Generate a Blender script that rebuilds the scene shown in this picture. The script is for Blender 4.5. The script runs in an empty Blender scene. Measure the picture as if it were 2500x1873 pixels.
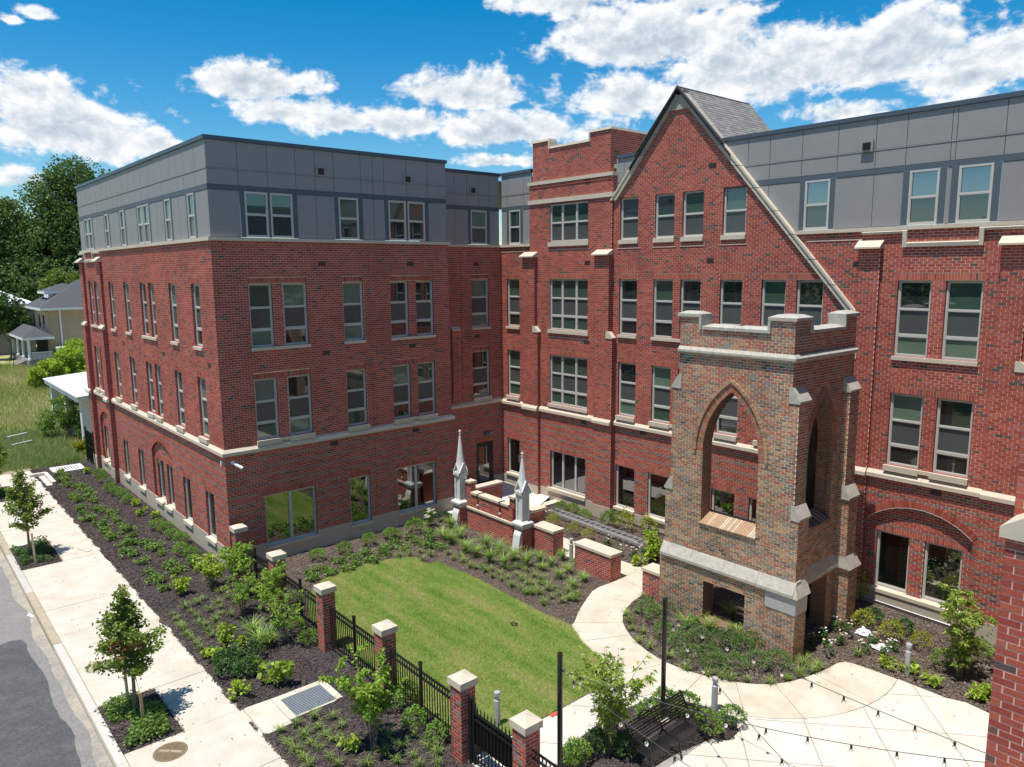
import bpy, bmesh, math, random
import numpy as np
from mathutils import Vector, Matrix, noise

random.seed(7)
rng = np.random.default_rng(11)
scene = bpy.context.scene
COL = scene.collection
R = math.radians

# ------------------------------------------------------------------ camera, light, exposure
CAM = Vector((-9.033, -25.9697, 10.4234))
YAW, PITCH, ROLL, FPX = 0.861, -0.1497, -0.0082, 1832.22
cF = Vector((math.cos(PITCH) * math.cos(YAW), math.cos(PITCH) * math.sin(YAW), math.sin(PITCH)))
_r0 = Vector((math.sin(YAW), -math.cos(YAW), 0)); _u0 = _r0.cross(cF)
cR = math.cos(ROLL) * _r0 + math.sin(ROLL) * _u0
cU = -math.sin(ROLL) * _r0 + math.cos(ROLL) * _u0
cam = bpy.data.cameras.new('camera'); camo = bpy.data.objects.new('camera', cam); COL.objects.link(camo)
camo.matrix_world = Matrix(((cR.x, cU.x, -cF.x, CAM.x), (cR.y, cU.y, -cF.y, CAM.y), (cR.z, cU.z, -cF.z, CAM.z), (0, 0, 0, 1)))
cam.sensor_width = 36.0; cam.lens = 36.0 * FPX / 2500.0; cam.clip_end = 6000; cam.clip_start = 0.1
scene.camera = camo

SUN_EL, SUN_AZ = 73.5, 1.0            # degrees; azimuth measured from west towards north
sd = Vector((-math.cos(R(SUN_AZ)) * math.cos(R(SUN_EL)), math.sin(R(SUN_AZ)) * math.cos(R(SUN_EL)), math.sin(R(SUN_EL))))
sl = bpy.data.lights.new('sun', 'SUN'); sl.energy = 4.3; sl.angle = R(0.53); sl.color = (1.0, 0.955, 0.89)
so = bpy.data.objects.new('sun', sl); COL.objects.link(so)
so.rotation_euler = (-sd).to_track_quat('-Z', 'Y').to_euler(); so.location = (0, 0, 60)

world = bpy.data.worlds.new('World'); scene.world = world; world.use_nodes = True
scene.view_settings.view_transform = 'Standard'; scene.view_settings.look = 'None'
scene.view_settings.exposure = 0.38; scene.view_settings.gamma = 1.0
scene.view_settings.use_curve_mapping = False

def build_world():
    nt = world.node_tree; N = nt.nodes; L = nt.links; N.clear()
    def nd(t, **k):
        n = N.new(t)
        for a, v in k.items(): setattr(n, a, v)
        return n
    def lk(a, b): L.new(a, b)
    def inp(sock, v):
        if isinstance(v, bpy.types.NodeSocket): lk(v, sock)
        else: sock.default_value = v
    def mth(op, a, b=0.0, c=0.0, clamp=False):
        n = nd('ShaderNodeMath', operation=op, use_clamp=clamp)
        inp(n.inputs[0], a); inp(n.inputs[1], b); inp(n.inputs[2], c)
        return n.outputs[0]
    out = nd('ShaderNodeOutputWorld'); bg = nd('ShaderNodeBackground')
    sky = nd('ShaderNodeTexSky', sky_type='NISHITA', sun_disc=False)
    sky.sun_elevation = R(SUN_EL); sky.sun_rotation = math.atan2(sd.x, sd.y)
    sky.altitude = 50; sky.air_density = 1.0; sky.dust_density = 0.3; sky.ozone_density = 3.0
    hs = nd('ShaderNodeHueSaturation'); hs.inputs['Saturation'].default_value = 1.52; hs.inputs['Hue'].default_value = .491; hs.inputs['Value'].default_value = .80
    lk(sky.outputs[0], hs.inputs['Color'])
    tc = nd('ShaderNodeTexCoord'); sep = nd('ShaderNodeSeparateXYZ'); lk(tc.outputs['Generated'], sep.inputs[0])
    x, y, z = sep.outputs
    az = mth('ARCTAN2', y, x)                       # radians, 0 = east, counter-clockwise
    el = mth('ARCSINE', z)
    cmb = nd('ShaderNodeCombineXYZ'); lk(az, cmb.inputs[0]); inp(cmb.inputs[1], mth('MULTIPLY', el, 1.45))
    pos = cmb.outputs[0]
    def nz(vec, scale, det, rough, off=None):
        if off is not None:
            a = nd('ShaderNodeVectorMath', operation='ADD'); lk(vec, a.inputs[0]); a.inputs[1].default_value = off; vec = a.outputs[0]
        n = nd('ShaderNodeTexNoise'); n.noise_dimensions = '3D'
        n.inputs['Scale'].default_value = scale; n.inputs['Detail'].default_value = det; n.inputs['Roughness'].default_value = rough
        lk(vec, n.inputs['Vector']); return n.outputs['Fac']
    # big cumulus banks: azimuth, elevation, half width, half height (radians), weight
    BL = [(1.375, 0.156, 0.109, 0.046, 1.0), (1.291, 0.149, 0.04, 0.023, 0.8), (1.411, 0.193, 0.048, 0.028, 0.8), (1.428, 0.101, 0.048, 0.015, 0.5), (1.397, 0.271, 0.024, 0.009, 0.75), (1.419, 0.262, 0.013, 0.006, 0.6), (1.169, 0.22, 0.076, 0.024, 1.0), (1.127, 0.191, 0.073, 0.021, 0.8), (1.072, 0.182, 0.069, 0.021, 0.9), (0.991, 0.182, 0.088, 0.023, 0.9), (0.92, 0.218, 0.082, 0.029, 1.0), (0.874, 0.174, 0.136, 0.026, 0.95), (0.868, 0.137, 0.066, 0.011, 0.8), (0.808, 0.317, 0.063, 0.018, 0.9), (0.676, 0.277, 0.152, 0.051, 1.1), (0.549, 0.233, 0.165, 0.054, 1.1), (0.423, 0.231, 0.118, 0.045, 1.1), (0.339, 0.207, 0.072, 0.044, 1.0), (0.715, 0.209, 0.119, 0.032, 0.9), (0.454, 0.177, 0.082, 0.017, 0.8), (0.328, 0.175, 0.067, 0.017, 0.8), (0.633, 0.306, 0.086, 0.019, 0.8), (0.293, 0.223, 0.025, 0.027, 0.8),
          (-.2, .30, .28, .10, 1.0), (-.9, .22, .36, .08, 1.0), (-1.6, .32, .30, .09, 1.0), (-2.3, .25, .40, .08, 1.0), (3.0, .30, .28, .09, 1.0),
          (2.5, .22, .34, .07, 1.0), (2.0, .30, .26, .08, 1.0), (-2.75, .52, .25, .09, .9), (2.75, .55, .3, .1, .9), (.2, .62, .3, .1, .9), (1.1, .70, .25, .08, .8), (-1.2, .62, .3, .1, .9)]
    blob = None
    for (a, e, ra, re, w) in BL:
        da = mth('DIVIDE', mth('SUBTRACT', az, a), ra)
        de0 = mth('SUBTRACT', el, e)
        de = mth('DIVIDE', de0, mth('ADD', re * .72, mth('MULTIPLY', mth('GREATER_THAN', de0, 0.0), re * .38)))
        r2 = mth('ADD', mth('MULTIPLY', da, da), mth('MULTIPLY', de, de))
        b = mth('MULTIPLY', mth('SUBTRACT', 1.0, mth('SQRT', r2)), w)
        blob = b if blob is None else mth('MAXIMUM', blob, b)
    warp = nd('ShaderNodeVectorMath', operation='ADD'); wn = nd('ShaderNodeTexNoise'); wn.inputs['Scale'].default_value = 9.0
    wn.inputs['Detail'].default_value = 3; lk(pos, wn.inputs['Vector'])
    ws = nd('ShaderNodeVectorMath', operation='SCALE'); lk(wn.outputs['Color'], ws.inputs[0]); ws.inputs['Scale'].default_value = .035
    lk(pos, warp.inputs[0]); lk(ws.outputs[0], warp.inputs[1]); wp = warp.outputs[0]
    def dens(off=None):
        big = nz(wp, 13.0, 4, .55, off); sm = nz(wp, 42.0, 7, .62, off)
        return mth('ADD', mth('MULTIPLY', mth('SUBTRACT', big, .5), 1.5), mth('MULTIPLY', mth('SUBTRACT', sm, .5), 1.25))
    n0 = dens(); n1 = dens((.006, .016, 0))
    base = mth('MULTIPLY', mth('MAXIMUM', blob, -1.2), .95)
    d0 = mth('ADD', base, n0)
    ramp = nd('ShaderNodeMapRange'); ramp.interpolation_type = 'SMOOTHSTEP'
    lk(d0, ramp.inputs['Value']); ramp.inputs['From Min'].default_value = -.10; ramp.inputs['From Max'].default_value = .34
    cov = ramp.outputs[0]
    # self shading of the clouds: lit towards the sun (up), grey where thick
    grad = mth('SUBTRACT', n0, n1)
    lit = mth('ADD', .60, mth('MULTIPLY', grad, .75))
    thick = nd('ShaderNodeMapRange'); lk(d0, thick.inputs['Value']); thick.inputs['From Min'].default_value = .15; thick.inputs['From Max'].default_value = 1.0
    thick.inputs['To Min'].default_value = 0.16; thick.inputs['To Max'].default_value = -0.22
    lum = mth('ADD', lit, thick.outputs[0], clamp=True)
    cr = nd('ShaderNodeValToRGB'); cr.color_ramp.elements[0].position = 0.12; cr.color_ramp.elements[0].color = (.27, .35, .44, 1)
    cr.color_ramp.elements[1].position = .80; cr.color_ramp.elements[1].color = (.80, .81, .82, 1)
    e = cr.color_ramp.elements.new(.48); e.color = (.50, .56, .62, 1)
    lk(lum, cr.inputs[0])
    sks = nd('ShaderNodeVectorMath', operation='SCALE'); lk(hs.outputs[0], sks.inputs[0]); sks.inputs['Scale'].default_value = SKY
    mix = nd('ShaderNodeMix', data_type='RGBA'); inp(mix.inputs[0], cov); lk(sks.outputs[0], mix.inputs[6]); lk(cr.outputs[0], mix.inputs[7])
    lk(mix.outputs[2], bg.inputs['Color']); bg.inputs['Strength'].default_value = 1.0
    lk(bg.outputs[0], out.inputs[0])
SKY = 0.13
build_world()

# ------------------------------------------------------------------ materials
_mats = {}
def mat(name, col, rough=0.8, var=0.12, scale=6.0, bump=0.0, bscale=40.0, metal=0.0, spec=0.5, coat=0.0, ior=1.45, col2=None, var2scale=None, low=0):
    """plain procedural material: base colour varied by noise in world position, small bump"""
    if name in _mats: return _mats[name]
    m = bpy.data.materials.new(name); m.use_nodes = True; nt = m.node_tree; N = nt.nodes; L = nt.links
    b = N['Principled BSDF']; b.inputs['Roughness'].default_value = rough; b.inputs['Metallic'].default_value = metal
    b.inputs['IOR'].default_value = ior; b.inputs['Specular IOR Level'].default_value = spec
    g = N.new('ShaderNodeNewGeometry')
    n = N.new('ShaderNodeTexNoise'); n.inputs['Scale'].default_value = scale; n.inputs['Detail'].default_value = 5; n.inputs['Roughness'].default_value = .6
    L.new(g.outputs['Position'], n.inputs['Vector'])
    mr = N.new('ShaderNodeMapRange'); mr.inputs['From Min'].default_value = .25; mr.inputs['From Max'].default_value = .75
    mr.inputs['To Min'].default_value = 1 - var; mr.inputs['To Max'].default_value = 1 + var
    L.new(n.outputs['Fac'], mr.inputs['Value'])
    sc = N.new('ShaderNodeVectorMath'); sc.operation = 'SCALE'
    if col2 is None: sc.inputs[0].default_value = col[:3]
    else:
        n2 = N.new('ShaderNodeTexNoise'); n2.inputs['Scale'].default_value = var2scale or scale * .3; n2.inputs['Detail'].default_value = 6; n2.inputs['Roughness'].default_value = .65
        L.new(g.outputs['Position'], n2.inputs['Vector'])
        r2 = N.new('ShaderNodeValToRGB'); r2.color_ramp.elements[0].position = .40; r2.color_ramp.elements[1].position = .62
        r2.color_ramp.elements[0].color = (*col, 1); r2.color_ramp.elements[1].color = (*col2, 1)
        L.new(n2.outputs['Fac'], r2.inputs[0]); L.new(r2.outputs[0], sc.inputs[0])
    fac = mr.outputs[0]
    if low:                                  # slow drift of tone over metres, as between batches
        nl = N.new('ShaderNodeTexNoise'); nl.inputs['Scale'].default_value = .55; nl.inputs['Detail'].default_value = 3; L.new(g.outputs['Position'], nl.inputs['Vector'])
        ml = N.new('ShaderNodeMapRange'); ml.inputs['From Min'].default_value = .3; ml.inputs['From Max'].default_value = .7; ml.inputs['To Min'].default_value = 1 - low; ml.inputs['To Max'].default_value = 1 + low
        L.new(nl.outputs['Fac'], ml.inputs['Value']); mm = N.new('ShaderNodeMath'); mm.operation = 'MULTIPLY'; L.new(fac, mm.inputs[0]); L.new(ml.outputs[0], mm.inputs[1]); fac = mm.outputs[0]
    L.new(fac, sc.inputs['Scale']); L.new(sc.outputs[0], b.inputs['Base Color'])
    if bump:
        n3 = N.new('ShaderNodeTexNoise'); n3.inputs['Scale'].default_value = bscale; n3.inputs['Detail'].default_value = 4
        L.new(g.outputs['Position'], n3.inputs['Vector'])
        bp = N.new('ShaderNodeBump'); bp.inputs['Strength'].default_value = bump; bp.inputs['Distance'].default_value = .02
        L.new(n3.outputs['Fac'], bp.inputs['Height']); L.new(bp.outputs[0], b.inputs['Normal'])
    _mats[name] = m; return m

def leafmat(name, col, col2=None, trans=.35, var=.35, rough=.55, pscale=.9):
    """leaf: colour varies per leaf and slowly in space, light passes through"""
    if name in _mats: return _mats[name]
    m = bpy.data.materials.new(name); m.use_nodes = True; nt = m.node_tree; N = nt.nodes; L = nt.links; N.clear()
    o = N.new('ShaderNodeOutputMaterial'); d = N.new('ShaderNodeBsdfPrincipled'); t = N.new('ShaderNodeBsdfTranslucent'); mx = N.new('ShaderNodeMixShader')
    d.inputs['Roughness'].default_value = rough; d.inputs['Specular IOR Level'].default_value = .35
    g = N.new('ShaderNodeNewGeometry'); ri = g.outputs['Random Per Island']
    r = N.new('ShaderNodeValToRGB'); r.color_ramp.elements[0].color = (*[c * (1 - var) for c in col], 1); r.color_ramp.elements[1].color = (*(col2 or [min(1, c * (1 + var)) for c in col]), 1)
    n = N.new('ShaderNodeTexNoise'); n.inputs['Scale'].default_value = pscale; n.inputs['Detail'].default_value = 3; L.new(g.outputs['Position'], n.inputs['Vector'])
    a = N.new('ShaderNodeMath'); a.operation = 'MULTIPLY_ADD'; L.new(n.outputs['Fac'], a.inputs[0]); a.inputs[1].default_value = 1.0; a.inputs[2].default_value = -.5
    b = N.new('ShaderNodeMath'); b.operation = 'ADD'; L.new(ri, b.inputs[0]); L.new(a.outputs[0], b.inputs[1])
    L.new(b.outputs[0], r.inputs[0]); L.new(r.outputs[0], d.inputs['Base Color'])
    h = N.new('ShaderNodeHueSaturation'); h.inputs['Hue'].default_value = .48; h.inputs['Saturation'].default_value = 1.1; h.inputs['Value'].default_value = 1.5; L.new(r.outputs[0], h.inputs['Color'])
    L.new(h.outputs[0], t.inputs['Color']); mx.inputs[0].default_value = trans
    L.new(d.outputs[0], mx.inputs[1]); L.new(t.outputs[0], mx.inputs[2]); L.new(mx.outputs[0], o.inputs[0])
    _mats[name] = m; return m

def glassmat(name, col, rough=.015, ior=1.75, bump=.0):
    if name in _mats: return _mats[name]
    m = mat(name, col, rough, var=.10, scale=1.5, ior=ior, spec=.5)
    if bump:
        nt = m.node_tree; N = nt.nodes; L = nt.links
        g = N.new('ShaderNodeNewGeometry'); n3 = N.new('ShaderNodeTexNoise'); n3.inputs['Scale'].default_value = 2.2; n3.inputs['Detail'].default_value = 1
        L.new(g.outputs['Position'], n3.inputs['Vector']); bp = N.new('ShaderNodeBump'); bp.inputs['Strength'].default_value = bump; bp.inputs['Distance'].default_value = .02
        L.new(n3.outputs['Fac'], bp.inputs['Height']); L.new(bp.outputs[0], N['Principled BSDF'].inputs['Normal'])
    return m

BR = [mat('brick_%s' % n, c, .85, var=.22, scale=30, bump=.25, bscale=90, low=.16) for n, c in
      (('red', (.395, .086, .054)), ('deep_red', (.325, .062, .042)), ('warm_red', (.425, .110, .062)), ('russet', (.360, .078, .053)), ('rose', (.405, .106, .078)))]
BRD = [mat('brick_charcoal', (.110, .074, .064), .85, var=.25, scale=30, bump=.25, bscale=90), mat('brick_brown', (.170, .084, .066), .85, var=.25, scale=30, bump=.25, bscale=90)]
GREYB = [mat('brick_grey_band', (.225, .155, .132), .85, var=.2, scale=30, bump=.25, bscale=90), mat('brick_grey_band_dark', (.165, .112, .100), .85, var=.2, scale=30, bump=.25, bscale=90)]
MORT = mat('mortar_pink', (.66, .46, .375), .95, var=.10, scale=12, low=.10)
BRICKM = BR + BRD + GREYB                      # indices 0-4 red, 5-6 dark, 7-8 grey
TB = [mat('old_brick_%s' % n, c, .9, var=.30, scale=22, bump=.5, bscale=60, low=.2) for n, c in
      (('brown', (.305, .172, .105)), ('tan', (.415, .268, .160)), ('red', (.385, .130, .082)), ('umber', (.205, .138, .102)), ('orange', (.430, .215, .125)), ('grey', (.245, .210, .178)), ('rose', (.370, .185, .145)), ('soot', (.110, .095, .084)))]
TMORT = mat('mortar_buff', (.74, .63, .48), .95, var=.18, scale=9)
STONE = mat('limestone', (.60, .515, .40), .8, var=.07, scale=5, bump=.08, bscale=60)
STONEG = mat('weathered_stone', (.43, .405, .345), .85, var=.20, scale=7, bump=.25, bscale=40)
WHITEST = mat('white_cast_stone', (.66, .655, .62), .8, var=.07, scale=6, bump=.08, bscale=50)
BASEST = mat('base_stone', (.47, .405, .32), .85, var=.06, scale=3, bump=.05)
FRAME = mat('window_frame_putty', (.52, .50, .45), .5, var=.03)
PANEL = mat('cladding_grey', (.275, .268, .262), .6, var=.05, scale=2.5)
TRIM = mat('trim_dark_grey', (.085, .108, .125), .55, var=.06)
COPING = mat('coping_metal', (.075, .098, .125), .4, var=.05, metal=.2)
GAP = mat('shadow_gap', (.03, .03, .032), .9)
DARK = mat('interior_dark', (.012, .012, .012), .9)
BLACK = mat('black_metal', (.012, .012, .013), .38, var=.1)
GALV = mat('bare_metal', (.42, .43, .44), .35, var=.08, metal=.7)
GLASS = {k: glassmat('glass_' + k, c, r, i, b) for k, c, r, i, b in (
    ('green', (.052, .092, .066), .02, 2.0, .004), ('dark', (.022, .030, .027), .02, 2.2, .004), ('screen', (.080, .088, .084), .22, 1.6, 0),
    ('black', (.006, .008, .007), .01, 2.4, .003), ('sky', (.03, .05, .048), .012, 3.3, .004), ('mirror', (.004, .008, .006), .01, 3.4, .004), ('blind', (.125, .185, .130), .05, 1.7, .003), ('pale', (.165, .19, .16), .05, 1.8, .003))}

# ------------------------------------------------------------------ mesh helpers
class MB:
    def __init__(s): s.v = []; s.f = []; s.m = []
    def face(s, pts, m=0):
        i = len(s.v); s.v += [tuple(p) for p in pts]; s.f.append(tuple(range(i, i + len(pts)))); s.m.append(m)
    def hexa(s, c, m=0):                     # 8 corners: bottom 0-3, top 4-7
        i = len(s.v); s.v += [tuple(p) for p in c]
        for q in ((3, 2, 1, 0), (4, 5, 6, 7), (0, 1, 5, 4), (1, 2, 6, 5), (2, 3, 7, 6), (3, 0, 4, 7)): s.f.append(tuple(i + k for k in q)); s.m.append(m)
    def box(s, x0, x1, y0, y1, z0, z1, m=0):
        s.hexa([(x0, y0, z0), (x1, y0, z0), (x1, y1, z0), (x0, y1, z0), (x0, y0, z1), (x1, y0, z1), (x1, y1, z1), (x0, y1, z1)], m)
    def pbox(s, pl, u0, u1, z0, z1, d0, d1, m=0):
        s.hexa([pl(u0, z0, d0), pl(u1, z0, d0), pl(u1, z0, d1), pl(u0, z0, d1), pl(u0, z1, d0), pl(u1, z1, d0), pl(u1, z1, d1), pl(u0, z1, d1)], m)
    def prism(s, pts, fn, t0, t1, m=0):      # polygon pts swept from t0 to t1; fn(p, t) -> point
        n = len(pts); i = len(s.v)
        s.v += [tuple(fn(p, t0)) for p in pts] + [tuple(fn(p, t1)) for p in pts]
        s.f.append(tuple(i + k for k in reversed(range(n)))); s.m.append(m); s.f.append(tuple(i + n + k for k in range(n))); s.m.append(m)
        for k in range(n): s.f.append((i + k, i + (k + 1) % n, i + n + (k + 1) % n, i + n + k)); s.m.append(m)
    def tube(s, pts, r, n=6, m=0, cap=True):
        pts = [Vector(p) for p in pts]; rs = r if isinstance(r, (list, tuple)) else [r] * len(pts); i0 = len(s.v)
        for k, p in enumerate(pts):
            t = (pts[min(k + 1, len(pts) - 1)] - pts[max(k - 1, 0)]).normalized()
            a = t.orthogonal().normalized() if k == 0 else (a - t * a.dot(t)).normalized()
            b = t.cross(a)
            for j in range(n): w = 2 * math.pi * j / n; s.v.append(tuple(p + (a * math.cos(w) + b * math.sin(w)) * rs[k]))
        for k in range(len(pts) - 1):
            for j in range(n): s.f.append((i0 + k * n + j, i0 + k * n + (j + 1) % n, i0 + (k + 1) * n + (j + 1) % n, i0 + (k + 1) * n + j)); s.m.append(m)
        if cap:
            s.f.append(tuple(i0 + j for j in reversed(range(n)))); s.m.append(m); s.f.append(tuple(i0 + (len(pts) - 1) * n + j for j in range(n))); s.m.append(m)
    def lathe(s, prof, c=(0, 0, 0), n=16, m=0, sq=False):
        i0 = len(s.v); ph = math.pi / 4 if sq else 0
        for r_, z_ in prof:
            for j in range(n): w = 2 * math.pi * j / n + ph; s.v.append((c[0] + r_ * math.cos(w), c[1] + r_ * math.sin(w), c[2] + z_))
        for k in range(len(prof) - 1):
            for j in range(n): s.f.append((i0 + k * n + j, i0 + k * n + (j + 1) % n, i0 + (k + 1) * n + (j + 1) % n, i0 + (k + 1) * n + j)); s.m.append(m)
        s.f.append(tuple(i0 + j for j in reversed(range(n)))); s.m.append(m); s.f.append(tuple(i0 + (len(prof) - 1) * n + j for j in range(n))); s.m.append(m)
    def mesh(s, name, mats, smooth=False):
        me = bpy.data.meshes.new(name); me.from_pydata(s.v, [], s.f)
        for q in mats: me.materials.append(q)
        if len(mats) > 1: me.polygons.foreach_set('material_index', s.m)
        if smooth: me.polygons.foreach_set('use_smooth', [True] * len(s.f))
        me.update(); return me
    def build(s, name, mats, parent=None, smooth=False, **k):
        if not isinstance(mats, (list, tuple)): mats = [mats]
        return link(s.mesh(name, mats, smooth), name, parent, **k)

WROOT = {}                                   # roots whose parts are written in world coordinates
def link(me, name, parent=None, loc=None, rz=None, sc=None, label=None, cat=None, group=None, kind=None):
    o = bpy.data.objects.new(name, me); COL.objects.link(o)
    if parent is not None:
        o.parent = parent
        if parent.name in WROOT: o.matrix_parent_inverse = Matrix.Translation(-Vector(WROOT[parent.name]))
    if loc is not None: o.location = loc
    if rz is not None: o.rotation_euler = (0, 0, rz)
    if sc is not None: o.scale = (sc, sc, sc) if not isinstance(sc, (tuple, list)) else sc
    tag(o, label, cat, group, kind); return o
def tag(o, label=None, cat=None, group=None, kind=None):
    if label: o['label'] = label
    if cat: o['category'] = cat
    if group: o['group'] = group
    if kind: o['kind'] = kind
    return o
def empty(name, loc=(0, 0, 0), label=None, cat=None, group=None, rz=0):
    o = bpy.data.objects.new(name, None); COL.objects.link(o); o.location = loc; o.rotation_euler = (0, 0, rz); o.empty_display_size = .2
    return tag(o, label, cat, group)
def wroot(name, loc, label, cat, group=None):
    o = empty(name, loc, label, cat, group); WROOT[o.name] = tuple(loc); return o
def npmesh(name, V, F, mats, mi=None):
    me = bpy.data.meshes.new(name); V = np.asarray(V, np.float32); F = np.asarray(F, np.int32); nf, k = F.shape
    me.vertices.add(len(V)); me.vertices.foreach_set('co', V.ravel())
    me.loops.add(nf * k); me.loops.foreach_set('vertex_index', F.ravel())
    me.polygons.add(nf); me.polygons.foreach_set('loop_start', np.arange(0, nf * k, k, dtype=np.int32)); me.polygons.foreach_set('loop_total', np.full(nf, k, np.int32))
    for q in mats: me.materials.append(q)
    if mi is not None: me.polygons.foreach_set('material_index', np.asarray(mi, np.int32))
    me.polygons.foreach_set('use_smooth', np.zeros(nf, bool))
    me.update(calc_edges=True); me.validate(); return me

class Plane:
    """a wall plane: u runs along the wall, d is the distance out of the wall"""
    def __init__(s, o, U, n): s.o = Vector(o); s.U = Vector(U); s.n = Vector(n)
    def __call__(s, u, z, d=0.0): return (s.o.x + s.U.x * u + s.n.x * d, s.o.y + s.U.y * u + s.n.y * d, z)

def px(P):
    d = Vector(P) - CAM; w = d.dot(cF)
    if w < .2: return (-9e3, -9e3, w)
    return (1250 + FPX * d.dot(cR) / w, 936.5 - FPX * d.dot(cU) / w, w)
# ------------------------------------------------------------------ brick walls: every brick is a small block standing proud of the mortar
BH, BL, BJ, BD = .0815, .2205, .0135, .0045
class Bricks:
    """collects brick blocks of one thing; the nearest in view become objects, the rest one joined part"""
    def __init__(s, mats, mort): s.b = []; s.mats = mats; s.mort = mort; s.mb = MB()
    def wall(s, pl, ulo, uhi, zlo, zhi, holes=(), off=0.0, th=.1, inner=False, stripes=None, shade=None, L=BL, H=BH, phase=0.0, jambm=0):
        """running bond between ulo and uhi (numbers or functions of z). holes: (u0,u1,z0,z1) or (f(z)->(u0,u1)|None, z breaks)"""
        fl = ulo if callable(ulo) else (lambda z: ulo); fh = uhi if callable(uhi) else (lambda z: uhi)
        br = {round(zlo, 4), round(zhi, 4)}
        for h in holes:
            if callable(h[0]): br |= {round(q, 4) for q in h[1]}
            else: br |= {round(h[2], 4), round(h[3], 4)}
        k0 = math.floor(zlo / H); k1 = math.ceil(zhi / H)
        rows = []
        for k in range(k0, k1):
            a, b = max(zlo, k * H), min(zhi, (k + 1) * H)
            if b - a < .004: continue
            cuts = [a] + sorted(q for q in br if a + .006 < q < b - .006) + [b]
            for i in range(len(cuts) - 1): rows.append((k, cuts[i], cuts[i + 1]))
        def spans(z):
            iv = [(fl(z), fh(z))]
            for h in holes:
                if callable(h[0]):
                    q = h[0](z)
                    if q is None: continue
                    a, b = q
                elif h[2] < z < h[3]: a, b = h[0], h[1]
                else: continue
                iv = [w for (p, q) in iv for w in ((p, min(q, a)), (max(p, b), q)) if w[1] - w[0] > .012]
            return sorted(iv)
        prev = []
        for (k, z0, z1) in rows:
            e = min(.002, (z1 - z0) * .1); A = spans(z0 + e); B = spans(z1 - e)
            if len(A) != len(B): A = B = spans((z0 + z1) / 2)
            mid = []
            for (a0, b0), (a1, b1) in zip(A, B):
                s.mb.face([pl(a0, z0, off), pl(b0, z0, off), pl(b1, z1, off), pl(a1, z1, off)], 0)
                for u0, u1 in ((a0 + .003 if abs(a0 - fl(z0 + e)) < 1e-6 else a0, a1 + .003 if abs(a1 - fl(z1 - e)) < 1e-6 else a1), (b0 - .003 if abs(b0 - fh(z0 + e)) < 1e-6 else b0, b1 - .003 if abs(b1 - fh(z1 - e)) < 1e-6 else b1)): s.mb.face([pl(u0, z0, off), pl(u0, z0, off - th), pl(u1, z1, off - th), pl(u1, z1, off)], 1)
                if inner: s.mb.face([pl(b0, z0, off - th), pl(a0, z0, off - th), pl(a1, z1, off - th), pl(b1, z1, off - th)], 1)
                a, b = max(a0, a1), min(b0, b1); mid.append(((a0 + a1) / 2, (b0 + b1) / 2))
                sh = (k % 2) * L / 2 + phase
                i = math.floor((a - sh) / L)
                while i * L + sh < b:
                    p, q = max(a, i * L + sh + BJ / 2), min(b, (i + 1) * L + sh - BJ / 2)
                    if i * L + sh < a: p = a
                    if (i + 1) * L + sh > b: q = b
                    if q - p > .02:
                        full = abs(q - p - (L - BJ)) < .002 and z1 - z0 > H - .003
                        g = 4 if stripes and stripes(k, (z0 + z1) / 2) else 0
                        s.b.append((pl, p, q, z0 + (BJ / 2 if z0 > k * H - 1e-4 and z0 < k * H + 1e-3 else 0), z1 - (BJ / 2 if abs(z1 - (k + 1) * H) < 1e-3 else 0), off, (shade(p, (z0 + z1) / 2) if shade else s.pick(g)), full))
                    i += 1
            # horizontal faces where a hole starts or ends
            if prev and mid != prev:
                for X, Y in ((prev, mid), (mid, prev)):
                    for (a, b) in X:
                        segs = [(a, b)]
                        for (c, d) in Y: segs = [w for (p, q) in segs for w in ((p, min(q, c)), (max(p, d), q)) if w[1] - w[0] > .004]
                        for (p, q) in segs: s.mb.face([pl(p, z0, off), pl(q, z0, off), pl(q, z0, off - th), pl(p, z0, off - th)], 1)
            prev = mid
    def pick(s, g=0):
        r = random.random()
        if g: return 7 if r < .72 else 8
        return 5 if r < .035 else 6 if r < .075 else random.choice((0, 0, 0, 1, 1, 2, 3, 4))
    def soldier(s, pl, u0, u1, z0, z1, off=0.0):
        s.mb.face([pl(u0, z0, off), pl(u1, z0, off), pl(u1, z1, off), pl(u0, z1, off)], 0)
        n = max(1, round((u1 - u0) / .0762)); w = (u1 - u0) / n
        for i in range(n): s.b.append((pl, u0 + i * w + .004, u0 + (i + 1) * w - .004, z0 + .004, z1 - .004, off, random.choice((0, 1, 2, 2, 0, 4) if random.random() < .94 else (5, 6)), False))
    def wedge(s, pl, q, d0, d1, m):         # a brick of an arch: four corners in (u, z)
        s.mb.prism(q, lambda p, t: pl(p[0], p[1], t), d0, d1, 2 + m)
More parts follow.
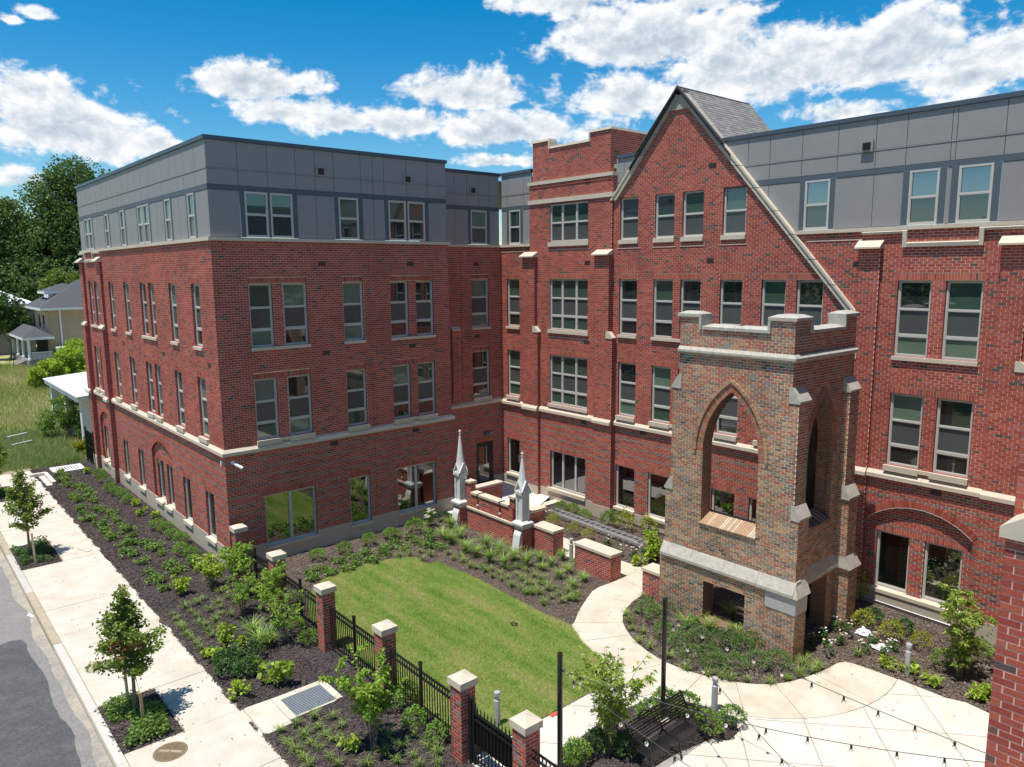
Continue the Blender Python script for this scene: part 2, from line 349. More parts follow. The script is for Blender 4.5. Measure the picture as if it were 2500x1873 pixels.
    def finish(s, root, nobj=300, name='brick', rest='brickwork', jamb=None, vis=None):
        cand = []
        if nobj:
            for i, (pl, p, q, a, b, off, sh, full) in enumerate(s.b):
                if not full: continue
                c = pl((p + q) / 2, (a + b) / 2, off); v = px(c)
                if v[2] > 0 and 4 < v[0] < 2496 and 4 < v[1] < 1869 and (Vector(c) - CAM).dot(pl.n) < 0 and (vis is None or vis(c, v)): cand.append((v[2], i))
            cand.sort(); cand = cand[:nobj]
        chosen = {i for _, i in cand}; cache = {}
        for i in sorted(chosen):
            pl, p, q, a, b, off, sh, full = s.b[i]
            key = (round(pl.U.x, 2), round(pl.U.y, 2), round(pl.n.x, 2), round(pl.n.y, 2), sh, round(q - p, 3), round(b - a, 3))
            if key not in cache:
                mb = MB(); w, h = (q - p) / 2, (b - a) / 2
                f = lambda u, z, d: (pl.U.x * u + pl.n.x * d, pl.U.y * u + pl.n.y * d, z)
                e = .003
                mb.hexa([f(-w, -h, -.004), f(w, -h, -.004), f(w - e, -h + e, BD), f(-w + e, -h + e, BD), f(-w, h, -.004), f(w, h, -.004), f(w - e, h - e, BD), f(-w + e, h - e, BD)])
                cache[key] = mb.mesh(name, [s.mats[sh]])
            link(cache[key], name, root, loc=pl((p + q) / 2, (a + b) / 2, off))
        rest_i = [i for i in range(len(s.b)) if i not in chosen]
        n = len(rest_i); V = np.zeros((n, 8, 3)); mi = np.zeros((n, 5), int)
        for j, i in enumerate(rest_i):
            pl, p, q, a, b, off, sh, full = s.b[i]; d0, d1 = off - .001, off + BD + random.uniform(-.0015, .0015)
            V[j] = (pl(p, a, d0), pl(q, a, d0), pl(q, b, d0), pl(p, b, d0), pl(p, a, d1), pl(q, a, d1), pl(q, b, d1), pl(p, b, d1)); mi[j] = sh + 2
        base = (np.arange(n) * 8)[:, None, None]
        F = np.array([[4, 5, 6, 7], [0, 1, 5, 4], [1, 2, 6, 5], [2, 3, 7, 6], [3, 0, 4, 7]])[None] + base
        me = npmesh(rest, V.reshape(-1, 3), F.reshape(-1, 4), [s.mort, jamb or s.mort] + s.mats, mi.ravel()) if n else None
        if me: link(me, rest, root, kind='stuff')
        s.mb.build('mortar_bed', [s.mort, jamb or s.mort] + s.mats, root, kind=None)

def jambmat(name, mats, mort):
    m = bpy.data.materials.new(name); m.use_nodes = True; nt = m.node_tree; N = nt.nodes; L = nt.links; b = N['Principled BSDF']; b.inputs['Roughness'].default_value = .9
    g = N.new('ShaderNodeNewGeometry'); sp = N.new('ShaderNodeSeparateXYZ'); L.new(g.outputs['Position'], sp.inputs[0])
    a = N.new('ShaderNodeMath'); a.operation = 'ADD'; L.new(sp.outputs[0], a.inputs[0]); L.new(sp.outputs[1], a.inputs[1])
    c = N.new('ShaderNodeCombineXYZ'); L.new(a.outputs[0], c.inputs[0]); L.new(sp.outputs[2], c.inputs[1])
    t = N.new('ShaderNodeTexBrick'); t.inputs['Scale'].default_value = 1.0; t.inputs['Brick Width'].default_value = BL; t.inputs['Row Height'].default_value = BH; t.inputs['Mortar Size'].default_value = .006
    t.inputs['Color1'].default_value = (*mats[0], 1); t.inputs['Color2'].default_value = (*mats[1], 1); t.inputs['Mortar'].default_value = (*mort, 1)
    L.new(c.outputs[0], t.inputs['Vector']); L.new(t.outputs['Color'], b.inputs['Base Color']); return m
JAMB = jambmat('brick_return', ((.31, .060, .047), (.25, .047, .040)), (.50, .30, .26))
TJAMB = jambmat('old_brick_return', ((.23, .12, .075), (.17, .085, .055)), (.36, .28, .20))

def segarch(uc, half, zs, rise):
    Rr = (half * half + rise * rise) / (2 * rise); zc = zs + rise - Rr
    return lambda z: None if z > zs + rise - 1e-4 else ((uc - half, uc + half) if z <= zs else (uc - math.sqrt(max(0, Rr * Rr - (z - zc) ** 2)), uc + math.sqrt(max(0, Rr * Rr - (z - zc) ** 2)))), Rr, zc
def lancet(uc, half, zs, rise):
    Rr = (rise * rise + half * half) / (2 * half)
    def f(z):
        if z > zs + rise - 1e-4: return None
        w = half if z <= zs else math.sqrt(max(0, Rr * Rr - (z - zs) ** 2)) - (Rr - half)
        return (uc - w, uc + w)
    return f, Rr

# ------------------------------------------------------------------ windows
def window(pl, root, u0, u1, z0, z1, cols=(1,), rows=(1,), kinds=None, rec=.085, sill=None, off=0.0, fw=.052):
    """frame with every pane; cols and rows are relative sizes (rows from the top). sill: (overhang u, height, depth)"""
    m = MB(); D0, D1 = off - rec - .06, off - rec
    m.pbox(pl, u0, u0 + fw, z0, z1, D0, D1); m.pbox(pl, u1 - fw, u1, z0, z1, D0, D1)
    m.pbox(pl, u0 + fw, u1 - fw, z0, z0 + fw, D0, D1 - .002); m.pbox(pl, u0 + fw, u1 - fw, z1 - fw, z1, D0, D1 - .002)
    W, Hh = u1 - u0 - 2 * fw, z1 - z0 - 2 * fw; sc, sr = sum(cols), sum(rows); mw = .075 if len(cols) > 1 else 0
    us = [u0 + fw + W * sum(cols[:i]) / sc for i in range(len(cols) + 1)]; zs = [z1 - fw - Hh * sum(rows[:i]) / sr for i in range(len(rows) + 1)]
    for u in us[1:-1]: m.pbox(pl, u - mw / 2, u + mw / 2, z0 + fw, z1 - fw, D0 + .004, D1 - .004)
    panes = []
    for i in range(len(cols)):
        a = us[i] + (mw / 2 if i else 0); b = us[i + 1] - (mw / 2 if i < len(cols) - 1 else 0)
        for j, z in enumerate(zs[1:-1]):
            h = .024 if j == 0 else .038; m.pbox(pl, a, b, z - h, z + h, D0 + .004, D1 - .006)
        for j in range(len(rows)):
            t = zs[j] - ((.024 if j == 1 else .038) if j else 0); bt = zs[j + 1] + ((.024 if j == 0 else .038) if j < len(rows) - 1 else 0)
            s_ = .020                                              # sash round each pane
            m.pbox(pl, a, a + s_, bt, t, D0 + .008, D1 - .014); m.pbox(pl, b - s_, b, bt, t, D0 + .008, D1 - .014)
            m.pbox(pl, a + s_, b - s_, bt, bt + s_, D0 + .008, D1 - .016); m.pbox(pl, a + s_, b - s_, t - s_, t, D0 + .008, D1 - .016)
            panes.append((a + s_, b - s_, bt + s_, t - s_, j, i))
    w = m.build('window', FRAME, root)
    for (a, b, c, d, j, i) in panes:
        k = kinds[j] if isinstance(kinds, (list, tuple)) else kinds or 'green'
        if isinstance(k, (list, tuple)): k = k[i]
        p = MB(); p.pbox(pl, a, b, c, d, D0 - .02, D0 + .012); p.build('pane', GLASS[k], w)
    if sill:
        ov, hh, dd = sill; p = MB()
        p.prism([(off - .09, z0), (off + dd, z0 - .012), (off + dd, z0 - hh), (off - .09, z0 - hh)], lambda q, t: pl(t, q[1], q[0]), u0 - ov, u1 + ov); p.build('sill', STONE, w)
    return w
def rk3():
    r = random.random()
    return (random.choice(('blind', 'green', 'green', 'dark', 'dark', 'pale')), 'screen', random.choice(('green', 'dark', 'blind', 'dark')))
def profile(pl, root, u0, u1, prof, name, m=STONE, mitre0=0, mitre1=0, seg=None):
    """a moulding: prof is (d, z); ends may be mitred outward (+1) or inward (-1); seg: cut in stones of that length"""
    n = max(1, round((u1 - u0) / seg)) if seg else 1; os_ = []
    for i in range(n):
        a, b = u0 + (u1 - u0) * i / n, u0 + (u1 - u0) * (i + 1) / n; g = .003 if n > 1 else 0
        mb = MB(); k = len(prof)
        A = [pl(a + (g if i else 0) - (mitre0 * d if i == 0 else 0), z, d) for d, z in prof]; B = [pl(b - (g if i < n - 1 else 0) + (mitre1 * d if i == n - 1 else 0), z, d) for d, z in prof]
        mb.v = A + B; mb.f = [tuple(range(k)), tuple(range(2 * k - 1, k - 1, -1))] + [(j, (j + 1) % k, k + (j + 1) % k, k + j) for j in range(k)]; mb.m = [0] * len(mb.f)
        os_.append(mb.build(name, m, root))
    return os_
# ------------------------------------------------------------------ the apartment building (street wall A, court wall B, long wall C)
LCX, DB, GZ = 14.30, 1.953, -.12
A = Plane((0, 0, 0), (0, 1, 0), (-1, 0, 0)); B = Plane((0, 0, 0), (1, 0, 0), (0, -1, 0))
B2 = Plane((0, DB, 0), (1, 0, 0), (0, -1, 0)); C = Plane((LCX, 0, 0), (0, 1, 0), (-1, 0, 0)); BE = Plane((9.794, 0, 0), (0, 1, 0), (1, 0, 0))
bld = wroot('apartment_building', (7, 9, GZ), 'four-storey red brick apartment building with grey clad top storey and steep gable', 'building')
bk = Bricks(BRICKM, MORT)
STR = lambda k, z: k % 4 == 2 and z < 3.95
ZB = 11.50
SP = [(0, 4.285), (.02, 4.28), (.115, 4.175), (.115, 4.06), (0, 4.03)]
BP = [(-.02, 11.62), (.085, 11.615), (.085, 11.50), (.0, 11.50)]
FL = ((7.79, 10.035), (4.44, 6.66))                 # sill and head of the third and second floor
RW3 = (.735, .72, .52)

def storeys(pl, cols, groups, off=0.0, sillw=.03):
    """tall three-light windows of two storeys and their flat brick arches; returns holes"""
    hs = []
    for fi, (s, h) in enumerate(FL):
        for (a, b) in cols:
            window(pl, bld, a, b, s, h, (1,), RW3, rk3(), off=off); hs.append((a, b, s, h))
        for (a, b) in groups:
            bk.soldier(pl, a - .01, b + .01, h + .012, h + .205, off); hs.append((a - .012, b + .012, h + .004, h + .212))
            mb = MB(); mb.pbox(pl, a - .03, b + .03, s - .115, s - .004, off - .09, off + .075); mb.build('sill', STONE, bld)
            if fi == 1:
                for (c, d) in cols:
                    if c >= a - .01 and d <= b + .01:
                        mb = MB(); mb.pbox(pl, c - .035, d + .035, s - .175, s - .118, off - .01, off + .115); mb.pbox(pl, c - .035, d + .035, s - .115, s + .0, off + .077, off + .115); mb.build('sill_block', STONE, bld)
    return hs

def base(pl, u0, u1, wins, top, off=0.0, step=1.22):
    """stone plinth in blocks, lower under the windows"""
    cut = sorted({u0, u1} | {w for a, b, z in wins for w in (a, b)}); iv = []
    for a, b in zip(cut[:-1], cut[1:]):
        mid = (a + b) / 2; t = top
        for (p, q, z) in wins:
            if p < mid < q: t = min(top, z)
        n = max(1, round((b - a) / step))
        for i in range(n):
            mb = MB(); c, d = a + (b - a) * i / n + .003, a + (b - a) * (i + 1) / n - .003
            mb.pbox(pl, c, d, GZ - .25, t, off - .02, off + .028); mb.build('base_stone', BASEST, bld)

def grille(pl, u, z, w=.30, h=.16, off=0.0):
    mb = MB(); mb.pbox(pl, u - w / 2, u + w / 2, z - h / 2, z + h / 2, off - .01, off + .012)
    for i in range(4): mb.pbox(pl, u - w / 2 + .015, u + w / 2 - .015, z - h / 2 + h * (i + .25) / 4, z - h / 2 + h * (i + .6) / 4, off + .0125, off + .02)
    mb.build('brick_vent', mat('vent_brown', (.085, .052, .048), .7), bld)
def louvre(pl, u, z):
    mb = MB(); mb.pbox(pl, u - .19, u + .19, z - .17, z + .17, -.03, .03); f = mb.build('vent', PANEL, bld)
    mb = MB(); mb.pbox(pl, u - .12, u + .12, z - .11, z + .11, .031, .034)
    for i in range(6): mb.pbox(pl, u - .12, u + .12, z - .11 + .22 * i / 6, z - .10 + .22 * i / 6, .035, .05)
    mb.build('louvre', mat('louvre_dark', (.035, .035, .035), .6), f)

def cladding(pl, u0, u1, joints, wins, trims, dc=-.03, low0=None, low1=None):
    js = [u0] + [j for j in joints if u0 + .1 < j < u1 - .1] + [u1]; js.sort()
    bs_ = MB(); bs_.pbox(pl, u0 + .05, u1 - .05, 13.2, 14.8, dc - .08, dc - .012); l0 = u0 if low0 is None else low0; l1 = u1 if low1 is None else low1
    for a, b in zip(js[:-1], js[1:]):
        for z0, z1 in ((13.905, 14.79), (13.36, 13.855)):
            mb = MB(); mb.pbox(pl, a + .008, b - .008, z0, z1, dc - .01, dc + random.uniform(-.001, .001)); mb.build('cladding_panel', PANEL, bld)
    occ = sorted([(a, b) for a, b in wins] + list(trims)); free = [(l0, l1)]
    for a, b in occ: free = [w for (p, q) in free for w in ((p, min(q, a)), (max(p, b), q)) if w[1] - w[0] > .04]
    for a, b in free: bs_.pbox(pl, a + .03, b - .03, 11.5, 13.2, dc - .08, dc - .012)
    bs_.build('backing_sheet', GAP, bld)
    mb = MB(); mb.pbox(pl, u0, u1, 13.862, 13.898, dc - .01, dc + .012); mb.build('trim_strip', PANEL, bld)
    mb = MB(); mb.pbox(pl, u0, u1, 13.185, 13.35, dc - .01, dc + .012); mb.build('trim_board', TRIM, bld)
    for a, b in trims:
        mb = MB(); mb.pbox(pl, a, b, 11.63, 13.18, dc - .01, dc + .012); mb.build('trim_board', TRIM, bld)
    for a, b in free:
        cs = [a] + [j for j in js if a + .25 < j < b - .25] + [b]
        for p, q in zip(cs[:-1], cs[1:]):
            mb = MB(); mb.pbox(pl, p + .007, q - .007, 11.63, 13.175, dc - .01, dc); mb.build('cladding_panel', PANEL, bld)
    for a, b in wins:
        window(pl, bld, a, b, 11.64, 13.178, (1,), (1, 1), (random.choice(('green', 'blind', 'blind')) if pl in (B, B2) else random.choice(('sky', 'sky', 'sky', 'sky', 'blind')), 'screen' if pl is A else random.choice(('dark', 'screen'))), rec=-.01 - dc * 0, off=dc)
def coping(pl, u0, u1, m0=0, m1=0, dc=-.03):
    profile(pl, bld, u0, u1, [(dc - .3, 14.96), (dc + .055, 14.93), (dc + .055, 14.80), (dc + .012, 14.80), (dc + .012, 14.79), (dc - .3, 14.79)], 'roof_edge', COPING, m0, m1)

# ---- street wall A
aw = [(1.43, 2.28), (4.10, 4.94), (6.88, 7.62), (8.05, 8.90), (10.70, 11.55), (13.40, 14.24), (16.42, 17.22), (17.60, 18.42)]
ag = [(1.43, 2.28), (4.10, 4.94), (6.88, 8.90), (10.70, 11.55), (13.40, 14.24), (16.42, 18.42)]
ha = storeys(A, aw, ag)
g1 = [(1.38, 2.28), (4.02, 4.9), (6.55, 7.38), (7.82, 8.72), (10.5, 11.36), (13.14, 14.0), (16.42, 17.2), (17.5, 18.3)]
fa, Ra, za = segarch(7.65, 1.42, 2.74, .52); fb, Rb, zb = segarch(17.4, 1.15, 2.74, .50)
rec = [(6.23, 9.07), (16.25, 18.55)]
for i, (a, b) in enumerate(g1):
    off = -.1 if i in (2, 3, 6, 7) else 0
    window(A, bld, a, b, .56, 2.36, (1,), (1,), 'mirror' if i % 3 else 'dark', off=off, sill=(.06, .15, .10 - off))
    if off == 0: ha.append((a, b, .5, 2.36)); bk.soldier(A, a - .04, b + .04, 2.365, 2.555); ha.append((a - .045, b + .045, 2.36, 2.56))
ha += [(fa, (-.2, 2.74, 2.9, 3.05, 3.15, 3.22, 3.26)), (fb, (-.2, 2.74, 2.9, 3.05, 3.15, 3.21, 3.24))]
for (f, r, zc, uc, half, (a, b)) in ((fa, Ra, za, 7.65, 1.42, g1[2]), (fb, Rb, zb, 17.4, 1.15, g1[6])):
    c, d = (g1[3] if uc < 10 else g1[7])
    bk.wall(A, lambda z, f=f: (f(min(z, 3.22)) or (uc, uc))[0], lambda z, f=f: (f(min(z, 3.22)) or (uc, uc))[1], GZ, 3.2, [(a, b, .5, 2.36), (c, d, .5, 2.36), (uc - half + .1, uc + half - .1, 2.365, 2.56)], off=-.1, th=.05, stripes=STR)
    bk.soldier(A, uc - half + .11, uc + half - .11, 2.37, 2.555, -.1)
    th0 = math.acos(min(1, (2.74 - zc) / r)); n = round(2 * th0 * r / .08)
    for i in range(n):
        t0, t1 = -th0 + 2 * th0 * (i + .06) / n, -th0 + 2 * th0 * (i + .94) / n
        bk.wedge(A, [(uc + q * math.sin(t), zc + q * math.cos(t)) for q, t in ((r, t0), (r, t1), (r + .2, t1), (r + .2, t0))], -.08, .012, random.choice((0, 1, 2, 4)))
pil = [(15.2, 15.95), (19.0, 19.72)]
for a, b in pil:
    bk.wall(A, a, b, GZ, 7.72, off=.22, th=.23, stripes=STR); bk.wall(A, a + .04, b - .04, 7.72, 11.02, off=.11, th=.12)
    mb = MB(); mb.prism([(.1, 7.70), (.26, 7.70), (.26, 7.76), (.1, 7.92)], lambda q, t: A(t, q[1], q[0]), a - .03, b + .03); mb.build('pilaster_cap', STONE, bld)
    mb = MB(); mb.prism([(.0, 11.0), (.30, 11.0), (.30, 11.05), (.02, 11.26)], lambda q, t: A(t, q[1], q[0]), a - .06, b + .06); mb.build('pilaster_cap', STONE, bld)
    ha.append((a + .02, b - .02, GZ, 11.0))
bk.wall(A, .0, 19.4, GZ, ZB, ha, stripes=STR)
def crenel(pl, s0, s1, l0, l1):
    for (a, b, z0, z1) in ((s0, l0, 11.40, 11.495), (l0, l0 + .12, 11.0, 11.497), (l0 + .122, l1 - .122, 11.0, 11.14), (l1 - .12, l1, 11.0, 11.497), (l1, s1, 11.40, 11.495)):
        if b - a < .05: continue
        mb = MB(); mb.prism([(0, z0), (.09, z0), (.11, z1 - .03), (.07, z1), (0, z1)], lambda q, t: pl(t, q[1], q[0]), a, b); mb.build('stone_moulding', STONE, bld)
crenel(A, 15.15, 19.75, 16.55, 18.45)
for pl, a, b, m0, m1 in ((A, 0, 15.2, 1, 0), (A, 15.95, 19.0, 0, 0)): profile(pl, bld, a, b, SP, 'string_course', STONE, m0, m1, seg=1.5)
for a, b in pil: profile(A, bld, a, b, [(d + .22, z) for d, z in SP], 'string_course', STONE)
profile(A, bld, 0, 19.45, BP, 'stone_band', STONE, 1, 0, seg=2.4)
base(A, -.0, 15.2, [(a, b, .40) for a, b in g1[:6]], .62); base(A, 15.95, 19.0, [(a, b, .40) for a, b in g1[6:]], .62)
for a, b in pil: base(A, a - .02, b + .02, [], .62, off=.22)
aj = [1.16, 2.37, 3.09, 3.87, 4.94, 5.79, 6.59, 7.65, 8.58, 9.5, 10.47, 11.48, 12.4, 13.14, 14.17, 15.36, 16.45, 17.44, 18.52]
aW = [(1.43, 2.12), (4.06, 4.76), (6.82, 7.62), (7.68, 8.46), (10.5, 11.26), (13.3, 14.04), (16.6, 17.38), (17.44, 18.22)]
cladding(A, .024, 19.4, aj, aW, [(1.27, 1.43), (2.12, 2.26), (3.9, 4.06), (4.76, 4.9), (6.67, 6.82), (8.46, 8.6), (10.35, 10.5), (11.26, 11.4), (13.16, 13.3), (14.04, 14.18), (16.45, 16.6), (18.22, 18.36), (7.62, 7.68), (17.38, 17.44)])
coping(A, 0, 19.43, 1, 0)
for u in (.9, 6.2, 12.3): grille(A, u, 7.2)

# ---- court wall B and its set-back part B2
bw = [(1.20, 2.05), (2.45, 3.37), (4.83, 5.71), (6.92, 7.77), (8.13, 9.0)]; bg = [(1.20, 3.37), (4.83, 5.71), (6.92, 9.0)]
hb = storeys(B, bw, bg)
for (a, b, n) in ((1.35, 3.35, 2), (4.80, 5.72, 1), (6.98, 8.93, 2)):
    window(B, bld, a, b, .44, 2.36, (1,) * n, (1,), 'mirror', off=0, sill=(.04, .10, .09)); hb.append((a, b, .34, 2.36))
    bk.soldier(B, a - .05, b + .05, 2.365, 2.555); hb.append((a - .055, b + .055, 2.36, 2.56))
bk.wall(B, .0, 9.794, GZ, ZB, hb, stripes=STR)
bk.wall(BE, 0, DB, GZ, ZB, stripes=STR, phase=.05)
b2 = [(12.52, 13.55)]; h2 = storeys(B2, b2, b2)
h2 += [(12.66, 13.70, -.2, 2.19), (12.6, 13.76, 2.19, 2.39)]; bk.soldier(B2, 12.61, 13.75, 2.195, 2.385)
bk.wall(B2, 9.8, LCX, GZ, ZB, h2, stripes=STR)
bk.wall(B2, 11.28, 11.70, 4.3, 7.72, off=.1, th=.11); mb = MB(); mb.prism([(.0, 7.70), (.2, 7.70), (.2, 7.74), (.0, 7.88)], lambda q, t: B2(t, q[1], q[0]), 11.26, 11.72); mb.build('pilaster_cap', STONE, bld)
profile(B, bld, 0, 9.794, SP, 'string_course', STONE, 1, 1, seg=1.6); profile(BE, bld, 0, DB, SP, 'string_course', STONE, 1, 0); profile(B2, bld, 9.9, LCX, SP, 'string_course', STONE, 0, -1, seg=1.5)
profile(B, bld, 0, 9.794, BP, 'stone_band', STONE, 1, 1, seg=2.4); profile(BE, bld, 0, DB, BP, 'stone_band', STONE, 1, 0); profile(B2, bld, 9.86, LCX, BP, 'stone_band', STONE, 0, -1, seg=2.2)
base(B, 0, 9.8, [(1.35, 3.35, .345), (4.80, 5.72, .345), (6.98, 8.93, .345)], .60); base(B2, 9.8, 12.66, [], .42); base(B2, 13.70, LCX - .03, [], .42); base(BE, 0, DB, [], .6)
cladding(B, .024, 9.768, [1.08, 2.13, 3.17, 3.92, 4.67, 5.80, 6.32, 6.81, 7.84, 8.85], [(1.26, 2.08), (2.17, 3.0), (4.82, 5.65), (6.98, 7.78), (7.87, 8.69)],
         [(1.10, 1.26), (2.08, 2.17), (3.0, 3.18), (4.66, 4.82), (5.65, 5.84), (6.81, 6.98), (7.78, 7.87), (8.69, 8.87)])
cladding(B2, 9.82, LCX - .04, [10.8, 11.65, 12.37, 13.03, 13.67], [(12.56, 13.50)], [(12.42, 12.56), (13.50, 13.68)])
cladding(BE, .024, DB, [1.0], [], [])
coping(B, 0, 9.78, 1, 1); coping(BE, 0, DB, 1, 0); coping(B2, 9.82, LCX, 0, -1)
for pl, u, z in ((B, 4.14, 14.05), (B, 7.89, 14.03), (B2, 12.69, 14.06)): louvre(pl, u, z)
for pl, u, z in ((B, 4.03, 10.72), (B, 7.9, 10.72), (B, 4.03, 7.4), (B, 7.9, 7.4), (B, 4.2, 3.86), (B, 7.95, 3.84), (B2, 12.8, 10.73), (B2, 12.8, 7.35)): grille(pl, u, z)
# door in B2
dm = MB(); BRONZE = mat('bronze_frame', (.045, .042, .040), .4)
for a, b, c, d in ((12.66, 12.74, -.05, 2.19), (13.62, 13.70, -.05, 2.19), (12.74, 13.62, 2.11, 2.19)): dm.pbox(B2, a, b, c, d, -.12, -.03)
door = dm.build('door', BRONZE, bld)
mb = MB()
for a, b, c, d in ((12.745, 12.87, -.05, 2.10), (13.49, 13.615, -.05, 2.10), (12.87, 13.49, 1.95, 2.10), (12.87, 13.49, -.05, .22)): mb.pbox(B2, a, b, c, d, -.105, -.055)
mb.build('door_leaf', BRONZE, door)
mb = MB(); mb.pbox(B2, 12.872, 13.488, .222, 1.948, -.095, -.07); mb.build('pane', GLASS['mirror'], door)
mb = MB(); mb.pbox(B2, 12.80, 12.845, .80, 1.10, -.054, -.04); mb.tube([B2(12.82, .82, -.05), B2(12.82, .84, .02), B2(12.82, 1.02, .02), B2(12.82, 1.04, -.05)], .014); mb.build('handle', mat('chrome', (.6, .6, .6), .2, metal=1.0), door)
mb = MB(); mb.prism([(-.01, 2.50), (.16, 2.52), (.16, 2.60), (.02, 2.70), (-.01, 2.70)], lambda q, t: B2(t, q[1], q[0]), 13.14, 13.56); mb.build('wall_lamp', mat('lamp_housing', (.17, .16, .15), .5), bld)

# ---- long wall C: left bay, stair tower, gable, right bay
SO = .10                                              # the stair tower stands this far out
cw = [(-6.47, -5.54), (-8.21, -7.28), (-9.47, -8.56), (-11.2, -10.29), (-12.84, -11.94), (-14.14, -13.22)]
cg = [(-6.47, -5.54), (-9.47, -7.28), (-11.2, -10.29), (-14.14, -11.94)]
hc = storeys(C, cw + [(.60, 1.50), (-17.36, -16.42), (-18.69, -17.74)], cg + [(.60, 1.50), (-18.69, -16.42)])
for a, b in ((-6.50, -5.46), (-8.21, -7.18), (-11.2, -10.2), (-12.8, -11.78), (-14.5, -13.5)):
    window(C, bld, a, b, .50, 2.32, (1,), (1,), 'black', sill=(.05, .12, .10)); hc.append((a, b, .4, 2.32))
    bk.soldier(C, a - .05, b + .05, 2.325, 2.515); hc.append((a - .055, b + .055, 2.32, 2.52))
window(C, bld, .66, 1.55, .58, 2.32, (1,), (1,), 'black', sill=(.05, .12, .10)); hc += [(.66, 1.55, .46, 2.32), (.6, 1.6, 2.32, 2.52)]; bk.soldier(C, .61, 1.59, 2.325, 2.515)
for a, b in ((-6.47, -5.54), (-8.21, -7.29), (-9.5, -8.58), (-11.23, -10.31)):
    window(C, bld, a, b, 11.60, 13.235, (1,), (1, 1), (random.choice(('green', 'sky', 'sky')), random.choice(('dark', 'screen'))), sill=(.03, .17, .07)); hc.append((a, b, 11.44, 13.235))
# recessed arch in the right bay
fr, Rr, zr = segarch(-17.47, 1.50, 2.66, .58); hc.append((fr, (-.3, 2.66, 2.8, 2.95, 3.05, 3.14, 3.2, 3.23)))
for (a, b) in ((-17.24, -16.25), (-18.70, -17.66)): window(C, bld, a, b, .45, 2.27, (1,), (1,), 'mirror' if b < -17.5 else 'black', off=-.12)
mb = MB(); mb.prism([(-.2, .44), (.06, .42), (.06, .31), (-.2, .31)], lambda q, t: C(t, q[1], q[0]), -18.97, -15.97); mb.build('sill', STONE, bld)
bk.wall(C, lambda z: (fr(min(z, 3.2)) or (-17.47, 0))[0], lambda z: (fr(min(z, 3.2)) or (0, -17.47))[1], .3, 3.2, [(-17.24, -16.25, .4, 2.27), (-18.70, -17.66, .4, 2.27), (-18.9, -16.05, 2.275, 2.47)], off=-.12, th=.05, stripes=STR)
bk.soldier(C, -18.89, -16.06, 2.28, 2.465, -.12)
t0_ = math.acos((2.66 - zr) / Rr); n = round(2 * t0_ * Rr / .08)
for i in range(n):
    p, q = -t0_ + 2 * t0_ * (i + .06) / n, -t0_ + 2 * t0_ * (i + .94) / n
    bk.wedge(C, [(-17.47 + r * math.sin(t), zr + r * math.cos(t)) for r, t in ((Rr, p), (Rr, q), (Rr + .2, q), (Rr + .2, p))], -.10, .015, random.choice((0, 1, 2, 4)))
mb = MB(); mb.prism([(-17.47 + Rr * math.sin(t), zr + Rr * math.cos(t) - .004) for t in np.linspace(-t0_, t0_, 14)] + [(-17.47 + (Rr - .02) * math.sin(t), zr + (Rr - .02) * math.cos(t)) for t in np.linspace(t0_, -t0_, 14)], lambda q, t: C(q[0], q[1], t), -.11, .02); mb.build('lintel_angle', FRAME, bld)
# stair tower
hs = []
ST = (-3.88, -1.55)
for fi, (s, h) in enumerate(FL):
    window(C, bld, ST[0], ST[1], s, h, (1, 1.25, 1), RW3, ('green', 'screen', 'green'), off=SO, rec=.07); hs.append((*ST, s, h))
    bk.soldier(C, ST[0] - .02, ST[1] + .02, h + .012, h + .205, SO); hs.append((ST[0] - .024, ST[1] + .024, h + .004, h + .212))
    mb = MB(); mb.pbox(C, ST[0] - .08, ST[1] + .06, s - .15, s - .002, SO - .09, SO + .08); mb.build('sill', STONE, bld)
window(C, bld, *ST, 11.63, 13.26, (1, 1.25, 1), (1, 1), ('green', 'screen'), off=SO, rec=.07); hs.append((*ST, 11.63, 13.3))
mb = MB(); mb.pbox(C, ST[0] - .06, ST[1] + .06, 11.44, 11.625, SO - .09, SO + .07); mb.build('sill', STONE, bld)
window(C, bld, -3.80, -1.58, .50, 2.25, (1, 1.2, 1), (1,), 'black', off=SO, rec=.12); hs += [(-3.80, -1.58, .36, 2.25), (-3.86, -1.52, 2.25, 2.45)]
mb = MB(); mb.pbox(C, -3.86, -1.45, .34, .495, SO - .1, SO + .10); mb.build('sill', STONE, bld); bk.soldier(C, -3.85, -1.53, 2.255, 2.445, SO)
hs += [(-5.2, -4.42, GZ, 11.0), (-.94, -.02, GZ, 7.66), (-.74, -.02, 7.66, 11.0)]
bk.wall(C, -5.2, -.02, GZ, 11.3, hs, off=SO, th=SO, stripes=STR)
bk.wall(C, -5.2, -.25, 11.3, 14.16, hs, off=SO, th=.4)
for (a, b) in ((-5.22, -4.42), (-.74, .08)):
    bk.wall(C, a - .2, b, GZ, 7.66, off=SO + .18, th=.29, stripes=STR); bk.wall(C, a, b, 7.66, 11.02, off=SO + .178, th=.29)
    mb = MB(); mb.prism([(a + .12, 7.62), (a + .12, 7.90), (a - .02, 7.90), (a - .25, 7.66), (a - .25, 7.62)], lambda q, t: C(q[0], q[1], t), SO - .02, SO + .21); mb.build('pilaster_cap', STONE, bld)
    for z, d0 in ((11.0, .34),):
        mb = MB(); mb.prism([(SO, z), (SO + d0, z), (SO + d0, z + .05), (SO + (.10 if z < 8 else 0), z + .24)], lambda q, t: C(t, q[1], q[0]), a - .05, b + .05); mb.build('pilaster_cap', STONE, bld)
for z0, z1 in ((13.32, 13.50), (14.15, 14.29)):
    mb = MB(); mb.pbox(C, -5.27, -.18, z0, z1, -.5, SO + .06); mb.build('stone_band', STONE, bld)
mb = MB(); mb.pbox(C, -5.22, -.22, 14.02, 14.05, SO, SO + .03); mb.build('brick_ledge', BR[2], bld)
T0 = SO - .05
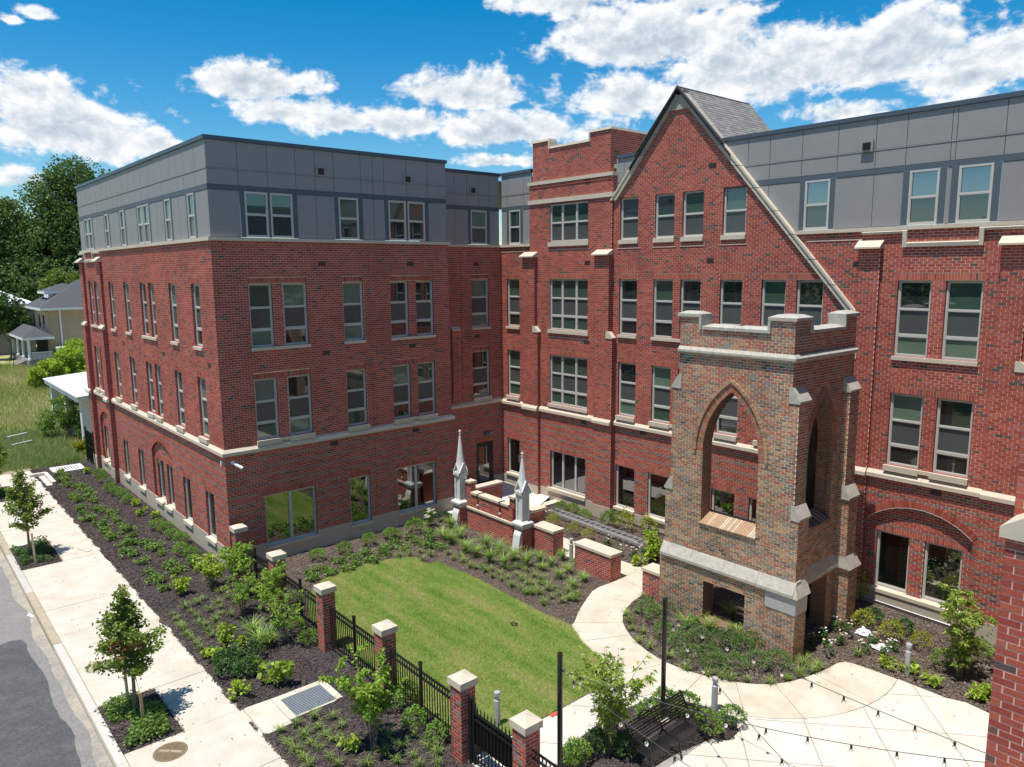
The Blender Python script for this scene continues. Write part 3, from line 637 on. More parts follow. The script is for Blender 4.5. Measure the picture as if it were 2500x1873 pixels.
bk.wall(C, -5.05, -.42, 14.29, 15.62, off=T0, th=.35, inner=True)
for a, b in ((-5.05, -3.95), (-1.47, -.42)): bk.wall(C, a, b, 15.62, 15.96, off=T0, th=.35, inner=True)
TS = Plane((0, -5.05, 0), (1, 0, 0), (0, -1, 0)); bk.wall(TS, LCX - T0, 19.5, 13.4, 15.96, th=.3, inner=True, shade=lambda u, z: random.choice((2, 2, 0, 2, 4, 5) if random.random() < .3 else (2, 2, 0)))
TNo = Plane((0, -.42, 0), (1, 0, 0), (0, 1, 0)); bk.wall(TNo, LCX - T0, 19.5, 13.4, 15.96, th=.3, inner=True)
def cop(x0, x1, y0, y1, z): mb = MB(); mb.hexa([(x0, y0, z), (x1, y0, z), (x1, y1, z), (x0, y1, z), (x0 + .02, y0 + .02, z + .10), (x1 - .02, y0 + .02, z + .10), (x1 - .02, y1 - .02, z + .10), (x0 + .02, y1 - .02, z + .10)]); mb.build('coping_stone', STONE, bld)
xf = LCX - T0
cop(xf - .06, xf + .42, -3.89, -1.53, 15.62); cop(xf - .06, xf + .42, -5.12, -3.88, 15.96); cop(xf - .06, xf + .42, -1.54, -.36, 15.96); cop(xf + .423, 19.5, -5.12, -4.70, 15.96); cop(xf + .423, 19.5, -.80, -.36, 15.96)
for y0, y1 in ((-3.95, -3.87), (-1.55, -1.47)): mb = MB(); mb.box(xf - .065, xf + .40, y0, y1, 15.62, 15.958); mb.build('coping_stone', STONE, bld)
mb = MB(); mb.box(xf + .3, 19.5, -4.8, -.7, 15.2, 15.3); mb.build('roof', mat('roof_membrane', (.35, .35, .34), .9), bld)
# gable wall above the band, inside the rakes
AP = (-8.35, 16.90); SL, SR = 1.165, 1.14
yl = lambda z: AP[0] + (AP[1] - z) / SL; yr = lambda z: AP[0] - (AP[1] - z) / SR
g3 = [h for h in hc if not callable(h[0]) and h[2] > 11.2]
hlow = [h for h in hc if callable(h[0]) or h[2] < 11.2]
for (a, b) in ((-15.9, -15.25), (-19.75, -19.1)):
    k = .2 if b > -16 else -.2                    # the foot is wider, under a small sloped stone
    bk.wall(C, min(a, a + k), max(b, b + k), GZ, 7.66, off=.10, th=.11, stripes=STR); bk.wall(C, a, b, 7.66, 11.02, off=.098, th=.11)
    e = b if k > 0 else a; g = 1 if k > 0 else -1
    mb = MB(); mb.prism([(e - .12 * g, 7.62), (e - .12 * g, 7.90), (e + .02 * g, 7.90), (e + .25 * g, 7.66), (e + .25 * g, 7.62)], lambda q, t: C(q[0], q[1], t), -.02, .13); mb.build('pilaster_cap', STONE, bld)
    mb = MB(); mb.prism([(.0, 10.98), (.30, 10.98), (.30, 11.03), (.02, 11.24)], lambda q, t: C(t, q[1], q[0]), a - .06, b + .06); mb.build('pilaster_cap', STONE, bld)
    hlow.append((min(a, a + k) + .02, max(b, b + k) - .02, GZ, 7.66)); hlow.append((a + .02, b - .02, 7.66, 10.98))
hlow.append((-5.19, -.03, GZ, ZB + .1)); hlow.append((-5.41, -5.1, GZ, 7.66))
bk.wall(C, -23.6, DB, GZ, ZB, hlow, stripes=STR)
bk.wall(C, lambda z: yr(z) + .10, lambda z: min(yl(z) - .10, -5.19), ZB, 16.18, g3 + [(-20, -13.2, 0, 11.2)])
def rake(y0, z0, y1, z1, n, sgn, m=STONE):
    w = .235
    for i in range(n):
        a, b = i / n + .002, (i + 1) / n - .002
        P = lambda t, o: (y0 + (y1 - y0) * t + sgn * o, z0 + (z1 - z0) * t)
        mb = MB(); mb.prism([P(a, 0), P(b, 0), P(b, w), P(a, w)], lambda q, t: C(q[0], q[1], t), -.25, .10)
        mb.prism([P(a, -.05), P(b, -.05), P(b, .04), P(a, .04)], lambda q, t: C(q[0], q[1], t), -.28, .14); mb.build('rake_stone', m, bld)
rake(yl(13.16), 13.16, yl(14.72), 14.72, 2, -1); rake(yl(14.725), 14.725, AP[0] + .03, AP[1] - .03, 3, -1, mat('trim_beige', (.40, .35, .29), .7))
rake(yr(9.08), 9.08, yr(14.72), 14.72, 7, 1); rake(yr(14.725), 14.725, AP[0] - .03, AP[1] - .03, 3, 1, _mats['trim_beige'])
mb = MB(); mb.prism([(yr(16.17) + .1, 16.17), (yl(16.17) - .1, 16.17), (AP[0], AP[1] - .12)], lambda q, t: C(q[0], q[1], t), -.1, .06); mb.build('gable_board', _mats['trim_beige'], bld)
# gable roof with shingles
SHG = [mat('shingle_%s' % n, c, .9, var=.15, scale=20) for n, c in (('grey', (.235, .215, .20)), ('taupe', (.20, .18, .165)), ('light', (.265, .245, .225)))]
mb = MB(); e = .03
for sg, y1, s in ((-1, yr(14.3), SR), (1, yl(14.3), SL)):
    mb.hexa([(14.10, AP[0], AP[1] - .05), (18.8, AP[0], AP[1] - .05), (18.8, y1, 14.25), (14.10, y1, 14.25), (14.10, AP[0], AP[1] + .03), (18.8, AP[0], AP[1] + .03), (18.8, y1, 14.33), (14.10, y1, 14.33)])
mb.build('roof', GAP, bld)
mb = MB(); mb.prism([(yr(14.7) - .12, 14.72), (AP[0], AP[1] + .09), (yl(14.7) + .12, 14.72), (yl(14.7) + .06, 14.72), (AP[0], AP[1] + .01), (yr(14.7) - .06, 14.72)], lambda q, t: C(q[0], q[1], t), .12, .22); mb.build('fascia', mat('fascia_dark', (.06, .055, .05), .6), bld)
shc = {}; left = MB(); ns = 0
for sg, s in ((-1, SR), (1, SL)):
    ln = math.hypot(1, 1 / s); dz, dy = 1 / ln * .145, sg * (1 / s) / ln * .145        # one course down the slope
    nr = int(2.6 / dz)
    for r in range(nr):
        for c in range(15):
            x0 = 14.12 + c * .335 - (r % 2) * .165; x1 = min(x0 + .33, 18.85); x0 = max(x0, 14.10)
            if x1 - x0 < .05: continue
            up = (AP[0] + dy * (r - .3), AP[1] + .035 - dz * (r - .3)); lo = (AP[0] + dy * (r + 1.0), AP[1] + .055 - dz * (r + 1.0)); k = random.randrange(3)
            if sg == -1 and ns < 300 and x1 - x0 > .32:
                if k not in shc:
                    t = MB(); w = (x1 - x0) / 2; a, b = (up[0] - lo[0]), (up[1] - lo[1])
                    t.hexa([(-w, 0, -.02), (w, 0, -.02), (w, a, b - .02), (-w, a, b - .02), (-w, 0, 0), (w, 0, 0), (w, a, b), (-w, a, b)]); shc[k] = t.mesh('shingle', [SHG[k]])
                link(shc[k], 'shingle', bld, loc=((x0 + x1) / 2, lo[0], lo[1])); ns += 1
            else: left.hexa([(x0, lo[0], lo[1] - .02), (x1, lo[0], lo[1] - .02), (x1, up[0], up[1] - .02), (x0, up[0], up[1] - .02), (x0, lo[0], lo[1]), (x1, lo[0], lo[1]), (x1, up[0], up[1]), (x0, up[0], up[1])], k)
left.build('shingles', SHG, bld, kind='stuff')
# stone lines and plinth of C
for a, b, o in ((.08, DB, 0), (-.94, .08, SO + .18), (-4.42, -.94, SO), (-5.42, -4.42, SO + .18), (-15.05, -5.42, 0), (-15.9, -15.05, .10), (-19.1, -15.9, 0), (-19.95, -19.1, .10), (-23.6, -19.95, 0)):
    profile(C, bld, a, b, [(d + o, z - .06) for d, z in SP], 'string_course', STONE, 0, 1 if abs(b - DB) < .01 else 0, seg=1.5)
profile(C, bld, -.25, DB, BP, 'stone_band', STONE, 0, 1); profile(C, bld, -23.6, yr(11.56) - .02, BP, 'stone_band', STONE, seg=2.2)
crenel(C, -19.55, -15.3, -18.62, -16.5)
base(C, .08, DB - .03, [(.66, 1.55, .455)], .44); base(C, -4.42, -.95, [(-3.80, -1.58, .335)], .42, off=SO); base(C, -15.06, -5.43, [(a, b, .375) for a, b in ((-6.50, -5.46), (-8.21, -7.18), (-11.2, -10.2), (-12.8, -11.78), (-14.5, -13.5))], .42)
base(C, -19.1, -15.9, [(-18.97, -15.97, .305)], .42); base(C, -23.6, -19.97, [], .42)
for a, b, o in ((-.95, .09, SO + .18), (-5.43, -4.41, SO + .18), (-15.91, -15.05, .10), (-19.96, -19.09, .10)): base(C, a, b, [], .42, off=o)
cladding(C, -.22, DB - .04, [.33, 1.49], [(.57, 1.36)], [(.40, .57), (1.36, 1.53)], dc=-.06)
cladding(C, -9, -5.2, [-5.6, -6.3, -7.3], [], [], dc=-.13, low0=-5.21, low1=-5.2)
cladding(C, -23.6, -10.0, [-11.20, -12.02, -13.16, -14.34, -15.50, -16.38, -17.57, -17.70, -18.89, -20.1, -21.3], [(-14.15, -13.32), (-17.34, -16.53), (-18.68, -17.83)], [(-13.32, -13.15), (-14.31, -14.15), (-16.53, -16.35), (-17.52, -17.34), (-17.83, -17.65), (-18.86, -18.68)], dc=-.06, low1=-11.55)
coping(C, -.2, DB, 0, 1, dc=-.06); coping(C, -7.0, -5.27, dc=-.13); coping(C, -23.6, -9.95, dc=-.06)
louvre(C, -15.26, 14.02)
for u, z in ((-15.20, 10.53), (-9.83, 14.05), (-9.85, 10.72), (-17.9, 3.86), (.2, 10.7), (-6.9, 3.9)): grille(C, u, z)
for u, z in ((-3.84, 14.02), (-3.85, 10.72), (-3.85, 7.4), (-3.7, 3.86)): grille(C, u, z, off=SO)
for z, a, b, o in ((11.26, -.02, DB, 0), (11.28, -4.0, -1.5, SO), (7.45, -4.0, -1.5, SO), (11.24, -6.6, -5.4, 0), (11.24, -8.3, -7.2, 0), (11.24, -9.6, -8.5, 0), (11.24, -11.3, -10.2, 0), (11.25, -15.3, -13.5, 0)):
    mb = MB(); mb.pbox(C, a, b, z, z + .03, o, o + .022); mb.build('brick_ledge', MORT, bld)
for pl, a, b in ((A, 0, 15.1), (B, 0, 9.79)):
    mb = MB(); mb.pbox(pl, a, b, 11.28, 11.31, 0, .022); mb.build('brick_ledge', BR[4], bld)
mb = MB(); mb.tube([C(-15.92, .02, .04), C(-19.0, -.03, .05)], .02, 6); mb.build('conduit', GALV, bld)
mb = MB(); mb.tube([C(-5.25, -.04, .04), C(-12.4, -.05, .05)], .015, 6); mb.build('conduit', BLACK, bld)
for pl, u, z0, z1, o in ((C, -15.93, .45, 10.9, 0), (C, -11.56, .45, 11.4, 0), (B, 5.98, .65, 11.4, 0), (A, 5.65, .65, 11.3, 0), (A, 12.55, .65, 11.3, 0), (B2, 11.9, 4.3, 11.4, 0)):
    mb = MB(); mb.pbox(pl, u - .008, u + .008, z0, z1, o, o + .0055); mb.build('movement_joint', mat('sealant', (.16, .085, .07), .8), bld)
# flat roofs
RM = mat('roof_membrane', (.35, .35, .34), .9); mb = MB(); mb.box(.15, 9.7, .15, 19.3, 14.45, 14.6); mb.box(9.702, 24, DB + .12, 19.3, 14.45, 14.6); mb.build('roof', RM, bld)
mb = MB(); mb.box(14.45, 24, -23.5, DB + .118, 14.45, 14.6); mb.build('roof', RM, bld)
bk.finish(bld, 300, 'brick', 'brickwork', JAMB, vis=lambda c, v: v[0] < 2395 and not (v[0] < 2105 and c[2] < 9.6))
# ------------------------------------------------------------------ the near wing, whose corner closes the court
sw = wroot('brick_wing', (4, -28, GZ), 'near corner of a red brick wing with a stone capped buttress beside the plaza', 'building')
wb = Bricks(BRICKM, MORT)
WX, WY = -.46, -23.69
WP = Plane((WX, 0, 0), (0, 1, 0), (-1, 0, 0)); WN = Plane((0, WY, 0), (1, 0, 0), (0, 1, 0)); WU = Plane((0, 0, 0), (0, 1, 0), (-1, 0, 0))
wb.wall(WP, -26.2, WY, 2.4, 7.70, th=.1, phase=.03)
wb.wall(WU, -26.2, -23.62, 7.7, 11.5, th=.1)
mb = MB(); mb.prism([(WY + .05, 7.70), (WY + .05, 7.81), (WY - .42, 8.12), (WY - .9, 8.12), (WY - .9, 7.70)], lambda q, t: (t, q[0], q[1]), WX - .05, .02); mb.build('buttress_cap', STONE, sw)
mb = MB(); mb.box(WX, .6, -26.2, WY - .1, -.4, 2.4); mb.box(.1, 14.2, -26.2, WY - .05, -.4, 11.5); mb.build('wing_wall', JAMB, sw)
mb = MB(); mb.box(.05, 14.2, -26.2, WY + .0, 11.52, 14.8); mb.build('cladding_panel', PANEL, sw)
mb = MB(); mb.box(.0, 14.2, -26.25, WY + .06, 11.50, 11.62); mb.build('stone_band', STONE, sw)
for x in (2.0, 4.6, 7.2, 9.8):
    for z0, z1 in ((.5, 2.3), (4.44, 6.66), (7.79, 10.03), (11.7, 13.1)):
        window(Plane((0, WY - .05 if z1 < 11 else WY, 0), (1, 0, 0), (0, 1, 0)), sw, x, x + .9, z0, z1, (1,), (1, 1), ('green', 'screen'), rec=-.08)
wb.finish(sw, 300, 'brick', 'brickwork', JAMB)

# ------------------------------------------------------------------ the ruined bell tower: west wall and south wall
tw = wroot('brick_tower', (9.3, -14.3, GZ), 'weathered brown brick tower fragment with pointed arch openings and crenellated stone top', 'tower')
tb = Bricks(TB + [mat('sill_buff', (.50, .40, .28), .9, var=.2, scale=9)], TMORT)
def tshade(u, z):
    n = noise.noise(Vector((u * .7, z * .7, 3.1))); r = random.random()
    if n + (z - 7.6) * .35 > .30 and 6.9 < z < 8.1: return random.choice((7, 5, 3, 7, 5, 2))
    if z > 8.2: return random.choice((2, 4, 6, 2, 0, 5, 1))
    if z > 5.8 and r < .4: return random.choice((2, 4, 6, 2))
    return random.choice((0, 0, 0, 1, 1, 1, 3, 3, 5, 5, 4, 2)) if r < .98 else 7
TX, TY0, TY1, TXE = 9.05, -16.12, -12.52, 12.45
TW = Plane((TX, 0, 0), (0, 1, 0), (-1, 0, 0)); TSO = Plane((0, TY0, 0), (1, 0, 0), (0, -1, 0)); TWB = Plane((8.95, 0, 0), (0, 1, 0), (-1, 0, 0))
TL, TH = .205, .0745
fw_, RW = lancet(-14.32, .90, 5.20, 1.83)
hw = (fw_, [2.95, 5.2] + [5.2 + 1.83 * q for q in (.15, .3, .45, .6, .7, .8, .87, .93, .97)])
hwl = (lambda z: None if z < 2.98 else fw_(z), hw[1])
K = dict(shade=tshade, L=TL, H=TH)
# west face, from the plinth up; the corner buttresses step in
tb.wall(TWB, -16.54, -12.04, GZ - .1, 1.74, [(-15.03, -13.64, .12, 1.31)], th=.55, inner=True, **K)
tb.wall(TW, -16.46, -12.12, 2.0, 3.82, [hwl], th=.45, inner=True, **K)
tb.wall(TW, -16.32, -12.30, 3.82, 6.95, [hwl], th=.45, inner=True, **K)
tb.wall(TW, TY0, TY1, 6.95, 8.06, [hwl], th=.45, inner=True, **K)
tb.wall(TW, TY0, TY1, 8.06, 8.72, th=.42, inner=True, **K)
for a, b in ((-13.22, TY1), (TY0, -15.42)): tb.wall(TW, a, b, 8.72, 9.06, th=.42, inner=True, **K)
# south face
fs, RS = lancet(10.72, .72, 5.25, 1.70)
hs_ = (lambda z: None if z < 3.25 else fs(z), [3.25, 5.25] + [5.25 + 1.70 * q for q in (.15, .3, .45, .6, .7, .8, .87, .93, .97)])
tb.wall(TSO, TX + .0, TXE, 2.0, 8.06, [hs_], th=.45, inner=True, **K)
tb.wall(TSO, 9.05, TXE, GZ - .1, 2.0, [(10.3, 11.5, -.3, 1.55)], th=.45, inner=True, **K)
tb.wall(TSO, TX, TXE, 8.06, 8.72, th=.42, inner=True, **K)
for a, b in ((TX, 9.80), (11.72, TXE)): tb.wall(TSO, a, b, 8.72, 9.06, th=.42, inner=True, **K)
# buttresses to the south (and their west and south faces)
def butt(x0, x1, y1, z0, z1, west=True):
    P = Plane((0, y1, 0), (1, 0, 0), (0, -1, 0)); tb.wall(P, x0, x1, z0, z1, th=.05, **K)
    if west: tb.wall(Plane((x0, 0, 0), (0, 1, 0), (-1, 0, 0)), y1, TY0, z0, z1, th=.05, **K)
    tb.wall(Plane((x1, 0, 0), (0, 1, 0), (1, 0, 0)), y1, TY0, z0, z1, th=.05, **K)
butt(8.95, 9.53, -16.54, GZ - .1, 1.74, False); butt(TX, 9.60, -16.46, 1.74, 3.82, False); butt(TX, 9.58, -16.32, 3.82, 6.95, False)
butt(11.96, 12.52, -16.54, GZ - .1, 1.74); butt(11.90, 12.45, -16.46, 1.74, 3.82); butt(11.88, 12.45, -16.32, 3.82, 6.95)
for x0, x1, ys in ((TX - .01, 9.62, (-16.32, -16.46)), (11.86, 12.47, (-16.32, -16.46))):      # sloped stones where a buttress steps in
    for (y, z, top, yin) in ((ys[0], 6.93, .42, TY0), (ys[1], 3.80, .40, ys[0])):
        mb = MB(); mb.prism([(y - .04, z), (y - .04, z + .06), (yin + .0, z + top), (yin + .08, z + top), (yin + .08, z)], lambda q, t: (t, q[0], q[1]), x0 - .02, x1 + .02); mb.build('weathering_stone', STONEG, tw)
for (y, z, top, yin) in ((-12.30, 6.93, .42, TY1), (-12.12, 3.80, .40, -12.30)):
    mb = MB(); mb.prism([(y + .04, z), (y + .04, z + .06), (yin, z + top), (yin - .1, z + top), (yin - .1, z)], lambda q, t: (t, q[0], q[1]), TX - .03, 9.55); mb.build('weathering_stone', STONEG, tw)
# plinth weathering course along the west face and round the south
def course(x0, x1, y0, y1, P):          # sloped stone course along y on the west face
    n = 4
    for i in range(n):
        a, b = y0 + (y1 - y0) * i / n + .003, y0 + (y1 - y0) * (i + 1) / n - .003
        mb = MB(); mb.prism(P, lambda q, t: (q[0], t, q[1]), a, b); mb.build('weathering_stone', STONEG, tw)
course(0, 0, -16.50, -12.08, [(8.87, 1.72), (8.87, 1.80), (9.06, 2.13), (9.30, 2.13), (9.30, 1.72)])
mb = MB(); mb.hexa([(8.87, -16.62, 1.72), (9.61, -16.62, 1.72), (9.61, -16.50, 1.72), (8.87, -16.50, 1.72), (9.05, -16.46, 2.12), (9.60, -16.46, 2.12), (9.60, -16.44, 2.12), (9.05, -16.44, 2.12)]); mb.build('weathering_stone', STONEG, tw)
for a, b in ((9.62, 10.4), (10.405, 11.15), (11.155, 11.86)):
    mb = MB(); mb.prism([(TY0 - .14, 1.72), (TY0 - .14, 1.80), (TY0 - .0, 2.12), (TY0 + .1, 2.12), (TY0 + .1, 1.72)], lambda q, t: (t, q[0], q[1]), a, b); mb.build('weathering_stone', STONEG, tw)
mb = MB(); mb.hexa([(11.87, -16.62, 1.72), (12.60, -16.62, 1.72), (12.60, -16.1, 1.72), (11.87, -16.1, 1.72), (11.90, -16.46, 2.12), (12.46, -16.46, 2.12), (12.46, -16.1, 2.12), (11.90, -16.1, 2.12)]); mb.build('weathering_stone', STONEG, tw)
mb = MB(); mb.hexa([(8.93, -16.56, 1.23), (9.545, -16.56, 1.23), (9.545, -15.66, 1.23), (8.93, -15.66, 1.23), (8.93, -16.56, 1.715), (9.545, -16.56, 1.715), (9.545, -15.66, 1.715), (8.93, -15.66, 1.715)]); mb.build('cornerstone', mat('granite', (.40, .40, .38), .8, var=.25, scale=40, bump=.3, bscale=80), tw)
# string course under the parapet
for pl, a, b, m0, m1 in ((TW, TY0, TY1, 1, 0), (TSO, TX, TXE, 1, 0)):
    profile(pl, tw, a, b, [(0, 8.20), (.03, 8.195), (.11, 8.11), (.11, 8.05), (.04, 8.00), (0, 8.0)], 'string_course', STONEG, m0, m1, seg=1.25)
def tcop(x0, x1, y0, y1, z, h=.16):
    mb = MB(); o = .06; cx, cy = (x0 + x1) / 2, (y0 + y1) / 2
    mb.hexa([(x0 - o, y0 - o, z), (x1 + o, y0 - o, z), (x1 + o, y1 + o, z), (x0 - o, y1 + o, z), (x0 - o, y0 - o, z + h * .55), (x1 + o, y0 - o, z + h * .55), (x1 + o, y1 + o, z + h * .55), (x0 - o, y1 + o, z + h * .55)])
    e = .12; mb.hexa([(x0 - o, y0 - o, z + h * .551), (x1 + o, y0 - o, z + h * .551), (x1 + o, y1 + o, z + h * .551), (x0 - o, y1 + o, z + h * .551), (x0 + e, y0 + e, z + h), (x1 - e, y0 + e, z + h), (x1 - e, y1 - e, z + h), (x0 + e, y1 - e, z + h)])
    mb.build('coping_stone', STONEG, tw)
tcop(TX, TX + .42, -13.22, TY1, 9.06); tcop(TX, 9.80, TY0, -15.42, 9.06); tcop(11.72, TXE, TY0, TY0 + .42, 9.06)
for a, b in ((-14.33, -13.30), (-15.36, -14.335)): tcop(TX, TX + .42, a + .06, b - .06, 8.72, .15)
for a, b in ((9.86, 10.8), (10.805, 11.66)): tcop(a + .06, b - .06, TY0, TY0 + .42, 8.72, .15)
for y0, y1 in ((-13.28, -13.20), (-15.44, -15.36)): mb = MB(); mb.box(TX - .062, TX + .46, y0, y1, 8.722, 9.058); mb.build('coping_stone', STONEG, tw)
for x0, x1 in ((9.79, 9.87), (11.66, 11.73)): mb = MB(); mb.box(x0, x1, TY0 - .062, TY0 + .45, 8.722, 9.058); mb.build('coping_stone', STONEG, tw)
# arch rings: voussoirs and a hood of header bricks
def ring(pl, uc, half, zs, Rr, r0, r1, d0, d1, ms, w=.075, zmin=None):
    for sg in (-1, 1):
        cx = uc - sg * (Rr - half); tmax = math.acos((Rr - half) / (Rr + (r0 + r1) / 2))
        tmin = -.0 if zmin is None else math.asin((zmin - zs) / Rr)
        n = max(1, round((tmax - tmin) * Rr / w))
        for i in range(n):
            p, q = tmin + (tmax - tmin) * (i + .05) / n, tmin + (tmax - tmin) * (i + .95) / n
            tb.wedge(pl, [(cx + sg * (Rr + r) * math.cos(t), zs + (Rr + r) * math.sin(t)) for r, t in ((r0, p), (r0, q), (r1, q), (r1, p))], d0, d1 + random.uniform(-.003, .003), random.choice(ms))
ring(TW, -14.32, .90, 5.20, RW, .002, .205, -.10, .012, (2, 4, 6, 2, 0))
ring(TW, -14.32, .90, 5.20, RW, .21, .30, -.05, .055, (0, 1, 1, 4), .11)
ring(TSO, 10.72, .72, 5.25, RS, .002, .11, -.10, .012, (0, 2, 3, 5)); ring(TSO, 10.72, .72, 5.25, RS, .115, .225, -.10, .014, (0, 2, 3, 5))

for i in range(22):                                       # sloping sill of header bricks
    a = -15.24 + 1.84 * (i + .05) / 22; b = -15.24 + 1.84 * (i + .95) / 22
    m2 = random.choice((1, 1, 1, 8)); tb.mb.prism([(.05, 2.96), (.07, 3.03), (-.44, 3.26), (-.46, 2.98)], lambda q, t: TW(t, q[1], q[0]), a, b, 2 + m2)
for i in range(16):
    a = 10.0 + 1.44 * (i + .05) / 16; b = 10.0 + 1.44 * (i + .95) / 16
    tb.mb.prism([(.04, 3.22), (.06, 3.28), (-.44, 3.50), (-.46, 3.24)], lambda q, t: TSO(t, q[1], q[0]), a, b, 2 + random.choice((7, 1, 3, 7)))
tb.finish(tw, 300, 'brick', 'brickwork', TJAMB)
# rough infill where the old walls were cut away, and the steel that props the fragment
mb = MB(); rr = random.Random(5)
for i in range(160):
    z = 2.2 + i * .037; w = .10 + .06 * rr.random(); mb.box(11.46 - w * .6, 11.50, TY0 + .12 + .05 * rr.random(), TY0 + .44, z, z + .034)
mb.build('rough_edge', mat('rubble_brick', (.26, .15, .09), .95, var=.5, scale=14, bump=.8, bscale=30), tw)
st = wroot('steel_brace', (11.2, -15.2, GZ), 'black steel post and beam frame propping the tower from behind', 'steel frame')
mb = MB(); mb.box(11.72, 12.02, -15.42, -15.22, GZ, 7.6); mb.build('post', BLACK, st)
mb = MB(); mb.box(9.62, 9.78, -15.6, -13.05, 3.02, 3.22); mb.build('beam', BLACK, st); mb = MB(); mb.box(9.79, 11.715, -15.40, -15.24, 6.9, 7.06); mb.build('beam', BLACK, st)
mb = MB(); mb.tube([(9.70, -13.05, GZ), (9.70, -13.05, 3.2)], .07, 8); mb.build('post', BLACK, st)

# ------------------------------------------------------------------ pillars, low walls, pinnacles
def pier(bs, x0, x1, y0, y1, z0, z1, faces='wsen'):
    ph = random.choice((0, .055))
    if 'w' in faces: bs.wall(Plane((x0, 0, 0), (0, 1, 0), (-1, 0, 0)), y0, y1, z0, z1, th=.02, phase=y0 + ph)
    if 'e' in faces: bs.wall(Plane((x1, 0, 0), (0, 1, 0), (1, 0, 0)), y0, y1, z0, z1, th=.02, phase=y0 + ph)
    if 's' in faces: bs.wall(Plane((0, y0, 0), (1, 0, 0), (0, -1, 0)), x0, x1, z0, z1, th=.02, phase=x0 + BL / 2 + ph)
    if 'n' in faces: bs.wall(Plane((0, y1, 0), (1, 0, 0), (0, 1, 0)), x0, x1, z0, z1, th=.02, phase=x0 + BL / 2 + ph)
    bs.mb.face([(x0, y0, z1), (x1, y0, z1), (x1, y1, z1), (x0, y1, z1)], 0)
PLAB = ['brick gate pillar with stone cap standing against the street corner of the building', 'brick pillar with pyramid stone cap behind the leafy saplings, second from the building',
        'brick pillar with pyramid stone cap at the lawn corner, third from the building', 'brick pillar with pyramid stone cap half hidden by the leafy sapling beside the lawn',
        'brick pillar with pyramid stone cap that carries the hinge side of the black gate', 'brick pillar with pyramid stone cap on the latch side of the black gate']
PY = [-.65, -4.16, -7.42, -10.60, -13.80, -15.86]; PXC = -.055
for i, y in enumerate(PY):
    xc = PXC + (.14 if i == 0 else 0); zt = 1.60 if i else 1.52
    r = wroot('brick_pillar', (xc, y, GZ), PLAB[i], 'pillar', 'brick pillars with stone caps along the fence')
    bs = Bricks(BRICKM, MORT); pier(bs, xc - .19, xc + .19, y - .19, y + .19, GZ - .1, zt)
    bs.pick = lambda g=0: random.choice((0, 0, 1, 1, 2, 4, 4, 6, 8, 5, 0, 1, 7)); bs.b = [q[:6] + (bs.pick(),) + q[7:] for q in bs.b]
    bs.finish(r, 300, jamb=JAMB)
    mb = MB(); c = .235; mb.hexa([(xc - c, y - c, zt), (xc + c, y - c, zt), (xc + c, y + c, zt), (xc - c, y + c, zt), (xc - c, y - c, zt + .15), (xc + c, y - c, zt + .15), (xc + c, y + c, zt + .15), (xc - c, y + c, zt + .15)])
    for p, q in (((-c, -c), (c, -c)), ((c, -c), (c, c)), ((c, c), (-c, c)), ((-c, c), (-c, -c))): mb.face([(xc + p[0], y + p[1], zt + .151), (xc + q[0], y + q[1], zt + .151), (xc, y, zt + .245)])
    mb.build('cap', STONE, r)
WL = [('low garden wall with stone coping next to the southern pinnacle', 9.46, 9.98, -6.72, -5.62), ('free-standing low brick wall with stone coping between the bollard and the path', 9.28, 9.80, -9.72, -8.02), ('short low brick wall with stone coping built against the brown tower', 9.28, 9.80, -12.0, -11.10)]
for lab, x0, x1, y0, y1 in WL:
    r = wroot('low_brick_wall', ((x0 + x1) / 2, (y0 + y1) / 2, GZ), lab, 'garden wall', 'low walls with stone coping between courtyard and tower')
    bs = Bricks(BRICKM, MORT); pier(bs, x0, x1, y0, y1, GZ - .1, .76); bs.finish(r, 300, jamb=JAMB)
    n = max(1, round((y1 - y0) / .8))
    for i in range(n):
        a, b = y0 - .03 + (y1 - y0 + .06) * i / n + .002, y0 - .03 + (y1 - y0 + .06) * (i + 1) / n - .002
        mb = MB(); mb.box(x0 - .04, x1 + .04, a, b, .76, .85); mb.build('coping_stone', STONE, r)
# terrace parapet with slots
TPX = 9.10
r = wroot('terrace_wall', (9.2, -3.4, GZ), 'crenellated red brick terrace wall with slotted stone copings between two white pinnacles', 'garden wall')
bs = Bricks(BRICKM, MORT); TP = Plane((TPX, 0, 0), (0, 1, 0), (-1, 0, 0)); TPE = Plane((TPX + .26, 0, 0), (0, 1, 0), (1, 0, 0))
sl_ = [(-2.74, -2.64), (-4.14, -4.04)]
for P, h in ((TP, .13), (TPE, .05)): bs.wall(P, -4.85, -1.85, GZ - .1, 1.36, [(a, b, 1.0, 1.36) for a, b in sl_], th=h)
bs.wall(TP, -2.20, -1.85, 1.36, 1.78, th=.26, inner=True); bs.wall(TP, -4.95, -4.66, 1.36, 1.74, th=.26, inner=True)
TN1 = Plane((0, -1.70, 0), (1, 0, 0), (0, -1, 0)); bs.wall(TN1, 9.36, 11.2, GZ, 1.28, th=.3, inner=True)
TS1 = Plane((0, -5.32, 0), (1, 0, 0), (0, -1, 0)); bs.wall(TS1, 9.3, 10.35, GZ, 1.18, th=.3, inner=True)
bs.wall(Plane((10.35, 0, 0), (0, 1, 0), (1, 0, 0)), -5.32, -5.02, GZ, 1.18, th=.05); bs.wall(Plane((11.2, 0, 0), (0, 1, 0), (1, 0, 0)), -1.70, -1.4, GZ, 1.28, th=.05)
bs.finish(r, 300, jamb=JAMB)
def capst(x0, x1, y0, y1, z, h=.085): mb = MB(); mb.box(x0, x1, y0, y1, z, z + h); mb.build('coping_stone', STONE, r)
for a, b in ((-2.63, -2.24), (-4.03, -2.75), (-4.62, -4.15)): capst(TPX - .05, TPX + .31, a, b, 1.362)
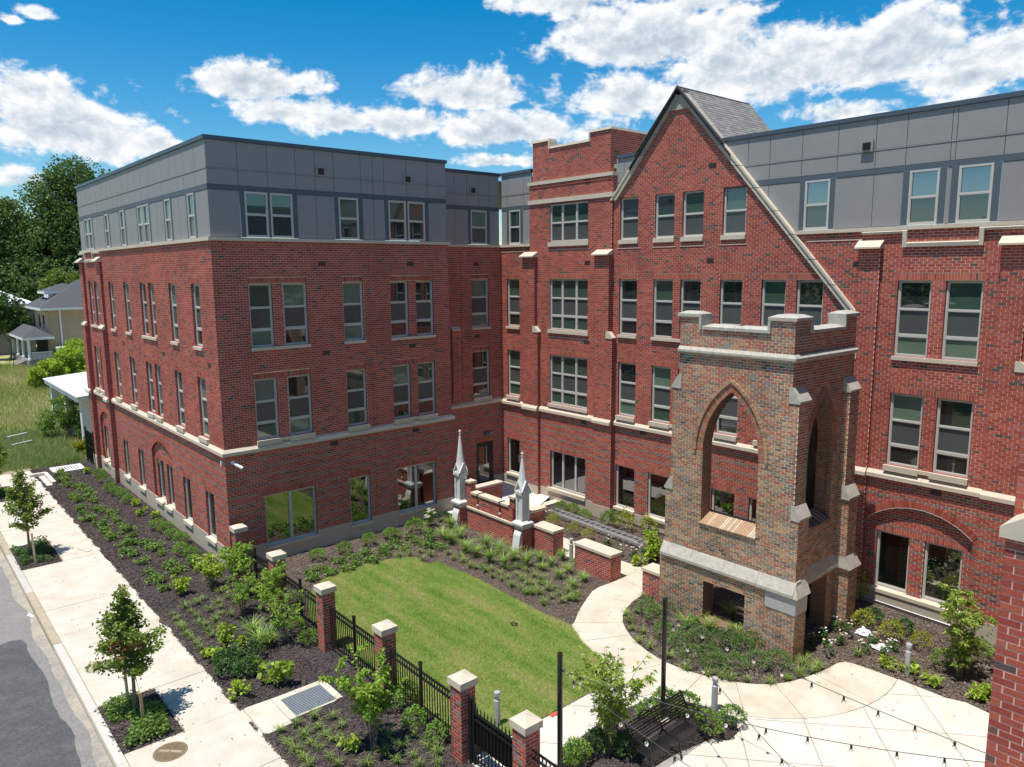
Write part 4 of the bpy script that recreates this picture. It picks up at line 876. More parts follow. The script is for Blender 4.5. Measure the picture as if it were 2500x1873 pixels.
capst(TPX - .05, TPX + .31, -2.22, -1.80, 1.782); capst(TPX - .05, TPX + .31, -4.99, -4.64, 1.742); capst(9.40, 11.24, -1.76, -1.36, 1.282); capst(9.42, 10.40, -5.38, -4.98, 1.182)
for a, b in sl_: capst(TPX - .05, TPX + .1, a - .02, b + .02, .94, .06)
mb = MB(); mb.prism([(-.01, .80), (.05, .78), (.05, .70), (-.01, .70)], lambda q, t: TP(t, q[1], q[0]), -4.9, -1.9); mb.build('string_course', STONE, r)
# two pinnacles
def pinnacle(x, y, lab, top):
    r = wroot('stone_pinnacle', (x, y, GZ), lab, 'pinnacle', 'white stone pinnacles at the terrace wall ends')
    bs = Bricks(BRICKM, MORT); pier(bs, x - .19, x + .27, y - .23, y + .23, GZ - .1, .74); bs.finish(r, 300, jamb=JAMB)
    mb = MB(); mb.prism([(x - .38, GZ - .05), (x - .195, GZ - .05), (x - .195, .66), (x - .27, .50)], lambda q, t: (q[0], t, q[1]), y - .19, y + .19); mb.build('stone_slab', WHITEST, r)
    cx = x + .04; mb = MB()
    for h, z, k in ((.24, .74, .07), (.275, .812, .07), (.30, .884, .07)): mb.box(cx - h, cx + h, y - h, y + h, z, z + k)
    mb.hexa([(cx - .30, y - .30, .956), (cx + .30, y - .30, .956), (cx + .30, y + .30, .956), (cx - .30, y + .30, .956), (cx - .20, y - .20, 1.04), (cx + .20, y - .20, 1.04), (cx + .20, y + .20, 1.04), (cx - .20, y + .20, 1.04)])
    mb.build('pedestal', WHITEST, r)
    h = .185; z0, z1 = 1.04, 2.14; mb = MB(); c = h - .045
    mb.box(cx - c, cx + c, y - c, y + c, z0, z1)
    for sx in (-1, 1):
        for sy in (-1, 1):
            for za, zb in ((z0, 1.375), (1.387, 1.735), (1.747, z1)): mb.box(cx + sx * h - (.10 if sx > 0 else 0), cx + sx * h + (0 if sx > 0 else .10), y + sy * h - (.10 if sy > 0 else 0), y + sy * h + (0 if sy > 0 else .10), za, zb)
    w = h - .10
    for sx, sy in ((-1, 0), (1, 0), (0, -1), (0, 1)):             # pointed niche on every face
        P = Plane((cx, y, 0), (abs(sy), abs(sx), 0), (sx, sy, 0))
        half = [(-w, z1), (-w, 1.86)] + [(-w * math.cos(t), 1.86 + .17 * math.sin(t)) for t in np.linspace(0.05, math.pi / 2, 5)] + [(0, z1)]
        mb.prism(half, lambda q, t: P(q[0], q[1], t), c + .002, h - .002); mb.prism([(-a, b) for a, b in half], lambda q, t: P(q[0], q[1], t), c + .002, h - .002)
    mb.build('shaft', WHITEST, r)
    mb = MB(); g = h + .045
    for sx, sy in ((-1, 0), (1, 0), (0, -1), (0, 1)):          # steep gablet on every face
        P = Plane((cx, y, 0), (abs(sy), abs(sx), 0), (sx, sy, 0))
        mb.prism([(-g, z1 - .06), (0, z1 + .38), (g, z1 - .06), (g, z1 + .04), (0, z1 + .48), (-g, z1 + .04)], lambda q, t: P(q[0], q[1], t), .02, g)
        mb.prism([(-h, z1), (h, z1), (0, z1 + .38)], lambda q, t: P(q[0], q[1], t), .0, h - .01)
    mb.build('gablet', WHITEST, r)
    mb = MB(); zb_ = z1 + .30; zt = top - .22; prof = [(.19, zb_ - .1), (.19, zb_)]
    for i in range(7):
        t0, t1 = i / 7, (i + 1) / 7; ra = .185 * (1 - t0) + .028 * t0; rb = .185 * (1 - t1) + .028 * t1
        prof += [(ra, zb_ + (zt - zb_) * t0 + .008), (rb + .001, zb_ + (zt - zb_) * t1 - .006), (rb - .007, zb_ + (zt - zb_) * t1)]
    mb.lathe(prof, (cx, y, 0), 8); mb.build('spire', WHITEST, r)
    mb = MB(); mb.lathe([(.028, 0), (.05, .03), (.028, .06), (.022, .10), (.045, .12), (.045, .14), (.018, .17), (.018, .22)], (cx, y, zt), 8); mb.box(cx - .06, cx + .06, y - .02, y + .02, zt + .115, zt + .145); mb.box(cx - .02, cx + .02, y - .06, y + .06, zt + .116, zt + .144); mb.build('finial', WHITEST, r)
    return r, (cx, y)
pinnacle(8.96, -1.66, 'white stone pinnacle with intact finial nearer the door, on a brick pier', 4.0)
r, (cx, y) = pinnacle(9.08, -5.40, 'white stone pinnacle with bare metal tip nearer the path, on a brick pier', 3.72)
mb = MB(); mb.tube([(cx, y, 3.70), (cx, y, 3.88)], .008, 5); mb.build('metal_rod', GALV, r)

# ------------------------------------------------------------------ iron fence and gate
FX = PXC
def fence(y0, y1, lab, posts=(), ztop=1.30):
    r = wroot('iron_fence', (FX, (y0 + y1) / 2, GZ), lab, 'fence', 'black iron fence runs between brick pillars')
    for z, h in ((1.19, .035), (1.03, .035), (.10, .035)):
        mb = MB(); mb.box(FX - .018, FX + .018, y0, y1, z - h / 2, z + h / 2); mb.build('rail', BLACK, r)
    n = max(2, round((y1 - y0) / .105)); t = MB(); t.box(-.009, .009, -.009, .009, 0, ztop - .12)
    t.face([(-.009, -.009, ztop - .12), (.009, -.009, ztop - .12), (0, 0, ztop - .04)]); t.face([(.009, -.009, ztop - .12), (.009, .009, ztop - .12), (0, 0, ztop - .04)]); t.face([(.009, .009, ztop - .12), (-.009, .009, ztop - .12), (0, 0, ztop - .04)]); t.face([(-.009, .009, ztop - .12), (-.009, -.009, ztop - .12), (0, 0, ztop - .04)])
    me = t.mesh('picket', [BLACK]); rg = MB()
    for k in range(10): rg.v += [(.006, .036 * math.cos(2 * math.pi * k / 10), .036 * math.sin(2 * math.pi * k / 10)), (.006, .048 * math.cos(2 * math.pi * k / 10), .048 * math.sin(2 * math.pi * k / 10))]
    for k in range(10): rg.f.append((2 * k, 2 * k + 1, (2 * k + 3) % 20, (2 * k + 2) % 20)); rg.m.append(0)
    rme = rg.mesh('ring', [BLACK])
    for i in range(n):
        yy = y0 + (y1 - y0) * (i + .5) / n
        link(me, 'picket', r, loc=(FX, yy, .02))
        if i < n - 1: link(rme, 'ring', r, loc=(FX, yy + (y1 - y0) / n / 2, 1.11))
    for yy in posts: mb = MB(); mb.box(FX - .032, FX + .032, yy - .032, yy + .032, GZ, 1.38); mb.box(FX - .04, FX + .04, yy - .04, yy + .04, 1.381, 1.42); mb.build('post', BLACK, r)
fence(-3.96, -.85, 'black iron picket fence nearest the building, behind the tallest green sapling', (-2.4,))
fence(-7.22, -4.36, 'black iron picket fence behind the thin leafy saplings at the lawn corner', (-5.79,))
fence(-10.40, -7.62, 'black iron picket fence beside the lawn with its middle post clearly showing', (-9.02,))
fence(-13.60, -10.80, 'black iron picket fence between the big leafy sapling and the gate pillar', (-12.16,))
fence(-18.6, -16.06, 'black iron picket fence on the plaza side past the gate', (-17.4,), 1.25)
g = wroot('iron_gate', (FX, -14.8, GZ), 'black iron picket gate with solid mesh backing between two brick pillars', 'gate')
mb = MB(); mb.box(FX - .05, FX + .05, -14.14, -14.04, GZ, 1.42); mb.box(FX - .035, FX + .035, -14.235, -14.165, GZ + .05, 1.32); mb.box(FX - .035, FX + .035, -15.63, -15.56, GZ + .05, 1.30); mb.build('gate_frame', BLACK, g)
for z in (1.10, .96, .03): mb = MB(); mb.box(FX - .02, FX + .02, -15.56, -14.235, z - .022, z + .022); mb.build('rail', BLACK, g)
t = MB(); t.box(-.010, .010, -.010, .010, 0, 1.25); t.prism([(-.01, 1.25), (.01, 1.25), (0, 1.33)], lambda q, w: (q[0], w, q[1]), -.01, .01); me = t.mesh('picket', [BLACK])
for i in range(11): link(me, 'picket', g, loc=(FX, -14.31 - i * .116, -.04))
mb = MB(); mb.box(FX + .025, FX + .03, -15.55, -14.24, .35, 1.08); mb.build('mesh_panel', BLACK, g)
mb = MB(); mb.lathe([(.02, 0), (.032, .02), (.02, .045)], (FX - .03, -15.59, .50), 8); mb.build('knob', GALV, g)
# ------------------------------------------------------------------ ground, street, sidewalk, beds, lawn, paths
def inpoly(X, Y, poly):
    c = np.zeros(X.shape, bool); n = len(poly); j = n - 1
    for i in range(n):
        xi, yi = poly[i]; xj, yj = poly[j]
        if yi != yj: c ^= ((yi > Y) != (yj > Y)) & (X < (xj - xi) * (Y - yi) / (yj - yi) + xi)
        j = i
    return c
def chord_split(poly, p, q, local=True):
    """cut a simple polygon along the line p-q; local: only the piece that holds the middle of p-q"""
    d = (q[0] - p[0], q[1] - p[1]); L2 = d[0] ** 2 + d[1] ** 2; n = len(poly); hit = []
    side = lambda a: d[0] * (a[1] - p[1]) - d[1] * (a[0] - p[0])
    for i in range(n):
        a, b = poly[i], poly[(i + 1) % n]; sa, sb = side(a), side(b)
        if (sa > 0) != (sb > 0):
            t = sa / (sa - sb); x = (a[0] + (b[0] - a[0]) * t, a[1] + (b[1] - a[1]) * t)
            hit.append((((x[0] - p[0]) * d[0] + (x[1] - p[1]) * d[1]) / L2, i, x))
    hit.sort()
    for k in range(0, len(hit) - 1, 2):
        (t0, i0, x0), (t1, i1, x1) = hit[k], hit[k + 1]
        if t1 - t0 < .05 / math.sqrt(L2) or (local and not (t0 < .5 < t1)): continue
        if i0 > i1: i0, x0, i1, x1 = i1, x1, i0, x0
        P1 = [x0] + [poly[(i0 + 1 + m) % n] for m in range(i1 - i0)] + [x1]
        P2 = [x1] + [poly[(i1 + 1 + m) % n] for m in range((i0 - i1) % n)] + [x0]
        return [w for w in (P1, P2) if len(w) > 2]
    return None
def cutall(polys, p, q, local=True):
    out = []; todo = list(polys)
    while todo:
        w = todo.pop(); r = chord_split(w, p, q, local)
        if r and min(area(z) for z in r) > .02:
            if local: out += r
            else: todo += r if len(r[0]) + len(r[1]) > 0 and all(len(z) < 400 for z in r) else []
        else: out.append(w)
    return out
def area(P): return abs(sum(P[i][0] * P[(i + 1) % len(P)][1] - P[(i + 1) % len(P)][0] * P[i][1] for i in range(len(P)))) / 2
def inset(P, g):
    n = len(P); s = sum(P[i][0] * P[(i + 1) % n][1] - P[(i + 1) % n][0] * P[i][1] for i in range(n)); sg = 1 if s > 0 else -1; out = []
    for i in range(n):
        a, b, c = Vector(P[i - 1]), Vector(P[i]), Vector(P[(i + 1) % n]); e0, e1 = (b - a), (c - b)
        if e0.length < 1e-6 or e1.length < 1e-6: out.append(tuple(b)); continue
        e0.normalize(); e1.normalize(); n0 = Vector((-e0.y, e0.x)) * sg; n1 = Vector((-e1.y, e1.x)) * sg; m = n0 + n1
        m = m / max(.35, m.length_squared / 2) if m.length > 1e-3 else n0
        out.append(tuple(b + m * g))
    return out
def slab(P, z0, z1, name, m, parent, g=.005):
    Q = inset(P, g); mb = MB(); n = len(Q)
    mb.v = [(x, y, z1) for x, y in Q] + [(x, y, z0) for x, y in Q]; mb.f = [tuple(range(n))] + [(k, (k + 1) % n, n + (k + 1) % n, n + k) for k in range(n)]; mb.m = [0] * (n + 1)
    return mb.build(name, m, parent)
def sheet(P, z, name, m, parent=None, kind='structure'):
    mb = MB(); mb.face([(x, y, z) for x, y in P]); return mb.build(name, m, parent, kind=kind)
def smooth_poly(P, it=2, closed=False):
    for _ in range(it):
        Q = [P[0]]
        for a, b in zip(P[:-1], P[1:]): Q += [(a[0] * .75 + b[0] * .25, a[1] * .75 + b[1] * .25), (a[0] * .25 + b[0] * .75, a[1] * .25 + b[1] * .75)]
        P = Q + [P[-1]]
    return P

CONC = mat('concrete_pale', (.60, .545, .455), .9, var=.08, scale=2.2, bump=.05, bscale=60, col2=(.53, .47, .375), var2scale=.9)
CONCB = mat('concrete_buff', (.60, .55, .45), .9, var=.10, scale=3.0, bump=.05, bscale=60, col2=(.53, .46, .35), var2scale=.8)
CONCW = mat('concrete_white', (.66, .62, .545), .9, var=.06, scale=1.8, bump=.05, bscale=60, col2=(.60, .54, .45), var2scale=.6)
JOINT = mat('joint_tan', (.33, .265, .175), .95, var=.2)
SOIL = mat('mulch_dark', (.055, .042, .040), .95, var=.45, scale=26, bump=1.0, bscale=55)
SOILC = mat('mulch_brown', (.105, .078, .062), .95, var=.45, scale=26, bump=1.0, bscale=55)
GRND = mat('ground_grass', (.085, .105, .035), .95, var=.3, scale=.8, col2=(.13, .125, .05), var2scale=.05)
mb = MB(); mb.face([(-2500, -2500, -.5), (2500, -2500, -.5), (2500, 2500, -.5), (-2500, 2500, -.5)]); mb.build('ground', GRND, kind='structure')
ASPH = mat('asphalt_worn', (.215, .205, .19), .95, var=.20, scale=14, bump=.25, bscale=120, col2=(.245, .232, .212), var2scale=1.6)
ASPD = mat('asphalt_new', (.080, .080, .084), .95, var=.30, scale=14, bump=.35, bscale=150, col2=(.105, .104, .103), var2scale=2.5)
sheet([(-17, -70), (-5.93, -70), (-5.93, 130), (-17, 130)], -.235, 'street', ASPH)
rr = random.Random(3); P = [(-17, -70), (-6.28, -70)]
for y in np.arange(-20, -1.0, .35): P.append((-6.32 - .07 * rr.random() - .10 * math.sin(y * .9) ** 2, y))
P += [(-6.5, -.75), (-6.75, -.62), (-7.4, -.8), (-9, -1.1), (-17, -1.6)]
sheet(P, -.230, 'asphalt_patch', ASPD)
P = [(-5.93, y) for y in (-22, 18)] + [(-6.16 - .20 * noise.noise(Vector((0, y * .5, 2))) - .05 * noise.noise(Vector((0, y * 3, 2))), y) for y in np.linspace(18, -22, 160)]
sheet(P, -.226, 'gutter_grit', mat('grit', (.40, .35, .27), .95, var=.25, scale=18, col2=(.29, .265, .23), var2scale=2.2))
# kerb and sidewalk, slab by slab
sidewalk = sheet([(-5.70, -40), (-3.0, -40), (-3.0, 22), (-5.70, 22)], -.118, 'sidewalk', JOINT)
kerb = sheet([(-5.92, -40), (-5.70, -40), (-5.70, 40), (-5.92, 40)], -.13, 'kerb', JOINT)
KM = [mat('kerb_pale', (.56, .525, .46), .9, var=.1, scale=4), mat('kerb_tan', (.40, .335, .24), .9, var=.18, scale=5), mat('kerb_grey', (.50, .47, .42), .9, var=.12, scale=4)]
ys = [-30, -27, -24, -21, -18, -15, -12.1, -9.1, -6.55, -4.2, -2.06, -.9, .3, 2.6, 4.95, 7.2, 9.6, 12, 14.5, 17, 20, 23, 26]
for i, (a, b) in enumerate(zip(ys[:-1], ys[1:])):
    mb = MB(); mb.hexa([(-5.925, a + .004, -.4), (-5.705, a + .004, -.4), (-5.705, b - .004, -.4), (-5.925, b - .004, -.4), (-5.905, a + .004, -.095), (-5.705, a + .004, -.098), (-5.705, b - .004, -.098), (-5.905, b - .004, -.095)]); mb.build('kerb_stone', KM[0] if b < -2 else KM[1] if 4.9 > b > -1 or b > 9 else KM[2], kerb)
PIT = [(-8.78, -6.40), (5.06, 7.95), (15.4, 18.3)]
ys = [-29.6, -27.3, -25, -22.7, -20.4, -18.1, -15.8, -13.5, -11.2, -8.80, -6.38, -4.0, -1.6, .62, 2.85, 5.02, 7.98, 10.4, 12.8, 15.35, 18.35, 21.0]
for a, b in zip(ys[:-1], ys[1:]):
    pit = any(abs(a - p) < .1 for p, q in PIT)
    P = [(-4.40, a), (-3.05, a), (-3.05, b), (-4.40, b)] if pit else [(-5.69, a), (-3.05, a), (-3.05, b), (-5.69, b)]
    slab(P, -.2, -.10 + random.uniform(-.003, .003), 'slab', CONC, sidewalk, .006)
slab([(-3.04, -10.2), (-2.36, -10.15), (-2.36, -8.84), (-3.04, -8.80)], -.2, -.10, 'slab', CONCB, sidewalk)
# beds
sheet([(-3.1, -26), (.05, -26), (.05, 21.5), (-3.1, 21.5)], -.125, 'street_bed', SOIL)
sheet([(.05, -24), (14.4, -24), (14.4, 2), (.05, 2)], -.128, 'court_bed', SOILC)
for i, (a, b) in enumerate(PIT): sheet([(-5.705, a), (-4.41, a), (-4.41, b), (-5.705, b)], -.108, 'tree_pit', SOIL)
# lawn
LAWN = [(.25, -13.93), (4.1, -13.90), (4.55, -13.74), (4.93, -13.50), (5.30, -12.85), (5.55, -12.0), (5.85, -11.45), (6.05, -11.0), (5.95, -9.9), (5.98, -8.4), (6.08, -6.5), (5.95, -5.2), (5.92, -4.22), (5.50, -4.33), (5.56, -3.45), (5.2, -3.05), (4.5, -2.86), (3.43, -2.60), (2.57, -2.84), (2.0, -3.0), (1.1, -3.8), (.45, -5.2), (.25, -6.4)]
sheet(LAWN, -.105, 'lawn', mat('lawn_thatch', (.19, .20, .065), .95, var=.3, scale=6, col2=(.26, .22, .09), var2scale=.8))
def lawnmat():
    m = bpy.data.materials.new('grass_blade'); m.use_nodes = True; nt = m.node_tree; N = nt.nodes; L = nt.links; N.clear()
    o = N.new('ShaderNodeOutputMaterial'); d = N.new('ShaderNodeBsdfDiffuse'); t = N.new('ShaderNodeBsdfTranslucent'); mx = N.new('ShaderNodeMixShader'); mx.inputs[0].default_value = .35
    g = N.new('ShaderNodeNewGeometry'); mp = N.new('ShaderNodeMapping'); mp.inputs['Rotation'].default_value = (0, 0, R(58)); mp.inputs['Scale'].default_value = (1.9, .35, 1); L.new(g.outputs['Position'], mp.inputs[0])
    n1 = N.new('ShaderNodeTexNoise'); n1.inputs['Scale'].default_value = 1.0; n1.inputs['Detail'].default_value = 3; L.new(mp.outputs[0], n1.inputs['Vector'])
    n2 = N.new('ShaderNodeTexNoise'); n2.inputs['Scale'].default_value = 2.6; n2.inputs['Detail'].default_value = 6; n2.inputs['Roughness'].default_value = .7; L.new(g.outputs['Position'], n2.inputs['Vector'])
    a = N.new('ShaderNodeMath'); a.operation = 'MULTIPLY_ADD'; L.new(n1.outputs['Fac'], a.inputs[0]); a.inputs[1].default_value = 1.15; a.inputs[2].default_value = -.30
    b = N.new('ShaderNodeMath'); b.operation = 'MULTIPLY_ADD'; L.new(n2.outputs['Fac'], b.inputs[0]); b.inputs[1].default_value = .50; L.new(a.outputs[0], b.inputs[2])
    c = N.new('ShaderNodeMath'); c.operation = 'MULTIPLY_ADD'; L.new(g.outputs['Random Per Island'], c.inputs[0]); c.inputs[1].default_value = .30; L.new(b.outputs[0], c.inputs[2])
    r = N.new('ShaderNodeValToRGB'); r.color_ramp.elements[0].position = .38; r.color_ramp.elements[0].color = (.165, .370, .05, 1); r.color_ramp.elements[1].position = .95; r.color_ramp.elements[1].color = (.58, .55, .24, 1)
    e = r.color_ramp.elements.new(.62); e.color = (.34, .52, .105, 1)
    L.new(c.outputs[0], r.inputs[0]); L.new(r.outputs[0], d.inputs[0]); L.new(r.outputs[0], t.inputs[0]); L.new(d.outputs[0], mx.inputs[1]); L.new(t.outputs[0], mx.inputs[2]); L.new(mx.outputs[0], o.inputs[0]); return m
GRASSM = lawnmat()
def blades(name, poly, n, h, w, z, m, lean=.6, jag=.0, keep=None):
    xs = [p[0] for p in poly]; ysx = [p[1] for p in poly]; X = rng.uniform(min(xs), max(xs), n); Y = rng.uniform(min(ysx), max(ysx), n)
    k = inpoly(X + rng.normal(0, jag, n), Y + rng.normal(0, jag, n), poly)
    if keep is not None: k &= keep(X, Y)
    X, Y = X[k], Y[k]; n = len(X); a = rng.uniform(0, 2 * np.pi, n); hh = h * rng.uniform(.55, 1.25, n); l = lean * hh * rng.uniform(.2, 1.3, n); b = rng.uniform(0, 2 * np.pi, n)
    V = np.zeros((n, 3, 3)); V[:, 0] = np.c_[X - np.cos(a) * w, Y - np.sin(a) * w, np.full(n, z)]; V[:, 1] = np.c_[X + np.cos(a) * w, Y + np.sin(a) * w, np.full(n, z)]; V[:, 2] = np.c_[X + np.cos(b) * l, Y + np.sin(b) * l, z + hh]
    return link(npmesh(name, V.reshape(-1, 3), np.arange(3 * n).reshape(-1, 3), [m]), name, kind='stuff')
blades('lawn_grass', LAWN, 330000, .055, .0055, -.108, GRASSM, 1.0, .035)
# path and plaza, slab by slab
ac, ar = (9.3, -14.65), 4.2
arc = [(ac[0] + ar * math.cos(t), ac[1] + ar * math.sin(t)) for t in np.linspace(R(283), R(212), 22)]
bedw = smooth_poly([(6.05, -11.05), (6.30, -10.95), (6.79, -10.59), (7.74, -10.07), (8.45, -9.72), (9.30, -9.76), (9.80, -9.74)], 1)
bede = smooth_poly([(9.30, -11.10), (8.42, -11.26), (7.49, -11.75), (6.91, -12.54), (6.57, -13.35), (6.43, -14.18), (6.50, -14.83), (6.65, -15.40), (6.86, -15.83), (7.20, -16.40), (7.72, -16.84), (8.47, -17.13), (9.34, -17.30), (10.05, -17.36), (10.16, -17.7), (10.2, -18.3), (10.22, -18.74)], 1)
lawne = [(5.55, -12.0), (5.30, -12.85), (4.93, -13.50), (4.55, -13.74), (4.1, -13.92)]
INNER = bedw + [(9.82, -8.1), (9.82, -6.1), (10.2, -5.45), (11.15, -5.45), (11.1, -7.2), (11.0, -8.4), (11.05, -9.6), (11.6, -10.3), (11.6, -11.1), (9.81, -11.1)] + bede + arc + [(5.62, -16.4), (5.35, -15.6), (4.9, -15.0), (4.1, -14.6), (4.1, -13.92)] + list(reversed(lawne))
OUTER = [(-.1, -13.98), (4.1, -13.925), (4.1, -14.6), (4.9, -15.0), (5.35, -15.6), (5.62, -16.4)] + list(reversed(arc)) + [(10.24, -19.1), (10.23, -19.9), (10.38, -20.3), (10.3, -20.8), (10.25, -23.62), (-.1, -23.62)]
path = sheet(INNER, -.121, 'path', JOINT); plaza = sheet(OUTER, -.1215, 'plaza', JOINT)
pi_ = [INNER]
for a, b in (((8.07, -9.79), (8.54, -11.21)), ((9.85, -9.72), (11.1, -9.72)), ((9.75, -9.9), (9.72, -11.0)), ((6.28, -11.02), (7.27, -11.90)), ((5.62, -11.95), (6.78, -12.55)), ((4.6, -13.75), (6.45, -14.3)), ((5.4, -15.55), (6.6, -15.3)),
             ((7.62, -16.80), (6.80, -18.05)), ((8.87, -17.19), (8.62, -18.76)), ((6.95, -16.1), (5.9, -17.0)), ((9.9, -7.9), (11.0, -7.9)), ((9.9, -6.6), (11.0, -6.6)), ((4.15, -14.0), (5.0, -14.9))): pi_ = cutall(pi_, a, b)
for P in pi_: slab(P, -.16, -.10, 'slab', CONCB, path, .0065)
po = [OUTER]; d1 = Vector((-.756, -.655)); d2 = Vector((.655, -.756))
for k in range(-12, 14):
    o = Vector((8.30, -18.74)) + d2 * 1.54 * k; po = cutall(po, tuple(o - d1 * 20), tuple(o + d1 * 20), False)
for k in range(-12, 14):
    o = Vector((6.36, -17.80)) + d1 * 1.55 * k; po = cutall(po, tuple(o - d2 * 20), tuple(o + d2 * 20), False)
for P in po: slab(P, -.16, -.10, 'slab', CONCW, plaza, .010)
# terrace
ter = sheet([(9.36, -5.0), (11.2, -5.0), (11.2, -2.2), (13.05, -2.15), (14.28, -1.5), (14.28, 1.94), (9.83, 1.94), (9.83, -.02), (9.36, -.02)], .02, 'terrace', mat('terrace_concrete', (.66, .63, .58), .9, var=.05, scale=3))
mb = MB(); mb.box(13.0, 14.27, -2.3, -1.9, -.13, -.02); mb.build('slab', CONCB, ter)
# planted island mound by the bench
ISL = [(1.0, -15.55), (1.6, -15.15), (2.7, -14.98), (4.0, -14.95), (4.85, -15.2), (5.25, -15.62), (5.55, -16.3), (5.62, -16.95), (5.2, -17.3), (4.75, -17.35), (4.5, -17.05), (3.5, -16.85), (2.3, -16.8), (1.2, -16.7), (.9, -16.2)]
mb = MB(); q = inset(ISL, .25); n = len(ISL)
mb.v = [(x, y, -.101) for x, y in ISL] + [(x, y, -.055) for x, y in q]; mb.f = [(k, (k + 1) % n, n + (k + 1) % n, n + k) for k in range(n)] + [tuple(range(n, 2 * n))]; mb.m = [0] * (n + 1); mb.build('planting_island', SOIL, kind='structure')
# wood chips on the beds
def chips(name, poly, n, m, z, hole=(), jag=.05, size=(.03, .075)):
    xs = [p[0] for p in poly]; y_ = [p[1] for p in poly]; X = rng.uniform(min(xs) - .1, max(xs) + .1, n); Y = rng.uniform(min(y_) - .1, max(y_) + .1, n)
    jx = X + rng.normal(0, jag, n); jy = Y + rng.normal(0, jag, n); k = inpoly(jx, jy, poly)
    for h in hole: k &= ~inpoly(jx, jy, h)
    X, Y = X[k], Y[k]; n = len(X); L = rng.uniform(*size, n) / 2; W = rng.uniform(.006, .014, n); a = rng.uniform(0, 2 * np.pi, n); t = rng.normal(0, .35, n); s = rng.normal(0, .35, n)
    Z = z + rng.uniform(.002, .028, n); c = np.c_[X, Y, Z]; u = np.c_[np.cos(a), np.sin(a), t] * L[:, None]; v = np.c_[-np.sin(a), np.cos(a), s] * W[:, None]
    V = np.stack([c - u - v, c + u - v, c + u + v, c - u + v], 1)
    link(npmesh(name, V.reshape(-1, 3), np.arange(4 * n).reshape(-1, 4), [m]), name, kind='stuff')
CHD = leafmat('chip_dark', (.070, .052, .048), (.150, .115, .10), trans=0.0, var=.6, rough=.9)
CHB = leafmat('chip_brown', (.130, .095, .075), (.26, .20, .155), trans=0.0, var=.6, rough=.9)
WALKW = [(-3.1, -10.17), (-.9, -9.75), (-.9, -8.86), (-3.1, -8.82)]
def litter(name, poly, n, m, hole=()):
    chips(name, poly, n, m, -.102, hole, .0, (.02, .05))
CHL = leafmat('litter_brown', (.16, .10, .06), (.30, .20, .11), trans=0.0, var=.6, rough=.9)
litter('leaf_litter', [(-5.6, -14), (-3.1, -14), (-3.1, 18), (-5.6, 18)], 260, CHL); litter('leaf_litter', INNER, 150, CHL); litter('leaf_litter', OUTER, 170, CHL)
P = [(-3.0, y) for y in (21, -26)] + [(-3.10 - .10 * noise.noise(Vector((4, y * 1.7, 0))) - .05 * noise.noise(Vector((9, y * 6, 0))), y) for y in np.linspace(-26, 21, 300)]
chips('wood_chips', P, 60000, CHD, -.106, [WALKW], .02)
chips('wood_chips', [(-3.07, -26), (.0, -26), (.0, 21.3), (-3.07, 21.3)], 62000, CHD, -.12, [WALKW], .055)
for a, b in PIT: chips('wood_chips', [(-5.69, a), (-4.41, a), (-4.41, b), (-5.69, b)], 2600, CHD, -.105, (), .06)
chips('wood_chips', [(.1, -13.9), (9.3, -13.9), (9.3, -.02), (.1, -.02)], 42000, CHB, -.125, [LAWN, INNER], .03)
chips('wood_chips', [(6.3, -11.0), (14.25, -11.0), (14.25, -23.6), (6.3, -23.6)], 52000, CHB, -.125, [INNER, OUTER], .03)
chips('wood_chips', [(9.9, -11.0), (14.25, -11.0), (14.25, -2.3), (9.9, -2.3)], 18000, CHB, -.125, [INNER], .03)
chips('wood_chips', ISL, 5200, CHD, -.07, (), .05)
# overgrown field to the north, dirt verge
sheet([(-5.6, 21.3), (-2.6, 21.3), (-2.9, 24.5), (-5.6, 25)], -.2, 'dirt_verge', mat('dirt', (.40, .30, .19), .95, var=.2, scale=3))
fieldp = [(-30, 21.5), (.8, 21.5), (1.5, 30), (6.5, 60), (8, 73), (5, 80), (-2, 84), (-30, 84)]
sheet([(-30, 21.4), (30, 21.4), (40, 130), (-60, 130)], -.30, 'field', mat('field_soil', (.24, .26, .10), .95, var=.3, scale=1.2, col2=(.36, .32, .15), var2scale=.15))
def fieldmat():
    m = lawnmat(); m.name = 'field_grass'; r = [q for q in m.node_tree.nodes if q.type == 'VALTORGB'][0]
    mp = [q for q in m.node_tree.nodes if q.type == 'MAPPING'][0]; mp.inputs['Scale'].default_value = (.22, .12, 1)
    r.color_ramp.elements[0].color = (.15, .27, .055, 1); r.color_ramp.elements[1].color = (.33, .36, .11, 1); r.color_ramp.elements[2].color = (.56, .47, .24, 1)
    for q in m.node_tree.nodes:
        if q.type == 'TEX_NOISE' and q.inputs['Scale'].default_value > 2: q.inputs['Scale'].default_value = .35
    return m
FG = fieldmat()
blades('field_grass', fieldp, 150000, .45, .022, -.30, FG, .7, .1, keep=lambda X, Y: (X > -9) & ((X > -5.5) | (Y > 30)))
blades('verge_grass', [(-5.0, 21.6), (-.4, 21.6), (.2, 33), (-4.6, 33)], 26000, .42, .016, -.25, leafmat('verge_green', (.16, .26, .075), (.30, .38, .14)), .9, .15)
